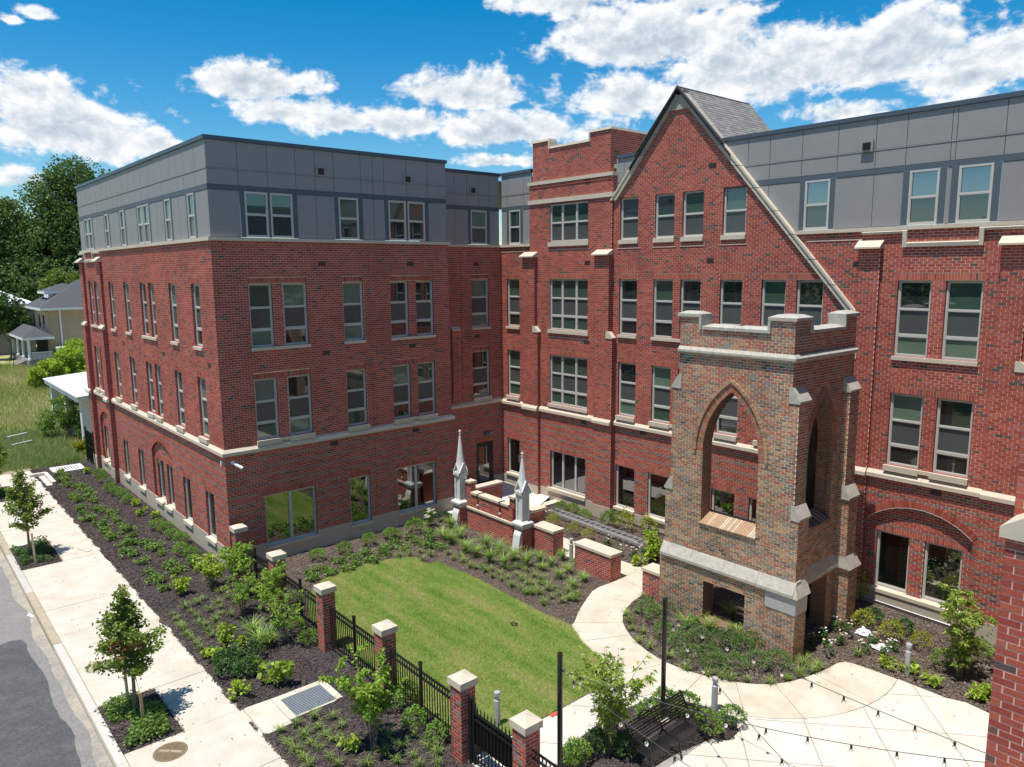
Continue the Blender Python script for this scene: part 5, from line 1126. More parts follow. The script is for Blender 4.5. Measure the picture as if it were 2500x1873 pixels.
PLANTS = [
  ('box', 'street', [(-0.55, 17.16), (-0.7, 15.82), (-0.86, 13.59), (-0.75, 12.84), (-0.67, 12.14), (-0.68, 11.06), (-0.74, 6.41), (-0.54, 5.85), (-0.58, 4.88), (-0.51, 3.95), (-0.89, 2.73), (-0.75, 2.05), (-0.88, 1.31)]),
  ('greybox', 'street', [(-0.55, 15.06)]),
  ('lime', 'street', [(-0.88, 18.33), (-0.51, 10.39), (-0.79, 8.81), (-0.31, 8.12), (-2.75, -5.76), (-2.63, -6.06), (-1.89, -5.79)]),
  ('per', 'street', [(-1.85, 15.83), (-1.75, 15.32), (-1.69, 14.34), (-1.78, 13.4), (-1.79, 12.43), (-1.94, 10.94), (-1.88, 10.45), (-1.77, 9.91), (-1.76, 9.33), (-1.74, 8.63), (-1.79, 7.68), (-1.75, 6.94), (-1.79, 6.06), (-1.87, 5.25), (-2.09, 5.28), (-2.41, 5.24), (-2.48, 4.47), (-2.4, 3.78), (-1.59, 4.84), (-1.57, 4.15), (-2.33, 2.81), (-1.42, 3.2), (-2.35, 13.75), (-2.35, 13.01), (-2.5, 11.52), (-2.49, 10.63), (-2.75, 9.6), (-2.52, 9.6), (-2.4, 8.49), (-2.47, 7.59), (-2.46, 6.85), (-2.42, 6.36), (-1.91, 18.19), (-2.05, 17.28), (-2.25, 16.19), (-2.27, 17.49), (-2.14, 18.86), (-1.86, 19.54), (-1.63, 1.89), (-1.6, 1.08), (-1.4, 1.15), (-2.31, 1.62), (-2.34, 1.07), (-2.4, 0.54), (-2.4, -0.2), (-1.55, 3.92)]),
  ('hyd', 'street', [(-2.05, -0.93, 1), (-0.59, 0.61, 1), (-2.06, -5.14, 0.9), (-1, 0.74, 0.6), (-1.91, -8.23, 1.15), (-2.78, -8.17, 0.75)]),
  ('lir', 'street', [(-1.88, -2.06), (-1.6, -1.85), (-2.27, -2.09), (-2.25, -2.55), (-2.74, -2.35), (-2.76, -2.74), (-2.83, -3.24), (-2.8, -3.55), (-2.85, -3.99), (-2.81, -4.33), (-2.83, -4.78), (-2.83, -5.12), (-2.25, -2.96), (-1.77, -2.86), (-1.38, -2.4), (-1.44, -2.85), (-2.29, -3.5), (-2.25, -3.76), (-1.88, -3.64), (-1.94, -4.09), (-2.28, -4.18), (-2.3, -4.58), (-1.03, -1.66), (-0.99, -2.23), (-1.41, -3.6), (-1.62, -3.29)]),
  ('dark', 'street', [(-2.64, -6.49), (-2.38, -6.49), (-2.22, -6.81), (-2.75, -6.93), (-2.41, -7.28), (-2.19, -7.29), (-1.84, -6.61)]),
  ('tuft', 'street', [(-1.36, -5.29), (-1.45, -6), (-1.27, -6.27)]),
  ('box', 'fence', [(-0.38, -6.85), (-0.31, -5.87)]),
  ('box', 'gate', [(-0.3, -12.21), (-0.22, -12.99), (-0.3, -11.22), (0.21, -11.19)]),
  ('lir', 'gate', [(-2.72, -10.3), (-1.91, -10.34), (-2.35, -10.33), (-2.02, -10.77), (-1.58, -10.63), (-2.79, -10.87), (-2.4, -10.83), (-2.02, -11.14), (-2.38, -11.23), (-1.97, -11.45), (-2.76, -11.23), (-2.33, -11.47), (-2.77, -11.61), (-2.33, -11.94), (-2.79, -11.92), (-2.3, -12.28), (-0.95, -12.15), (-0.48, -12.49), (-0.93, -12.65), (-0.46, -13.06), (-0.46, -13.39), (-0.93, -13.11), (-1.31, -13.02), (-0.97, -13.45), (-1.34, -12.61), (-1.84, -12.68), (-0.71, -13.71), (-1.59, -11.07)]),
  ('lime', 'gate', [(-1.83, -11.98)]),
  ('sap', 'gate', [(-1.44, -12.29)]),
  ('sap', 'fence', [(-0.04, -1.86), (-0.05, -4.93), (-1, -3.85), (-1.03, -6.97)]),
  ('box', 'court', [(2.71, -1.17), (3.77, -1.27), (4.91, -1.12), (5.92, -1.03), (6.04, -1.12), (7.05, -1.12, 1.25)]),
  ('per', 'court', [(2, -2.22), (1.71, -2.81), (2.5, -2.39), (2.42, -2.85), (3.14, -2.01), (2.98, -2.74), (3.73, -2.04), (3.53, -2.68), (4.31, -1.96), (4.12, -2.72), (5.09, -1.87), (4.89, -2.57), (5.85, -1.81), (5.59, -2.49), (6.56, -1.78), (6.43, -2.42), (7.31, -1.76), (7.03, -2.3), (4.18, -2.61), (6.48, -2.84), (6.73, -3.16)]),
  ('dark', 'court', [(8.77, -0.75)]),
  ('hydw', 'court', [(7.85, -0.93)]),
  ('lir', 'court', [(5.99, -3.08), (5.5, -3.12), (6.08, -3.64), (5.58, -3.86), (5.11, -3.02), (6.64, -3.97), (6.5, -4.52), (6.85, -4.5), (6.61, -4.96), (6.5, -5.5), (6.58, -5.73), (6.75, -5.89), (6.52, -6.75), (6.85, -6.74), (6.85, -7.19), (6.53, -7.77), (6.88, -6.24), (6.65, -6.19), (6.61, -7.13), (7.38, -6.61), (7.77, -6.65), (7.28, -7.14), (7.21, -7.52), (6.53, -8.45), (6.62, -8.13), (7.78, -7.12), (7.06, -7.96), (6.61, -8.65), (7.7, -6.74), (7.65, -7.66), (7.07, -7.67), (7.09, -8.07), (7.38, -8.25), (7.69, -8), (7.55, -8.48), (7.23, -8.78), (7.49, -8.87), (6.52, -8.56), (6.9, -8.48), (6.82, -8.83), (6.89, -9.31), (7.23, -9.33), (7.6, -9.39), (6.94, -9.75), (7.24, -9.76), (7.67, -9.73), (7.33, -9.97), (6.43, -9.44)]),
  ('tuft', 'court', [(7.47, -2.51), (7.41, -3.12), (8.01, -2.9), (8.48, -1.65), (7.3, -4.21), (7.3, -4.82), (8.06, -4.44), (7.3, -5.65), (8.15, -5.15), (7.41, -6.32), (8.09, -6.03), (8.08, -6.76), (8.73, -6.77, 0.7), (8.23, -7.41, 0.7), (8.78, -7.32, 0.7), (9.49, -7.19, 0.7), (8.76, -8.2, 0.7), (8.2, -8.33, 0.7), (9.43, -7.98, 0.7), (8.66, -9.05, 0.7), (8.01, -9.21, 0.7)]),
  ('box', 'ladder', [(13.37, -3.15), (13.45, -3.79), (13.26, -4.71)]),
  ('bush', 'ladder', [(13.39, -5.94, 1)]),
  ('yel', 'ladder', [(13.49, -6.76, 1.3), (13.97, -7.56, 1.25), (11.71, -4.42, 0.9), (11.62, -5.65, 0.8), (11.67, -6.42, 0.8)]),
  ('flo', 'ladder', [(11.74, -7.36), (11.37, -8.33), (11.53, -8.84), (11.96, -8.87), (11.87, -3.42), (12.26, -3.43)]),
  ('hyd', 'ladder', [(11.95, -9.45, 1.3), (11.11, -9.33, 0.7)]),
  ('box', 'tower', [(8.33, -12.08), (8.05, -12.62), (7.45, -13.44), (7.17, -14.13), (8, -13.93), (6.9, -14.77), (7.91, -14.27), (7.32, -15.04), (8.12, -14.76), (7.07, -15.38), (8.37, -14.99), (7.45, -15.72), (8.39, -15.41), (8.95, -15.4), (8.03, -16.05), (8.31, -16.48), (9.03, -12.58)]),
  ('tuft', 'tower', [(8.47, -13.4, 0.8), (8.96, -13.43, 0.8), (8.9, -13.95, 0.8), (9.22, -15.54, 0.8), (9.28, -15.07, 0.8), (9.06, -14.76, 0.8)]),
  ('lir', 'tower', [(7.5, -12.07), (8.15, -11.79), (9.11, -11.27), (7.16, -12.46), (6.74, -13.07), (6.73, -13.48), (7.24, -12.81), (6.67, -14.18), (6.51, -14.88), (6.68, -15.4), (6.86, -15.73), (6.91, -15.95), (7.22, -16.23), (7.55, -16.69), (8.06, -16.89), (8.42, -17.03), (8.85, -17.14), (9.17, -17.16), (8.98, -16.8), (9.46, -16.66), (7.75, -11.75)]),
  ('flo', 'plaza', [(10.73, -16.49), (10.14, -16.99), (10.93, -16.89), (11.57, -16.45), (11.75, -16.72), (10.35, -16.37), (10.94, -17.54), (11.48, -17.49), (11.08, -18.07), (11.6, -18.02)]),
  ('yel', 'plaza', [(12.32, -16.87, 1), (12.15, -17.76, 1), (12.27, -18.51, 0.95), (14.18, -15.89, 1.3)]),
  ('dark', 'plaza', [(13, -16.88), (12.96, -17.8)]),
  ('sap', 'plaza', [(11.25, -19.79)]),
  ('lime', 'plaza', [(10.65, -18.38), (10.77, -18.91), (10.58, -19.43), (10.66, -20.44), (11.08, -20.55)]),
  ('bush', 'plaza', [(11.62, -19.29, 0.8), (12.86, -19.8, 0.9)]),
  ('lir', 'plaza', [(9.08, -16.8), (8.91, -17.13), (8.53, -16.97), (9.22, -17.12), (8.09, -16.86), (10.6, -17.54)]),
  ('box', 'bench', [(1.58, -15.67, 1.1), (1.43, -15.6, 0.9), (4.02, -15.6, 1), (4.54, -15.7, 1.2), (4.89, -16.04, 1.1), (4.56, -15.96, 0.9), (4.54, -16.92, 1.1), (5.29, -17.07, 1)]),
  ('dark', 'bench', [(2.19, -15.7), (2.55, -16.2)]),
  ('sap', 'bench', [(2.39, -15.99)]),
]
# ------------------------------------------------------------------ plants
LM = dict(
    box=leafmat('leaf_box', (0.123, 0.263, 0.042), (0.290, 0.454, 0.084), .25), dark=leafmat('leaf_dark', (0.058, 0.135, 0.039), (0.123, 0.227, 0.063), .2), greybox=leafmat('leaf_grey', (0.160, 0.241, 0.126), (0.261, 0.327, 0.182), .25),
    lime=leafmat('leaf_lime', (0.232, 0.383, 0.042), (0.464, 0.596, 0.091), .35), per=leafmat('leaf_per', (0.109, 0.220, 0.042), (0.246, 0.383, 0.084), .3), lir=leafmat('leaf_strap', (0.138, 0.241, 0.056), (0.348, 0.454, 0.119), .25),
    tuft=leafmat('leaf_fountain', (0.160, 0.305, 0.063), (0.392, 0.540, 0.140), .3), yel=leafmat('leaf_yellow', (0.232, 0.312, 0.042), (0.493, 0.525, 0.077), .4), bush=leafmat('leaf_bush', (0.123, 0.248, 0.049), (0.290, 0.440, 0.091), .3),
    sap=leafmat('leaf_sapling', (0.174, 0.334, 0.049), (0.420, 0.596, 0.098), .4), mag=leafmat('leaf_magnolia', (0.189, 0.320, 0.063), (0.450, 0.568, 0.119), .4), tree=leafmat('leaf_maple', (0.116, 0.220, 0.036), (0.290, 0.383, 0.077), .35), rust=leafmat('leaf_rust', (0.377, 0.170, 0.084), (0.551, 0.256, 0.140), .3),
    oak=leafmat('leaf_oak', (0.055, 0.120, 0.036), (0.175, 0.280, 0.075), .25, pscale=.35), oakl=leafmat('leaf_oak_light', (0.123, 0.213, 0.036), (0.261, 0.355, 0.070), .3, pscale=.35))
STEM = mat('stem_grey', (.20, .165, .13), .9, var=.2, scale=20); STEMG = mat('stem_green', (.10, .15, .05), .8); BARK = mat('bark', (.22, .175, .135), .95, var=.25, scale=30, bump=.5, bscale=60)
WHITEFL = mat('petal_white', (.80, .80, .74), .7, var=.05); CREAMFL = mat('petal_cream', (.66, .70, .42), .7, var=.1)

def unit(v): return v / np.maximum(1e-9, np.linalg.norm(v, axis=-1, keepdims=True))
def leafquads(P, Dr, ln, wd, droop=.0):
    """diamond leaves: P base, Dr direction, length, width -> verts (n,4,3)"""
    n = len(P); Dr = unit(Dr); rnd = unit(rng.normal(size=(n, 3))); S = unit(np.cross(Dr, rnd)); ln = np.asarray(ln).reshape(-1, 1) * np.ones((n, 1)); wd = np.asarray(wd).reshape(-1, 1) * np.ones((n, 1))
    N = np.cross(S, Dr); mid = P + Dr * ln * .5 + N * wd * .18; tip = P + Dr * ln; tip[:, 2] -= (ln[:, 0] * droop)
    return np.stack([P, mid + S * wd * .5, tip, mid - S * wd * .5], 1)
def strapquads(n, h, w, spread, nseg=3, c=(0, 0)):
    a = rng.uniform(0, 2 * np.pi, n); L = h * rng.uniform(.6, 1.15, n); th0 = rng.uniform(.05, .55, n) * spread; V = []; 
    p = np.c_[c[0] + rng.normal(0, .02, n), c[1] + rng.normal(0, .02, n), np.zeros(n)]; Q = []
    side = np.c_[-np.sin(a), np.cos(a), np.zeros(n)]
    pts = [p]; th = th0.copy()
    for k in range(nseg):
        d = np.c_[np.sin(th) * np.cos(a), np.sin(th) * np.sin(a), np.cos(th)]; p = p + d * (L / nseg)[:, None]; pts.append(p); th = th + rng.uniform(.35, .75, n) * spread
    for k in range(nseg):
        w0 = w * (1 - .75 * max(0, k - .5) / nseg); w1 = w * (1 - .85 * (k + 1) / nseg)
        Q.append(np.stack([pts[k] - side * w0, pts[k] + side * w0, pts[k + 1] + side * w1, pts[k + 1] - side * w1], 1))
    return np.stack(Q, 1).reshape(-1, 4, 3)          # blade by blade, so each blade stays one strip
def strapmesh(name, n, h, w, spread, m, nseg=3):
    Q = strapquads(n, h, w, spread, nseg).reshape(n, nseg, 4, 3); V = np.zeros((n, nseg + 1, 2, 3))
    V[:, 0, 0] = Q[:, 0, 0]; V[:, 0, 1] = Q[:, 0, 1]
    for k in range(nseg): V[:, k + 1, 1] = Q[:, k, 2]; V[:, k + 1, 0] = Q[:, k, 3]
    idx = np.arange(n)[:, None, None] * (nseg + 1) * 2; F = np.array([[2 * k, 2 * k + 1, 2 * k + 3, 2 * k + 2] for k in range(nseg)])[None] + idx
    return npmesh(name, V.reshape(-1, 3), F.reshape(-1, 4), [m])
def qmesh(name, Q, mats, mi=None): return npmesh(name, Q.reshape(-1, 3), np.arange(4 * len(Q)).reshape(-1, 4), mats, mi)
def shrubmesh(name, n, r, h, ln, wd, m, lump=.18):
    d = unit(rng.normal(size=(n, 3))); d[:, 2] = np.abs(d[:, 2]) * 1.0 - .25 * rng.random(n); d = unit(d)
    f = np.array([1 + lump * 2 * noise.noise(Vector(x * 2.2) + Vector((n * .1, r * 7, h))) for x in d]); rad = rng.uniform(.55, 1.0, n) ** .5 * f
    P = d * rad[:, None] * np.array([r, r, h * .55]) + np.array([0, 0, h * .45]); P[:, 2] = np.maximum(P[:, 2], .015)
    return qmesh(name, leafquads(P, d + rng.normal(0, .7, (n, 3)) + [0, 0, .35], rng.uniform(.7, 1.2, n) * ln, wd, .15), [m])
def rosette(name, n, h, r, ln, wd, m, stems=7):
    c = rng.normal(0, r * .55, (stems, 2)); k = rng.integers(0, stems, n); a = rng.uniform(0, 2 * np.pi, n); z = h * rng.uniform(.25, 1, n)
    P = np.c_[c[k, 0] * (1 + z / h * .3), c[k, 1] * (1 + z / h * .3), z]; D = np.c_[np.cos(a), np.sin(a), rng.uniform(-.1, .75, n)]
    return qmesh(name, leafquads(P, D, rng.uniform(.7, 1.25, n) * ln, wd, .35), [m])
TPL = {}
def tpl(kind):
    if kind in TPL: return TPL[kind]
    f = dict(box=lambda: shrubmesh('rounded_shrub', 620, .27, .46, .062, .036, LM['box']), greybox=lambda: shrubmesh('rounded_shrub', 480, .27, .42, .06, .03, LM['greybox']),
             tbox=lambda: shrubmesh('rounded_shrub', 700, .33, .55, .055, .030, leafmat('leaf_box_deep', (.085, .185, .050), (.20, .32, .085), .25)),
             dark=lambda: shrubmesh('leafy_shrub', 420, .27, .42, .09, .045, LM['dark']), lime=lambda: rosette('lime_plant', 120, .32, .17, .13, .075, LM['lime']),
             per=lambda: rosette('leafy_perennial', 150, .28, .23, .15, .062, LM['per'], 9), lir=lambda: strapmesh('strap_leaf_clump', 46, .36, .0105, 1.0, LM['lir']),
             tuft=lambda: strapmesh('fountain_grass', 105, .72, .017, .66, LM['tuft'], 4), yel=lambda: shrubmesh('loose_shrub', 420, .29, .62, .075, .034, LM['yel'], .3),
             bush=lambda: shrubmesh('leafy_bush', 520, .33, .72, .085, .042, LM['bush'], .3), hyd=lambda: rosette('broadleaf_shrub', 115, .52, .24, .17, .115, LM['lime'], 6),
             flo=lambda: rosette('coneflower', 75, .30, .12, .12, .04, LM['dark'], 5), hydw=lambda: rosette('flowering_shrub', 170, .70, .22, .13, .085, LM['box'], 7))[kind]
    TPL[kind] = [f() for _ in range(3)]; return TPL[kind]
_fl = MB()
for k in range(10): a, b = 2 * math.pi * k / 10, 2 * math.pi * (k + .8) / 10; _fl.face([(0, 0, .01), (.042 * math.cos(a), .042 * math.sin(a), -.006), (.046 * math.cos((a + b) / 2), .046 * math.sin((a + b) / 2), -.010), (.042 * math.cos(b), .042 * math.sin(b), -.006)])
_fl.lathe([(.012, .008), (.016, .018), (.008, .03)], (0, 0, 0), 6, 1); FLM = _fl.mesh('flower', [WHITEFL, mat('flower_cone', (.42, .24, .06), .8)])
_mb = MB()
for k in range(26):
    d = unit(rng.normal(size=3)); d[2] = abs(d[2]); q = Vector(d) * .055; _mb.face([q + Vector((-.02, 0, 0)), q + Vector((0, -.02, .004)), q + Vector((.02, 0, 0)), q + Vector((0, .02, .012))])
MOPM = _mb.mesh('flower_head', [WHITEFL]); MOPC = MOPM.copy(); MOPC.materials.clear(); MOPC.materials.append(CREAMFL)

BEDN = dict(street='street bed', gate='bed in front of the gate pillars', fence='fence line', court='court bed', ladder='bed with the ladder', tower='tower bed', plaza='bed beyond the plaza', bench='planted island round the bench')
ORD = ['nearest', 'second', 'third', 'fourth', 'fifth', 'sixth', 'seventh', 'eighth', 'ninth', 'tenth', 'eleventh', 'twelfth', 'thirteenth', 'fourteenth', 'fifteenth', 'sixteenth', 'seventeenth', 'farthest']
def ordl(i, n, noun, ref): return ('%s %s %s' % ('farthest' if i == n - 1 and n > 2 else ORD[min(i, 16)], noun, ref))
CATS = dict(box='shrub', greybox='shrub', dark='shrub', lime='plant', per='plant', lir='plant', tuft='grass clump', yel='shrub', bush='shrub', hyd='shrub', flo='flower', hydw='shrub')
NOUN = dict(box='rounded green shrub', dark='dark leafy shrub', lime='small lime green plant', yel='yellow green loose shrub', bush='loose green bush', hyd='broad leaved lime shrub', tuft='arching green grass clump')
REFP = dict(street=((0, 0), 'from the building corner by the street wall'), gate=((-.05, -13.8), 'from the gate hinge pillar'), fence=((0, -7.4), 'from the fence pillar at the lawn corner'), court=((0, 0), 'from the street corner, in the court bed'),
            ladder=((12, -2.5), 'from the terrace, beside the ladder'), tower=((9, -16.5), 'from the tower corner, in the tower bed'), plaza=((9.5, -16.6), 'from the tower, in the bed beyond the plaza'), bench=((3.5, -16.9), 'from the bench, on the planted island'))
SHARED = dict(lir=('small strap leaf clump in the mulch of the %s', 'strap leaf clumps in the %s'), per=('low leafy green perennial planted in the mulch of the %s', 'leafy perennials in the %s'),
              flo=('white daisy flowered plant growing in the mulch of the %s', 'white coneflowers in the %s'))
def put_plant(kind, bed, x, y, s, label, group, z=-.125):
    me = random.choice(tpl('tbox' if kind == 'box' and bed == 'tower' else kind)); z = -.06 if bed == 'bench' else z
    o = link(me, me.name.split('.')[0], None, (x, y, z), random.uniform(0, 6.28), (s * random.uniform(.92, 1.08), s * random.uniform(.92, 1.08), s * random.uniform(.9, 1.12)), label, CATS[kind], group)
    if kind == 'flo':
        for _ in range(5):
            f = link(FLM, 'flower', o, (random.uniform(-.17, .17), random.uniform(-.17, .17), random.uniform(.33, .43)), sc=.72); f.rotation_euler = (random.uniform(-.4, .4), random.uniform(-.4, .4), 0)
    if kind == 'hydw':
        for i in range(9): link(MOPC if i < 3 else MOPM, 'flower_head', o, (random.uniform(-.27, .27), random.uniform(-.27, .27), random.uniform(.45, .84)), sc=1.25)
    return o
LMK = dict(court=[('northern pinnacle', 8.96, -1.66), ('southern pinnacle', 9.08, -5.4), ('grey stone by the lawn', 7.15, -7.83), ('free-standing low wall', 9.3, -8.9), ('bend of the path', 6.3, -11), ('low wall by the southern pinnacle', 9.4, -6.3), ('middle of the long lawn edge', 6.0, -7.6), ('widest bed corner by the path', 8.4, -9.8), ('lawn edge past the grey stone', 6.2, -9.2), ('lawn edge by the terrace wall', 6.1, -5.6), ('lawn corner by the terrace', 5.92, -4.2), ('wide court window', 2.3, 0), ('narrow court window', 5.2, 0), ('court window by the terrace', 8, 0)],
    street=[('building corner', 0, 0), ('arched street window', 0, 7.6), ('second street tree', -5.2, 6.4), ('vault lid', -1.5, 20), ('lawn corner pillar', 0, -7.4), ('nearer street tree', -5.07, -7.3), ('drain grate', -1.65, -9.45), ('street window nearest the corner', 0, 1.9), ('second street window', 0, 4.5), ('narrow window past the street arch', 0, 11), ('curved hose piece', -3.5, 5.6), ('far street window', 0, 13.6)],
    gate=[('drain grate', -1.65, -9.45), ('gate hinge pillar', -.05, -13.8), ('big leafy sapling', -1.4, -12.25), ('near manhole cover', -4.9, -9.4), ('fence pillar behind the sapling', -.05, -10.6)],
    tower=[('tower corner', 8.97, -16.56), ('short wall against the tower', 9.3, -11.6), ('bollard by the bench', 5.5, -16.4), ('bench pole', 4.2, -15.9), ('grey stone in the tower bed', 6.85, -14.6)],
    plaza=[('plaza bollard', 10.68, -18.8), ('spotlight by the tower', 9.9, -17.05), ('crumpled white bag', 12, -17.06), ('south foot of the tower', 8.97, -16.56), ('flat white bag', 11.5, -17.74)],
    ladder=[('ladder end by the tower', 12.6, -8.5), ('terrace edge', 11.5, -2.6), ('path behind the low wall', 9.8, -8.9)], bench=[('bench', 3.4, -16.7)], fence=[('lawn corner pillar', 0, -7.4)])
KNOUN = dict(lir='small strap leaf clump', per='low leafy green perennial', flo='white daisy flowered plant')
def landmark_labels(kind, bed, pts):
    by = {}
    for i, t in enumerate(pts):
        k = min(range(len(LMK[bed])), key=lambda q: (t[0] - LMK[bed][q][1]) ** 2 + (t[1] - LMK[bed][q][2]) ** 2); m = LMK[bed][k]; by.setdefault(k, []).append(((t[0] - m[1]) ** 2 + (t[1] - m[2]) ** 2, i))
    out = {}
    for k, L_ in by.items():
        L_.sort()
        for j, (_, i) in enumerate(L_): out[i] = ('%s %s to the %s' if j == 0 else '%s %s from the %s') % (ORD[min(j, 16)], KNOUN[kind], LMK[bed][k][0])
    return out
for kind, bed, pts in PLANTS:
    if kind == 'sap': continue
    b = BEDN[bed]; ref, rt = REFP[bed]; pts = sorted(pts, key=lambda t: (t[0] - ref[0]) ** 2 + (t[1] - ref[1]) ** 2)
    LL = landmark_labels(kind, bed, pts) if kind in SHARED else {}
    n = len(pts)
    for i, t in enumerate(pts):
        s = t[2] if len(t) > 2 else 1.0
        if kind in SHARED: lab, grp = LL[i], SHARED[kind][1] % b
        elif kind == 'greybox': lab, grp = 'grey green rounded shrub in the row along the street wall', None
        elif kind == 'hydw': lab, grp = 'tall flowering shrub with white and cream flower heads near the terrace wall', None
        elif n == 1: lab, grp = '%s in the %s' % (NOUN[kind], b), None
        elif n <= 18: lab, grp = ordl(i, n, NOUN[kind], rt), '%ss in the %s' % (NOUN[kind], b)
        else: lab, grp = '%s growing in the %s' % (NOUN[kind], b), '%ss in the %s' % (NOUN[kind], b)
        if kind == 'lir': s *= random.uniform(.72, 1.12) * (.92 if bed == 'street' else 1)
        if kind == 'per' and bed == 'court': s *= .85
        if kind == 'per' and bed == 'street': s *= random.uniform(.65, 1.0)
        put_plant(kind, bed, t[0], t[1], s, lab, grp)

put_plant('tuft', 'tower', 9.95, -14.0, 1.0, 'arching grass clump growing inside the tower behind its low opening', None); put_plant('yel', 'tower', 10.6, -14.6, 1.0, 'loose shrub growing inside the tower behind its low opening', None)
# ---- saplings with many stems
def sapling(x, y, h, r, nst, nleaf, lab, lm, ln=.085, wd=.045, zl=.35, z=-.11, lowleaf=.25, name='sapling'):
    o = wroot(name, (x, y, z), lab, 'sapling'); mb = MB(); ends = []
    for i in range(nst):
        a = 2 * math.pi * i / nst + random.uniform(-.4, .4); rr = r * random.uniform(.25, 1.0); hh = h * random.uniform(.72, 1.0) * (1 - .18 * rr / r)
        p0 = Vector((x + .05 * math.cos(a), y + .05 * math.sin(a), z)); p3 = Vector((x + rr * math.cos(a), y + rr * math.sin(a), z + hh)); pts = []
        for k in range(7):
            t = k / 6; pts.append(p0 + (p3 - p0) * t + Vector((math.cos(a), math.sin(a), 0)) * (rr * .25 * math.sin(t * math.pi) * (-1)) + Vector((random.uniform(-.02, .02), random.uniform(-.02, .02), 0)))
        mb.tube(pts, [.014 * (1 - .75 * k / 6) for k in range(7)], 5, cap=False); ends.append((pts, a))
        for _ in range(6):
            t = random.uniform(lowleaf + .1, .95); k = int(t * 6); q = pts[k] + (pts[min(6, k + 1)] - pts[k]) * (t * 6 - k); aa = random.uniform(0, 6.28); l = random.uniform(.15, .38) * min(1, r * 1.3)
            e = q + Vector((math.cos(aa) * l, math.sin(aa) * l, l * random.uniform(.2, .9))); mb.tube([q, (q + e) / 2 + Vector((0, 0, .02)), e], [.005, .004, .002], 4, cap=False); ends.append(([q, (q + e) / 2, e], aa))
    mb.build('stems', STEM, o)
    P, D = [], []
    for _ in range(nleaf):
        pts, a = random.choice(ends)
        t = random.uniform(.25, 1.0) if len(pts) == 3 else max(lowleaf, random.random() ** .6)
        if len(pts) != 3 and t < .5 and random.random() < .6: continue
        k = min(len(pts) - 2, int(t * (len(pts) - 1))); f = t * (len(pts) - 1) - k; q = pts[k] + (pts[k + 1] - pts[k]) * f
        P.append(q + Vector((random.gauss(0, .02), random.gauss(0, .02), random.gauss(0, .02)))); aa = random.uniform(0, 6.28); D.append((math.cos(aa), math.sin(aa), random.uniform(-.5, .7)))
    P = np.array([tuple(p) for p in P]); D = np.array(D)
    link(qmesh('crown', leafquads(P, D, rng.uniform(.7, 1.25, len(P)) * ln, wd, .3), [lm]), 'crown', o); return o
sapling(-1.40, -12.25, 2.55, 1.0, 10, 4200, 'big leafy multi-stemmed sapling in front of the fence beside the drain grate', LM['sap'], .095, .060, lowleaf=.3)
sapling(-.62, -2.35, 2.15, .75, 9, 3000, 'dense bright green sapling nearest the building corner, rising above the fence', LM['sap'], .082, .052, lowleaf=.35)
sapling(-.55, -4.9, 2.0, .85, 9, 2700, 'bright green sapling spreading over the fence between second and third pillar', LM['sap'], .080, .050, lowleaf=.35)
sapling(-1.05, -3.7, 1.7, .85, 9, 1500, 'thin twiggy sapling in the street bed before the second pillar', LM['sap'], .075, .042, lowleaf=.25)
sapling(-.85, -6.3, 1.95, .80, 10, 1100, 'sparse grey-stemmed sapling standing in mulch before the third pillar', LM['sap'], .070, .038, lowleaf=.3)
sapling(-1.0, -1.0, 1.15, .75, 7, 800, 'low bright green sapling by the street corner of the building', LM['lime'], .11, .065, lowleaf=.2)
sapling(2.35, -15.9, 3.0, 1.1, 11, 2100, 'tall airy sapling with long pale leaves growing beside the bench', LM['mag'], .145, .055, lowleaf=.12, z=-.06)
sapling(11.5, -19.75, 2.6, 1.1, 10, 2500, 'tall light green sapling in the bed at the near wing corner', LM['mag'], .125, .055, lowleaf=.12)
sapling(14.0, -15.55, 1.5, .32, 5, 260, 'thin yellow green climber against the wall behind the tower', LM['yel'], .09, .045, lowleaf=.2)
sapling(11.95, -9.35, 1.35, .38, 5, 420, 'bright lime vine-like plant at the tower end of the ladder', LM['lime'], .15, .105, lowleaf=.1)

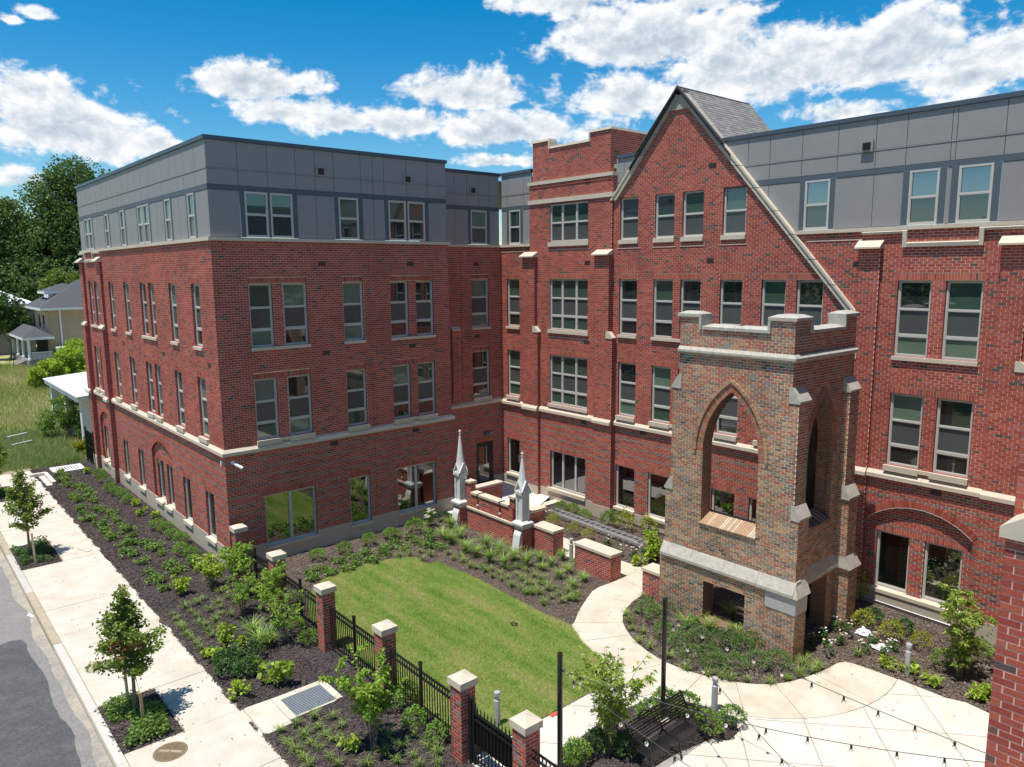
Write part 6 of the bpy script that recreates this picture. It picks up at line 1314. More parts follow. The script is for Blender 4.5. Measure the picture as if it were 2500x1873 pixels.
# ---- trees along the kerb
def street_tree(x, y, h, r, lab, nleaf=5200, z=-.10, rust=0, stakes=()):
    o = wroot('street_tree', (x, y, z), lab, 'tree', 'young trees along the kerb'); mb = MB(); top = Vector((x - .05, y + .05, z + h))
    trunk = [Vector((x, y, z)) + (top - Vector((x, y, z))) * t + Vector((.04 * math.sin(t * 5), .03 * math.cos(t * 4), 0)) for t in np.linspace(0, 1, 9)]
    mb.tube(trunk, [.045 * (1 - .85 * t) + .004 for t in np.linspace(0, 1, 9)], 8, cap=False); mb.build('trunk', BARK, o); mb = MB(); P, D, Q, E = [], [], [], []
    lim = []
    for i in range(46):
        t = .30 + .70 * (i / 46) ** .92; k = t * 8; q = trunk[int(min(7, k))].lerp(trunk[min(8, int(k) + 1)], k - int(k)); a = i * 2.4 + random.uniform(-.5, .5)
        f = min(1, (t - .24) / .16) * (1.06 - t) / .80; l = r * max(.16, f) * random.uniform(.65, 1.2); e = q + Vector((math.cos(a) * l, math.sin(a) * l, l * random.uniform(.25, .8))); m = q.lerp(e, .5) + Vector((0, 0, .04))
        mb.tube([q, m, e], [.012 * (1.1 - t) + .004, .006, .003], 4, cap=False); lim.append((q, m, e, l))
    mb.build('limbs', BARK, o)
    tot = sum(w[3] for w in lim)
    for (q, m, e, l) in lim:
        for _ in range(int(nleaf * l / tot)):
            t = random.random() ** .65; c = q.lerp(e, t); s = .035 + .055 * l / r
            P.append((c.x + random.gauss(0, s), c.y + random.gauss(0, s), c.z + random.gauss(0, s) * .8)); a = random.uniform(0, 6.28); D.append((math.cos(a), math.sin(a), random.uniform(-.5, .5)))
    P, D = np.array(P), np.array(D); mi = np.zeros(len(P), int)
    if rust: mi[(np.abs(P[:, 2] - (z + h * .60)) < .17) & (np.hypot(P[:, 0] - x + .12, P[:, 1] - y + .25) < r * .38) & (rng.random(len(P)) < .6)] = 1
    link(qmesh('crown', leafquads(P, D, rng.uniform(.7, 1.25, len(P)) * .085, .07, .25), [LM['tree'], LM['rust']], mi), 'crown', o); return o
street_tree(-5.07, -7.30, 3.15, .98, 'young maple tree with a rusty leaf patch in the nearer tree pit', 5000, rust=1)
street_tree(-5.25, 6.42, 3.25, 1.05, 'young maple tree in the second tree pit along the kerb', 4600)
street_tree(-5.15, 16.4, 3.5, .95, 'young maple tree in the far tree pit at the frame edge', 3600)
def ground_cover(i, a, b):
    n = 3600; X = rng.uniform(-5.62, -4.48, n); Y = rng.uniform(a + .1, b - .1, n); f = np.array([noise.noise(Vector((x * 1.3, y * 1.1, i * 5.0))) for x, y in zip(X, Y)])
    edge = (np.hypot((X + 5.05) / .68, (Y - (a + b) / 2) / 1.3))
    k = (f > -.12 + (edge - .55) * .5); X, Y, f = X[k], Y[k], f[k]; n = len(X); Z = -.09 + rng.uniform(.02, .30, n) * np.clip(.5 + f, .25, 1)
    aa = rng.uniform(0, 6.28, n); link(qmesh('ground_cover', leafquads(np.c_[X, Y, Z], np.c_[np.cos(aa), np.sin(aa), rng.uniform(-.2, .8, n)], rng.uniform(.06, .11, n), .05, .2), [LM['dark'] if i else LM['per']]), 'ground_cover', kind='stuff')
for i, (a, b) in enumerate(PIT): ground_cover(i, a, b)
SOFTW = mat('stake_wood', (.50, .33, .17), .8, var=.15, scale=20); SOFTW2 = mat('stake_pale', (.56, .46, .33), .8, var=.1, scale=20)
for nm, (x, y, h, m, tx, ty) in (('orange wooden tree stake with a guy rope in front of the nearer street tree', (-5.04, -7.92, .72, SOFTW, -5.07, -7.3)), ('pale wooden tree stake behind the nearer street tree', (-5.08, -6.72, 1.3, SOFTW2, -5.07, -7.3)), ('pale wooden tree stake beside the second street tree', (-5.20, 5.50, 1.05, SOFTW2, -5.25, 6.42))):
    t = wroot('tree_stake', (x, y, -.1), nm, 'stake', 'wooden stakes beside the street trees'); mb = MB(); mb.hexa([(x - .03, y - .03, -.2), (x + .03, y - .03, -.2), (x + .03, y + .03, -.2), (x - .03, y + .03, -.2), (x - .05, y + .0, h), (x + .01, y + .0, h), (x + .01, y + .06, h), (x - .05, y + .06, h)]); mb.build('post', m, t)
    mb = MB(); mb.tube([(x, y, h - .08), (tx, ty, 1.15)], .006, 4); mb.build('guy_rope', mat('rope', (.30, .27, .22), .9), t)

# ---- big trees beyond the field and across the street
def big_tree(name, x, y, h, blobs, n, leaf, lm, lab, grp, trunk_h=None, z=-.4, k=1.0):
    """blobs: crown masses (dx, dy, z, rx, rz)"""
    blobs = [tuple(q * k for q in b) for b in blobs]
    o = wroot(name, (x, y, z), lab, 'tree', grp); mb = MB(); th = trunk_h or h * .45
    mb.tube([(x, y, z), (x + .1, y, z + th * .5), (x, y, z + th)], [.035 * h ** .9 * .5, .028 * h ** .9 * .5, .018 * h ** .9 * .5], 8, cap=False)
    for (dx, dy, bz, rx, rz) in blobs: mb.tube([(x, y, z + th * .75), (x + dx * .5, y + dy * .5, z + (th * .75 + bz) / 2 + .5), (x + dx, y + dy, z + bz)], [.10 * h / 12, .06 * h / 12, .02], 5, cap=False)
    mb.build('trunk', BARK, o); P, D = [], []
    w = np.array([b[3] ** 2 * b[4] for b in blobs]); w = w / w.sum()
    for b, q in zip(blobs, w):
        dx, dy, bz, rx, rz = b; m = max(40, int(n * q)); ncl = max(10, int(22 * (rx * rx * rz) ** .45)); cd = unit(rng.normal(size=(ncl, 3))); cr = rng.uniform(.45, 1.0, ncl); cc = cd * cr[:, None] * np.array([rx, rx, rz]); cs = rng.uniform(.14, .30, ncl) * (rx + rz) * .5
        k = rng.integers(0, ncl, m); d = unit(rng.normal(size=(m, 3))); rad = rng.uniform(.3, 1.0, m) ** .5
        P.append(cc[k] + d * (rad * cs[k])[:, None] * np.array([1.1, 1.1, .75]) + np.array([x + dx, y + dy, z + bz])); D.append(d + [0, 0, .2] + rng.normal(0, .5, (m, 3)))
    P, D = np.concatenate(P), np.concatenate(D); link(qmesh('crown', leafquads(P, D, rng.uniform(.7, 1.3, len(P)) * leaf, leaf * .7, .2), [lm]), 'crown', o); return o
# ------------------------------------------------------------------ small things of the court and the street
BOLL = mat('bollard_grey', (.40, .41, .41), .45, var=.04)
bl = None
for (x, y, lab) in ((1.21, -13.42, 'grey bollard light at the lawn edge just behind the black gate'), (9.66, -7.46, 'grey bollard light in the gap between two low brick walls'), (5.52, -16.42, 'grey bollard light standing among the shrubs beside the bench'), (10.68, -18.80, 'grey bollard light in the bed at the plaza edge beyond the tower')):
    if bl is None:
        r = empty('bollard_light', (x, y, -.1), lab, 'bollard', 'grey bollard lights')
        mb = MB(); mb.lathe([(.075, 0), (.075, .62)], n=20); mb.lathe([(.075, .621), (.048, .66), (.048, .70)], n=20); a = mb.build('post', BOLL, r, smooth=False)
        mb = MB(); mb.lathe([(.052, .661), (.052, .76)], n=16); b = mb.build('lens', glassmat('lens_pale', (.45, .47, .47), .15, 1.4), r)
        mb = MB(); mb.lathe([(.075, .745), (.075, .82), (.068, .832)], n=20); c = mb.build('cap', BOLL, r); bl = (a, b, c)
    else:
        r = empty('bollard_light', (x, y, -.1), lab, 'bollard', 'grey bollard lights')
        for q in bl: w = q.copy(); COL.objects.link(w); w.parent = r
# string light poles and strings
POLES = [(.78, -15.95, 2.88, 'black pole holding string lights beside the gate path'), (4.2334, -15.87, 2.96, 'black pole holding string lights behind the bench'), (4.25, -22.9, 2.9, 'black pole holding string lights hidden past the near wing corner'), (.55, -22.9, 2.9, 'black pole holding string lights at the plaza side near the camera')]
for (x, y, h, lab) in POLES[:3]:
    r = wroot('light_pole', (x, y, -.1), lab, 'pole', 'string light poles'); mb = MB(); mb.lathe([(.055, -.1), (.055, h - .01), (.045, h)], (x, y, 0), 16); mb.build('post', mat('black_paint', (.014, .014, .015), .22), r, smooth=False)
    mb = MB(); mb.tube([(x + .05, y, h - .40), (x + .11, y - .01, h - .40), (x + .12, y - .02, h - .43)], .008, 5); mb.build('hook', GALV, r)
    mb = MB(); mb.lathe([(.16, -.1), (.16, -.04), (.06, -.03)], (x, y, 0), 16); mb.build('footing', CONCB, r)
CABLE = mat('cable', (.05, .05, .052), .5); BULB = glassmat('bulb_glass', (.9, .9, .9), .03, 1.3); BULB.node_tree.nodes['Principled BSDF'].inputs['Transmission Weight'].default_value = .92
def string(i, j, sag, lab, tend=1.0, n=11):
    (x0, y0, h0, _), (x1, y1, h1, _) = POLES[i], POLES[j]; a, b = Vector((x0 + .05, y0, h0 - .40)), Vector((x1, y1, h1 - .40)); r = wroot('string_light', (x0, y0, h0 - .4), lab, 'string light', 'strings of bulbs over the plaza')
    P = lambda t: a.lerp(b, t) - Vector((0, 0, sag * 4 * t * (1 - t))); mb = MB(); mb.tube([P(t) for t in np.linspace(0, tend, 30)], .007, 5); mb.build('cable', CABLE, r)
    sk = MB(); sk.lathe([(.014, -.012), (.022, -.02), (.022, -.065), (.016, -.075)], n=8); sme = sk.mesh('socket', [BLACK]); gk = MB(); gk.lathe([(.012, -.07), (.026, -.085), (.038, -.115), (.030, -.150), (.008, -.163)], n=10); gme = gk.mesh('bulb', [BULB], True)
    for k in range(n):
        t = (k + .55) / n * tend; link(sme, 'socket', r, loc=P(t)); link(gme, 'bulb', r, loc=P(t))
string(0, 3, .35, 'string of bulbs running from the gate path pole down out of frame'); string(0, 2, .30, 'string of bulbs running from the gate path pole over the bench')
string(1, 2, .12, 'string of bulbs running from the bench pole past the tower to the near wing'); string(1, 3, .40, 'string of bulbs dropping steeply from the bench pole over the plaza')
# bench
bx = wroot('park_bench', (3.4, -16.7, -.1), 'black slatted metal bench beside the planted island with string lights overhead', 'bench'); BEN = mat('bench_black', (.013, .013, .014), .3)
B0, B1, BY = 2.45, 4.32, -16.45          # bench runs along x; back towards the north
for k in range(11):
    y = -16.55 - .44 * k / 10; mb = MB(); mb.box(B0, B1, y - .011, y + .011, .335 - .02 * math.sin(k / 10 * 3.1), .345 - .02 * math.sin(k / 10 * 3.1)); mb.build('seat_slat', BEN, bx)
for k in range(8):
    t = k / 7; y = -16.52 + .20 * t; z = .42 + .36 * t
    mb = MB(); mb.hexa([(B0, y - .004, z), (B1, y - .004, z), (B1, y + .010, z), (B0, y + .010, z), (B0, y + .010, z + .030 if k not in (2, 5) else z + .045), (B1, y + .010, z + .030 if k not in (2, 5) else z + .045), (B1, y + .022, z + .028), (B0, y + .022, z + .028)]); mb.build('back_slat', BEN, bx)
for x in (B0 - .03, (B0 + B1) / 2, B1 + .03):
    mb = MB(); mb.tube([(x, -16.26, .80), (x, -16.54, .36), (x, -16.98, .32), (x, -17.0, .2), (x, -17.05, -.1)], .022, 6); mb.tube([(x, -16.52, .36), (x, -16.45, .2), (x, -16.40, -.1)], .022, 6); mb.build('frame', BEN, bx)
for x in (B0 - .03, B1 + .03): mb = MB(); mb.tube([(x, -16.40, .56), (x, -16.7, .575), (x, -16.95, .55), (x, -17.0, .34)], .018, 6); mb.build('armrest', BEN, bx)
# ladder lying in the bed
ld = wroot('ladder', (12.7, -6, .0), 'silver aluminium extension ladder lying across the shrubs by the wall', 'ladder'); ALU = mat('aluminium', (.62, .63, .64), .4, var=.05, metal=.6)
la, lb = Vector((12.72, -3.60, .10)), Vector((12.62, -8.55, .06)); sd_ = Vector((1, .02, 0)).normalized() * .19
for s, zz in ((-1, 0), (1, 0), (-.86, .06), (.86, .06)):
    mb = MB(); a = la + sd_ * s + Vector((0, .3 if zz else 0, zz)); b = lb + sd_ * s + Vector((0, .3 if zz else 0, zz)); w = Vector((.012, 0, 0)); u = Vector((0, 0, .04)); mb.hexa([a - w - u, b - w - u, b + w - u, a + w - u, a - w + u, b - w + u, b + w + u, a + w + u]); mb.build('rail', ALU, ld)
rg = MB(); rg.tube([(-.17, 0, 0), (.17, 0, 0)], .018, 6); rme = rg.mesh('rung', [ALU])
for k in range(17): link(rme, 'rung', ld, loc=la.lerp(lb, (k + .5) / 17) + Vector((0, 0, .03)))
# drain grate in its frame
gr = wroot('drain_grate', (-1.65, -9.45, -.1), 'grey steel bar grate set in a concrete frame beside the sidewalk', 'grate')
for x0, x1, y0, y1 in ((-2.36, -2.18, -10.02, -8.86), (-1.12, -.94, -9.96, -8.88), (-2.18, -1.12, -10.01, -9.95), (-2.18, -1.12, -9.06, -8.87)): mb = MB(); mb.box(x0 + .003, x1 - .003, y0 + .003, y1 - .003, -.2, -.092); mb.build('frame', CONCB, gr)
mb = MB(); mb.box(-2.18, -1.12, -9.95, -9.06, -.4, -.22); mb.build('pit', DARK, gr)
gb = MB(); gb.box(-.525, .525, -.016, .016, -.03, .03); gme = gb.mesh('bar', [mat('grate_steel', (.42, .47, .50), .45, var=.06, metal=.4)])
for k in range(14): link(gme, 'bar', gr, loc=(-1.65, -9.92 + .832 * k / 13, -.125))
# manhole covers
def manhole(x, y, r_, lab, m, det):
    o = wroot('manhole_cover', (x, y, -.1), lab, 'manhole cover', 'manhole covers in the sidewalk'); mb = MB(); mb.lathe([(r_, -.12), (r_, -.092), (r_ - .03, -.0915)], (x, y, 0), 40); mb.build('rim', m, o)
    mb = MB(); mb.lathe([(r_ - .035, -.12), (r_ - .035, -.0905)], (x, y, 0), 40); mb.build('lid', m, o)
    if det:
        mb = MB()
        for i in range(-9, 10):
            for j in range(-9, 10):
                px_, py_ = x + i * .033, y + j * .033
                if math.hypot(px_ - x, py_ - y) < r_ - .06 and not (abs((i + j)) < 3): mb.box(px_ - .011, px_ + .011, py_ - .011, py_ + .011, -.0905, -.085)
        mb.build('tread', m, o)
        mb = MB(); mb.hexa([(x - .20, y + .16, -.0903), (x - .15, y + .21, -.0903), (x + .21, y - .15, -.0903), (x + .16, y - .20, -.0903), (x - .20, y + .16, -.086), (x - .15, y + .21, -.086), (x + .21, y - .15, -.086), (x + .16, y - .20, -.086)]); mb.build('name_bar', mat('iron_pale', (.36, .30, .20), .6), o)
manhole(-4.88, -9.38, .36, 'round patterned iron manhole cover in the nearest sidewalk slab', mat('iron_brown', (.235, .175, .105), .65, var=.2, scale=12, metal=.2), True)
manhole(-5.20, -4.25, .34, 'plain round tan cover in the sidewalk behind the nearer street tree', mat('cover_tan', (.40, .33, .235), .8, var=.12), False)
# security cameras
sc_ = wroot('security_camera', (.3, -.1, 3.72), 'white security camera mounted on the court wall near the building corner', 'camera'); CW = mat('camera_white', (.80, .80, .80), .35)
mb = MB(); mb.lathe([(.07, 0), (.07, .03)], (0, 0, 0), 12); m_ = mb.mesh('mount', [CW]); o = link(m_, 'mount', sc_, loc=(.26, -.012, 3.80)); o.rotation_euler = (R(90), 0, 0)
mb = MB(); mb.tube([(.26, -.03, 3.79), (.30, -.10, 3.75), (.36, -.16, 3.71)], [.035, .035, .045], 10); mb.tube([(.33, -.13, 3.73), (.50, -.30, 3.61)], [.055, .060], 12); mb.build('body', CW, sc_)
mb = MB(); mb.tube([(.495, -.296, 3.613), (.505, -.306, 3.606)], .045, 12); mb.build('lens', GLASS['black'], sc_)
sc2 = wroot('wall_sensor', (-.03, .3, 3.8), 'small white sensor box on the street wall at the building corner', 'sensor'); mb = MB(); mb.box(-.06, -.005, .22, .30, 3.72, 3.86); mb.build('box', CW, sc2); mb = MB(); mb.tube([(-.03, .26, 3.72), (-.05, .26, 3.66)], .02, 8); mb.build('eye', CW, sc2)
# spot lights in the beds
for (x, y, d, lab) in ((11.45, -16.98, (-.5, .6), 'dark spotlight on a spike between white daisies, nearer the white bag'), (9.90, -17.05, (.3, .6), 'dark spotlight on a spike by the tower corner at the plaza edge'), (8.60, -15.86, (.6, .2), 'dark spotlight on a spike among shrubs at the tower foot'), (9.06, -11.62, (.6, 0), 'dark spotlight beside the short wall against the tower'), (9.02, -6.22, (.3, .5), 'dark spotlight at the foot of the low wall by the southern pinnacle')):
    r = wroot('spotlight', (x, y, -.1), lab, 'spotlight', 'garden spotlights'); SPM = mat('spot_bronze', (.10, .095, .085), .45); d = Vector((d[0], d[1], .9)).normalized()
    mb = MB(); mb.tube([(x, y, -.15), (x, y, .02)], .015, 6); mb.build('spike', SPM, r); a = Vector((x, y, .02)); mb = MB(); mb.tube([a - d * .08, a + d * .16], .045, 12); mb.build('lamp_head', SPM, r); mb = MB(); mb.tube([a + d * .155, a + d * .165], .038, 12); mb.build('lens', GLASS['black'], r)
# litter
def lump(name, x, y, z, sx, sy, sz, m, lab, cat, grp=None, seed=0):
    mb = MB(); n, k = 14, 9
    for j in range(k + 1):
        for i in range(n):
            a, b = 2 * math.pi * i / n, math.pi * j / k - math.pi / 2; d = Vector((math.cos(a) * math.cos(b), math.sin(a) * math.cos(b), math.sin(b))); f = 1 + .55 * noise.noise(d * 2.6 + Vector((seed, 0, 0))); mb.v.append((d.x * sx * f, d.y * sy * f, max(-.02, d.z * sz * f)))
    for j in range(k):
        for i in range(n): mb.f.append((j * n + i, j * n + (i + 1) % n, (j + 1) * n + (i + 1) % n, (j + 1) * n + i)); mb.m.append(0)
    return link(mb.mesh(name, [m]), name, None, (x, y, z), label=lab, cat=cat, group=grp)
BAG = mat('plastic_white', (.78, .79, .80), .4, var=.08)
lump('plastic_bag', 12.0, -17.06, -.09, .17, .20, .14, BAG, 'crumpled white plastic bag on mulch behind the spotlight', 'bag', 'white bags in the bed', 1); lump('plastic_bag', 11.5, -17.74, -.09, .15, .26, .09, BAG, 'flat white plastic bag on mulch nearer the bollard', 'bag', 'white bags in the bed', 4)
lump('river_stone', 7.15, -7.83, -.12, .14, .12, .10, mat('stone_grey', (.30, .31, .28), .9), 'grey rounded stone between strap leaf clumps beside the lawn', 'stone', None, 2)
lump('river_stone', 6.85, -14.62, -.12, .14, .11, .09, mat('stone_grey', (.30, .31, .28), .9), 'grey rounded stone in the tower bed by the path edge', 'stone', None, 6)
mb = MB()
for i in range(5): a = 2 * math.pi * i / 5; mb.tube([(4.74 + .06 * math.cos(a), -9.95 + .09 * math.sin(a), -.05), (4.74 + .10 * math.cos(a + .9), -9.95 + .14 * math.sin(a + .9), -.02), (4.74 + .05 * math.cos(a + 1.7), -9.95 + .08 * math.sin(a + 1.7), -.06)], .014, 6)
mb.build('cable_coil', BLACK, None, label='small tangle of black cable lying on the lawn', cat='cable')
mb = MB(); 
for i in range(4): mb.face([(2.36 + .05 * i, -14.08 + .03 * random.random(), -.09), (2.42 + .05 * i, -14.10 + .05 * random.random(), -.06), (2.44 + .05 * i, -13.98, -.05 - .02 * random.random()), (2.36 + .05 * i, -13.96, -.085)])
mb.build('wrapper', mat('wrapper_red', (.62, .10, .06), .5), None, label='crumpled red wrapper at the lawn edge by the path', cat='litter')
mb = MB(); mb.hexa([(-6.13, .98, -.225), (-6.0, .70, -.225), (-5.96, .78, -.225), (-6.05, 1.15, -.225), (-6.13, .98, -.218), (-6.0, .70, -.218), (-5.96, .78, -.218), (-6.05, 1.15, -.218)]); mb.build('paper', mat('paper_white', (.82, .82, .82), .8), None, label='white sheet of paper lying on the street beside the kerb', cat='paper')
mb = MB(); mb.tube([(-3.72, 6.1, -.09), (-3.62, 5.7, -.088), (-3.50, 5.45, -.088), (-3.36, 5.5, -.088), (-3.32, 5.75, -.09)], .012, 6); mb.build('hose_piece', mat('hose_grey', (.30, .33, .30), .6), None, label='curved piece of grey hose on the sidewalk behind the second street tree', cat='hose')
# gate end, vault lid and ramp wall at the far end of the street bed
vf = wroot('metal_gate', (-.22, 20.3, -.1), 'black metal gate panel at the far end of the street wall', 'gate'); mb = MB()
for y in (19.45, 21.4): mb.box(-.27, -.19, y - .04, y + .04, -.1, 1.9)
mb.build('post', BLACK, vf)
for z in (.05, .9, 1.7): mb = MB(); mb.box(-.25, -.21, 19.49, 21.36, z - .02, z + .02); mb.build('rail', BLACK, vf)
t = MB(); t.box(-.01, .01, -.01, .01, 0, 1.75); me = t.mesh('picket', [BLACK])
for k in range(16): link(me, 'picket', vf, loc=(-.23, 19.58 + .112 * k, .0))
mb = MB(); mb.box(-.215, -.21, 19.5, 21.35, .1, 1.68); mb.build('screen_panel', mat('screen_black', (.02, .02, .02), .6), vf)
vl = wroot('vault_lid', (-1.5, 20.0, -.1), 'white concrete vault lid with slots in the dark mulch at the far bed end', 'grate'); WC = mat('vault_white', (.72, .70, .66), .85)
mb = MB()
for x0, x1, y0, y1 in ((-2.25, -1.95, 19.4, 20.8), (-1.0, -.75, 19.4, 20.8), (-1.95, -1.0, 19.4, 19.65), (-1.95, -1.0, 20.55, 20.8)): mb.box(x0, x1, y0, y1, -.2, -.05)
mb.build('frame', WC, vl)
for k in range(7): mb = MB(); mb.box(-1.94 + .135 * k, -1.87 + .135 * k, 19.65, 20.55, -.2, -.055); mb.build('bar', WC, vl)
rw = wroot('ramp_kerb', (-2.9, 18.5, -.1), 'pale concrete kerb wall turning the corner at the far end of the sidewalk', 'kerb'); mb = MB()
mb.box(-3.35, -2.6, 19.35, 19.55, -.3, .06); mb.box(-2.72, -2.55, 17.0, 19.345, -.3, .06); mb.build('wall', CONCW, rw); mb = MB(); mb.box(-3.3, -2.73, 17.0, 19.34, -.3, -.095); mb.build('slab', CONCW, rw)
# white rack in the field
rk = wroot('white_rack', (-2.4, 29, -.3), 'white metal two-bar rack standing in the overgrown field', 'rack'); WM = mat('white_metal', (.74, .74, .74), .5)
for y, z in ((28.1, .1), (29.9, .3)): mb = MB(); mb.tube([(-3.0, y, z), (-1.9, y + .4, z + .04)], .04, 6); mb.build('bar', WM, rk); mb = MB(); mb.tube([(-2.9, y, -.3), (-2.9, y, z)], .03, 6); mb.tube([(-2.0, y + .36, -.3), (-2.0, y + .36, z)], .03, 6); mb.build('leg', WM, rk)
# ------------------------------------------------------------------ neighbours
def hip(x0, x1, y0, y1, z0, zr, ov, m, root, name='roof', along='y'):
    X0, X1, Y0, Y1 = x0 - ov, x1 + ov, y0 - ov, y1 + ov; w = min(X1 - X0, Y1 - Y0) / 2
    r0, r1 = ((X0 + w, (Y0 + Y1) / 2), (X1 - w, (Y0 + Y1) / 2)) if X1 - X0 > Y1 - Y0 else (((X0 + X1) / 2, Y0 + w), ((X0 + X1) / 2, Y1 - w))
    mb = MB(); c = [(X0, Y0, z0), (X1, Y0, z0), (X1, Y1, z0), (X0, Y1, z0)]; a, b = (*r0, zr), (*r1, zr)
    if X1 - X0 > Y1 - Y0: mb.face([c[0], c[1], b, a]); mb.face([c[1], c[2], b]); mb.face([c[2], c[3], a, b]); mb.face([c[3], c[0], a])
    else: mb.face([c[0], c[1], a]); mb.face([c[1], c[2], b, a]); mb.face([c[2], c[3], b]); mb.face([c[3], c[0], a, b])
    mb.build(name, m, root); mb = MB(); mb.box(X0, X1, Y0, Y1, z0 - .3, z0 - .004); mb.build('eaves', WM, root)
SLATE = mat('roof_slate', (.080, .082, .088), .9, var=.25, scale=7); TAN = mat('stucco_tan', (.36, .27, .185), .9, var=.10, scale=1.2); TANL = mat('stucco_cream', (.56, .38, .25), .9)
th = wroot('tan_house', (12, 82, -.3), 'two-storey tan stucco house with dark hipped roof, dormer and white columned porch', 'house')
mb = MB(); mb.box(7.4, 19, 77.2, 86.8, -.5, 6.2); mb.build('wall', TAN, th); mb = MB(); mb.box(7.34, 7.40, 77.25, 86.7, 3.4, 6.0); mb.build('front_wall', TANL, th)
hip(7.4, 19, 77.2, 86.8, 6.5, 9.9, .9, SLATE, th)
mb = MB(); mb.box(8.3, 11, 80.6, 84.2, 7.0, 8.1); mb.build('dormer', WM, th); mb = MB(); mb.box(8.24, 8.29, 81.0, 83.8, 7.25, 7.95); mb.build('dormer_window', GLASS['dark'], th); hip(8.3, 12, 80.6, 84.2, 8.35, 9.3, .6, SLATE, th, 'dormer_roof')
for y in (79.2, 82.0, 85.8): mb = MB(); mb.box(7.26, 7.33, y - .62, y + .62, 3.7, 5.7); f = mb.build('window', WM, th); mb = MB(); mb.box(7.22, 7.25, y - .5, y + .5, 3.82, 5.58); mb.build('pane', GLASS['dark'], f)
mb = MB(); mb.tube([(8.6, 77.12, 6.2), (8.6, 77.12, 0)], .09, 6); mb.build('downpipe', WM, th)
mb = MB(); mb.box(4.9, 7.39, 76.2, 88.6, -.4, .5); mb.build('porch_floor', mat('porch_wood', (.25, .23, .21), .8), th); hip(4.7, 7.3, 76.0, 88.8, 3.2, 4.3, .3, SLATE, th, 'porch_roof')
for y in (76.5, 80.6, 84.6, 88.3): mb = MB(); mb.lathe([(.24, .5), (.24, .7), (.17, .75), (.15, 2.75), (.22, 2.85), (.22, 2.9)], (5.05, y, 0), 10); mb.build('column', WM, th)
for k in range(16): mb = MB(); mb.box(5.3 + .13 * k, 5.36 + .13 * k, 76.28, 76.33, .55, 1.35); mb.build('baluster', WM, th)
mb = MB(); mb.box(5.2, 7.38, 76.25, 76.36, 1.351, 1.43); mb.build('rail', WM, th)
for k in range(5): mb = MB(); mb.box(3.6 + .26 * k, 3.86 + .26 * k, 78.0, 81.0, -.4, -.15 + .13 * k); mb.build('step', mat('porch_wood', (.25, .23, .21), .8), th)
for y in (77.9, 81.1): mb = MB(); mb.tube([(3.6, y, .6), (4.9, y, 1.35)], .035, 5); mb.tube([(3.6, y, -.3), (3.6, y, .6)], .035, 5); mb.build('handrail', BLACK, th)
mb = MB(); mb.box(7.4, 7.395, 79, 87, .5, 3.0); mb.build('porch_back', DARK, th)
tr = wroot('white_trailer', (10, 75.2, -.3), 'low white flat-topped trailer in front of the tan house', 'trailer'); mb = MB(); mb.box(7.7, 14, 74.4, 76.1, -.3, 1.85); mb.build('body', mat('trailer_white', (.62, .63, .60), .6), tr); mb = MB(); mb.box(7.6, 14.1, 74.3, 76.2, 1.854, 1.95); mb.build('roof', WM, tr)
gh = wroot('grey_house', (-1, 99, -.3), 'grey clapboard house with bright white metal roof left of the tan house', 'house'); SID = mat('clapboard_grey', (.27, .25, .225), .85)
mb = MB(); mb.box(-10, 8.4, 94.7, 104, -1.2, 6.2); mb.build('wall', SID, gh)
for k in range(36): mb = MB(); mb.prism([(94.695, -.3 + .18 * k), (94.65, -.3 + .18 * k), (94.685, -.125 + .18 * k), (94.695, -.125 + .18 * k)], lambda q, t: (t, q[0], q[1]), -10, 8.4); mb.build('clapboard', SID, gh)
hip(-10, 8.4, 94.7, 104, 6.5, 9.0, .5, mat('roof_white', (.80, .80, .80), .6, var=.03), gh)
g2 = wroot('grey_roofed_house', (2, 124, -.3), 'house with dark grey roof showing behind the white metal roof', 'house'); mb = MB(); mb.box(-12, 13, 119, 129, -2, 7.6); mb.build('wall', SID, g2); hip(-12, 13, 119, 129, 7.9, 11.2, .6, SLATE, g2)
sh = wroot('porch_house', (2, 30, -.3), 'white flat porch roof on square columns beside the overgrown field', 'house'); WR = mat('roof_pale', (.60, .60, .62), .8, var=.08, scale=1.5)
mb = MB(); mb.hexa([(.15, 25.0, 2.98), (4.6, 25.0, 3.1), (4.6, 36.2, 3.1), (.15, 36.2, 2.98), (.15, 25.0, 3.06), (4.6, 25.0, 3.42), (4.6, 36.2, 3.42), (.15, 36.2, 3.06)]); mb.build('porch_roof', WR, sh); mb = MB(); mb.box(.22, 4.5, 25.1, 36.1, 2.72, 2.975); mb.build('fascia', WM, sh)
for y in (25.9, 30.6, 35.4): mb = MB(); mb.box(.45, .95, y - .25, y + .25, -.3, 2.715); mb.build('column', WM, sh)
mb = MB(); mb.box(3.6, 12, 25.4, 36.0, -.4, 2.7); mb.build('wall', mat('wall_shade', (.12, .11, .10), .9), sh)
mb = MB(); mb.hexa([(1.0, 27.0, 3.16), (1.5, 28.0, 3.16), (1.45, 28.05, 3.16), (.95, 27.05, 3.16), (1.0, 27.0, 3.22), (1.5, 28.0, 3.22), (1.45, 28.05, 3.22), (.95, 27.05, 3.22)]); mb.build('batten', WM, sh)
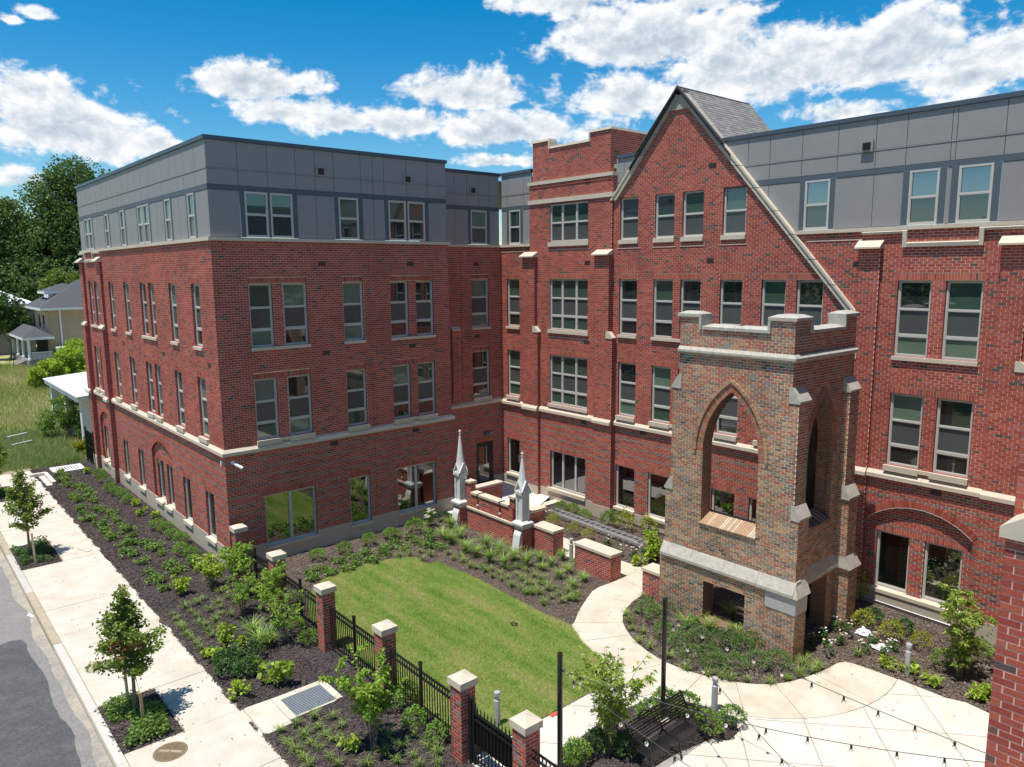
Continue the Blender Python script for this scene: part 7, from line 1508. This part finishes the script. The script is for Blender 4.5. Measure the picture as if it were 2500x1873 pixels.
# background trees and bushes
def rb(n, r, h, top):
    return [(random.uniform(-r, r), random.uniform(-r, r), random.uniform(h, top), random.uniform(.45, .7) * r, random.uniform(.40, .65) * r) for _ in range(n)]
big_tree('oak_tree', 18.2, 111.8, 30, [(0, 0, 22.8, 3.4, 3.3), (-2.6, 0, 19.5, 3.6, 4.2), (3.2, 0, 20, 3.6, 4.2), (0, 0, 15.5, 5.0, 4.5), (-3.8, 0, 13.0, 4.2, 4.0), (4.4, 1, 13.5, 4.0, 4.5), (0, -2, 9.0, 5.2, 3.6), (-5.2, -1, 8.4, 3.6, 3.4), (4.5, -1, 7.5, 3.6, 3.4)], 52000, .44, LM['oak'], 'tallest dark green oak behind the tan house', 'trees behind the houses', 10, k=1.13)
big_tree('oak_tree', 9.0, 116, 23, [(0, 0, 17.2, 3.4, 3.2), (-2.4, 0, 13.8, 4.0, 3.6), (2.6, 0, 13.2, 3.6, 3.6), (-4.6, -1, 9.6, 3.6, 3.2), (1.0, -2, 8.8, 4.4, 3.4)], 32000, .44, LM['oak'], 'broad dark green oak left of the tallest one', 'trees behind the houses', 8, k=1.13)
big_tree('leafy_tree', 1.8, 118, 18, [(0, 0, 12.0, 3.6, 3.2), (-3, 0, 9.2, 3.6, 3.0), (2.4, 0, 8.6, 3.2, 3.0)], 15000, .42, LM['oakl'], 'light green tree at the left edge behind the white roof', 'trees behind the houses', 6, k=1.13)
big_tree('oak_tree', 27.9, 111, 28, [(0, 0, 21.2, 3.0, 3.0), (-3, 0, 18, 3.2, 3.2), (3, 0, 17, 3.4, 3.2), (0, 0, 12, 5, 4)], 14000, .42, LM['oak'], 'dark tree whose top peeks over the grey cladding', 'trees behind the houses', 9, k=1.13)
big_tree('leafy_tree', 10.6, 91, 11, [(0, 0, 9.6, 1.7, 1.9), (.8, -1, 7.6, 2.0, 1.7), (2.6, 0, 8.6, 2.0, 2.2)], 7000, .36, LM['oakl'], 'bright green small tree right behind the tan house roof', 'trees behind the houses', 5)
big_tree('leafy_tree', 4.6, 88, 9, [(0, 0, 6.6, 2.2, 1.9), (-1.6, 0, 4.8, 2.0, 1.7), (1.0, -.6, 4.4, 1.8, 1.8)], 7000, .34, LM['oak'], 'dark small tree between the grey house and the porch', 'trees behind the houses', 3)
for (x, y, s, m, lab) in ((.2, 29.6, 1.0, 'bush', 'tall weedy shrub growing before the white porch columns'), (1.5, 27.6, .85, 'dark', 'dark green ivy shrub under the white porch roof'), (.3, 23.6, .42, 'yel', 'small weedy shrub beside the black metal gate'), (5.6, 58, 1.3, 'lime', 'bright green thicket behind the white porch roof'), (7.6, 62, 1.5, 'lime', 'bright green thicket before the low white trailer'), (3.6, 56, 1.0, 'lime', 'bright green thicket at the field edge, left of the others')):
    big_tree('weed_shrub', x, y, 3.0 * s, [(0, 0, 1.9 * s, 1.15 * s, 1.0 * s), (-.7 * s, .2, 1.2 * s, 1.0 * s, .9 * s), (.8 * s, -.2, 1.1 * s, 1.0 * s, .9 * s)], 5200, .13 if y < 40 else .26, LM[m], lab, 'overgrown shrubs round the field', 1.0, z=-.3)
# trees across the street, seen only as reflections in the glass
big_tree('street_oak', -34, -18, 15, [(0, 0, 12, 3.6, 3.2), (-3, 1, 9, 3.6, 3.2), (3, 0, 9, 3.4, 3.0), (0, 3, 7, 3.8, 3.0), (0, -3, 7.4, 3.8, 3.2)], 9000, .6, LM['oak'], 'broad green oak across the street from the court', 'oaks across the street', 6)
src = [o for o in bpy.data.objects if o.name == 'street_oak'][0]
for k, (x, y, lab) in enumerate(((-33, -6, 'green oak across the street facing the gate'), (-36, 6, 'green oak across the street facing the building corner'), (-34, 19, 'green oak across the street facing the far bed end'), (-33, -31, 'green oak across the street behind the camera'))):
    c = src.copy(); COL.objects.link(c); c.location = (x, y, -.4); c['label'] = lab; c.rotation_euler = (0, 0, k * 1.3)
    for ch in src.children: q = ch.copy(); COL.objects.link(q); q.parent = c; q.matrix_parent_inverse = ch.matrix_parent_inverse.copy()
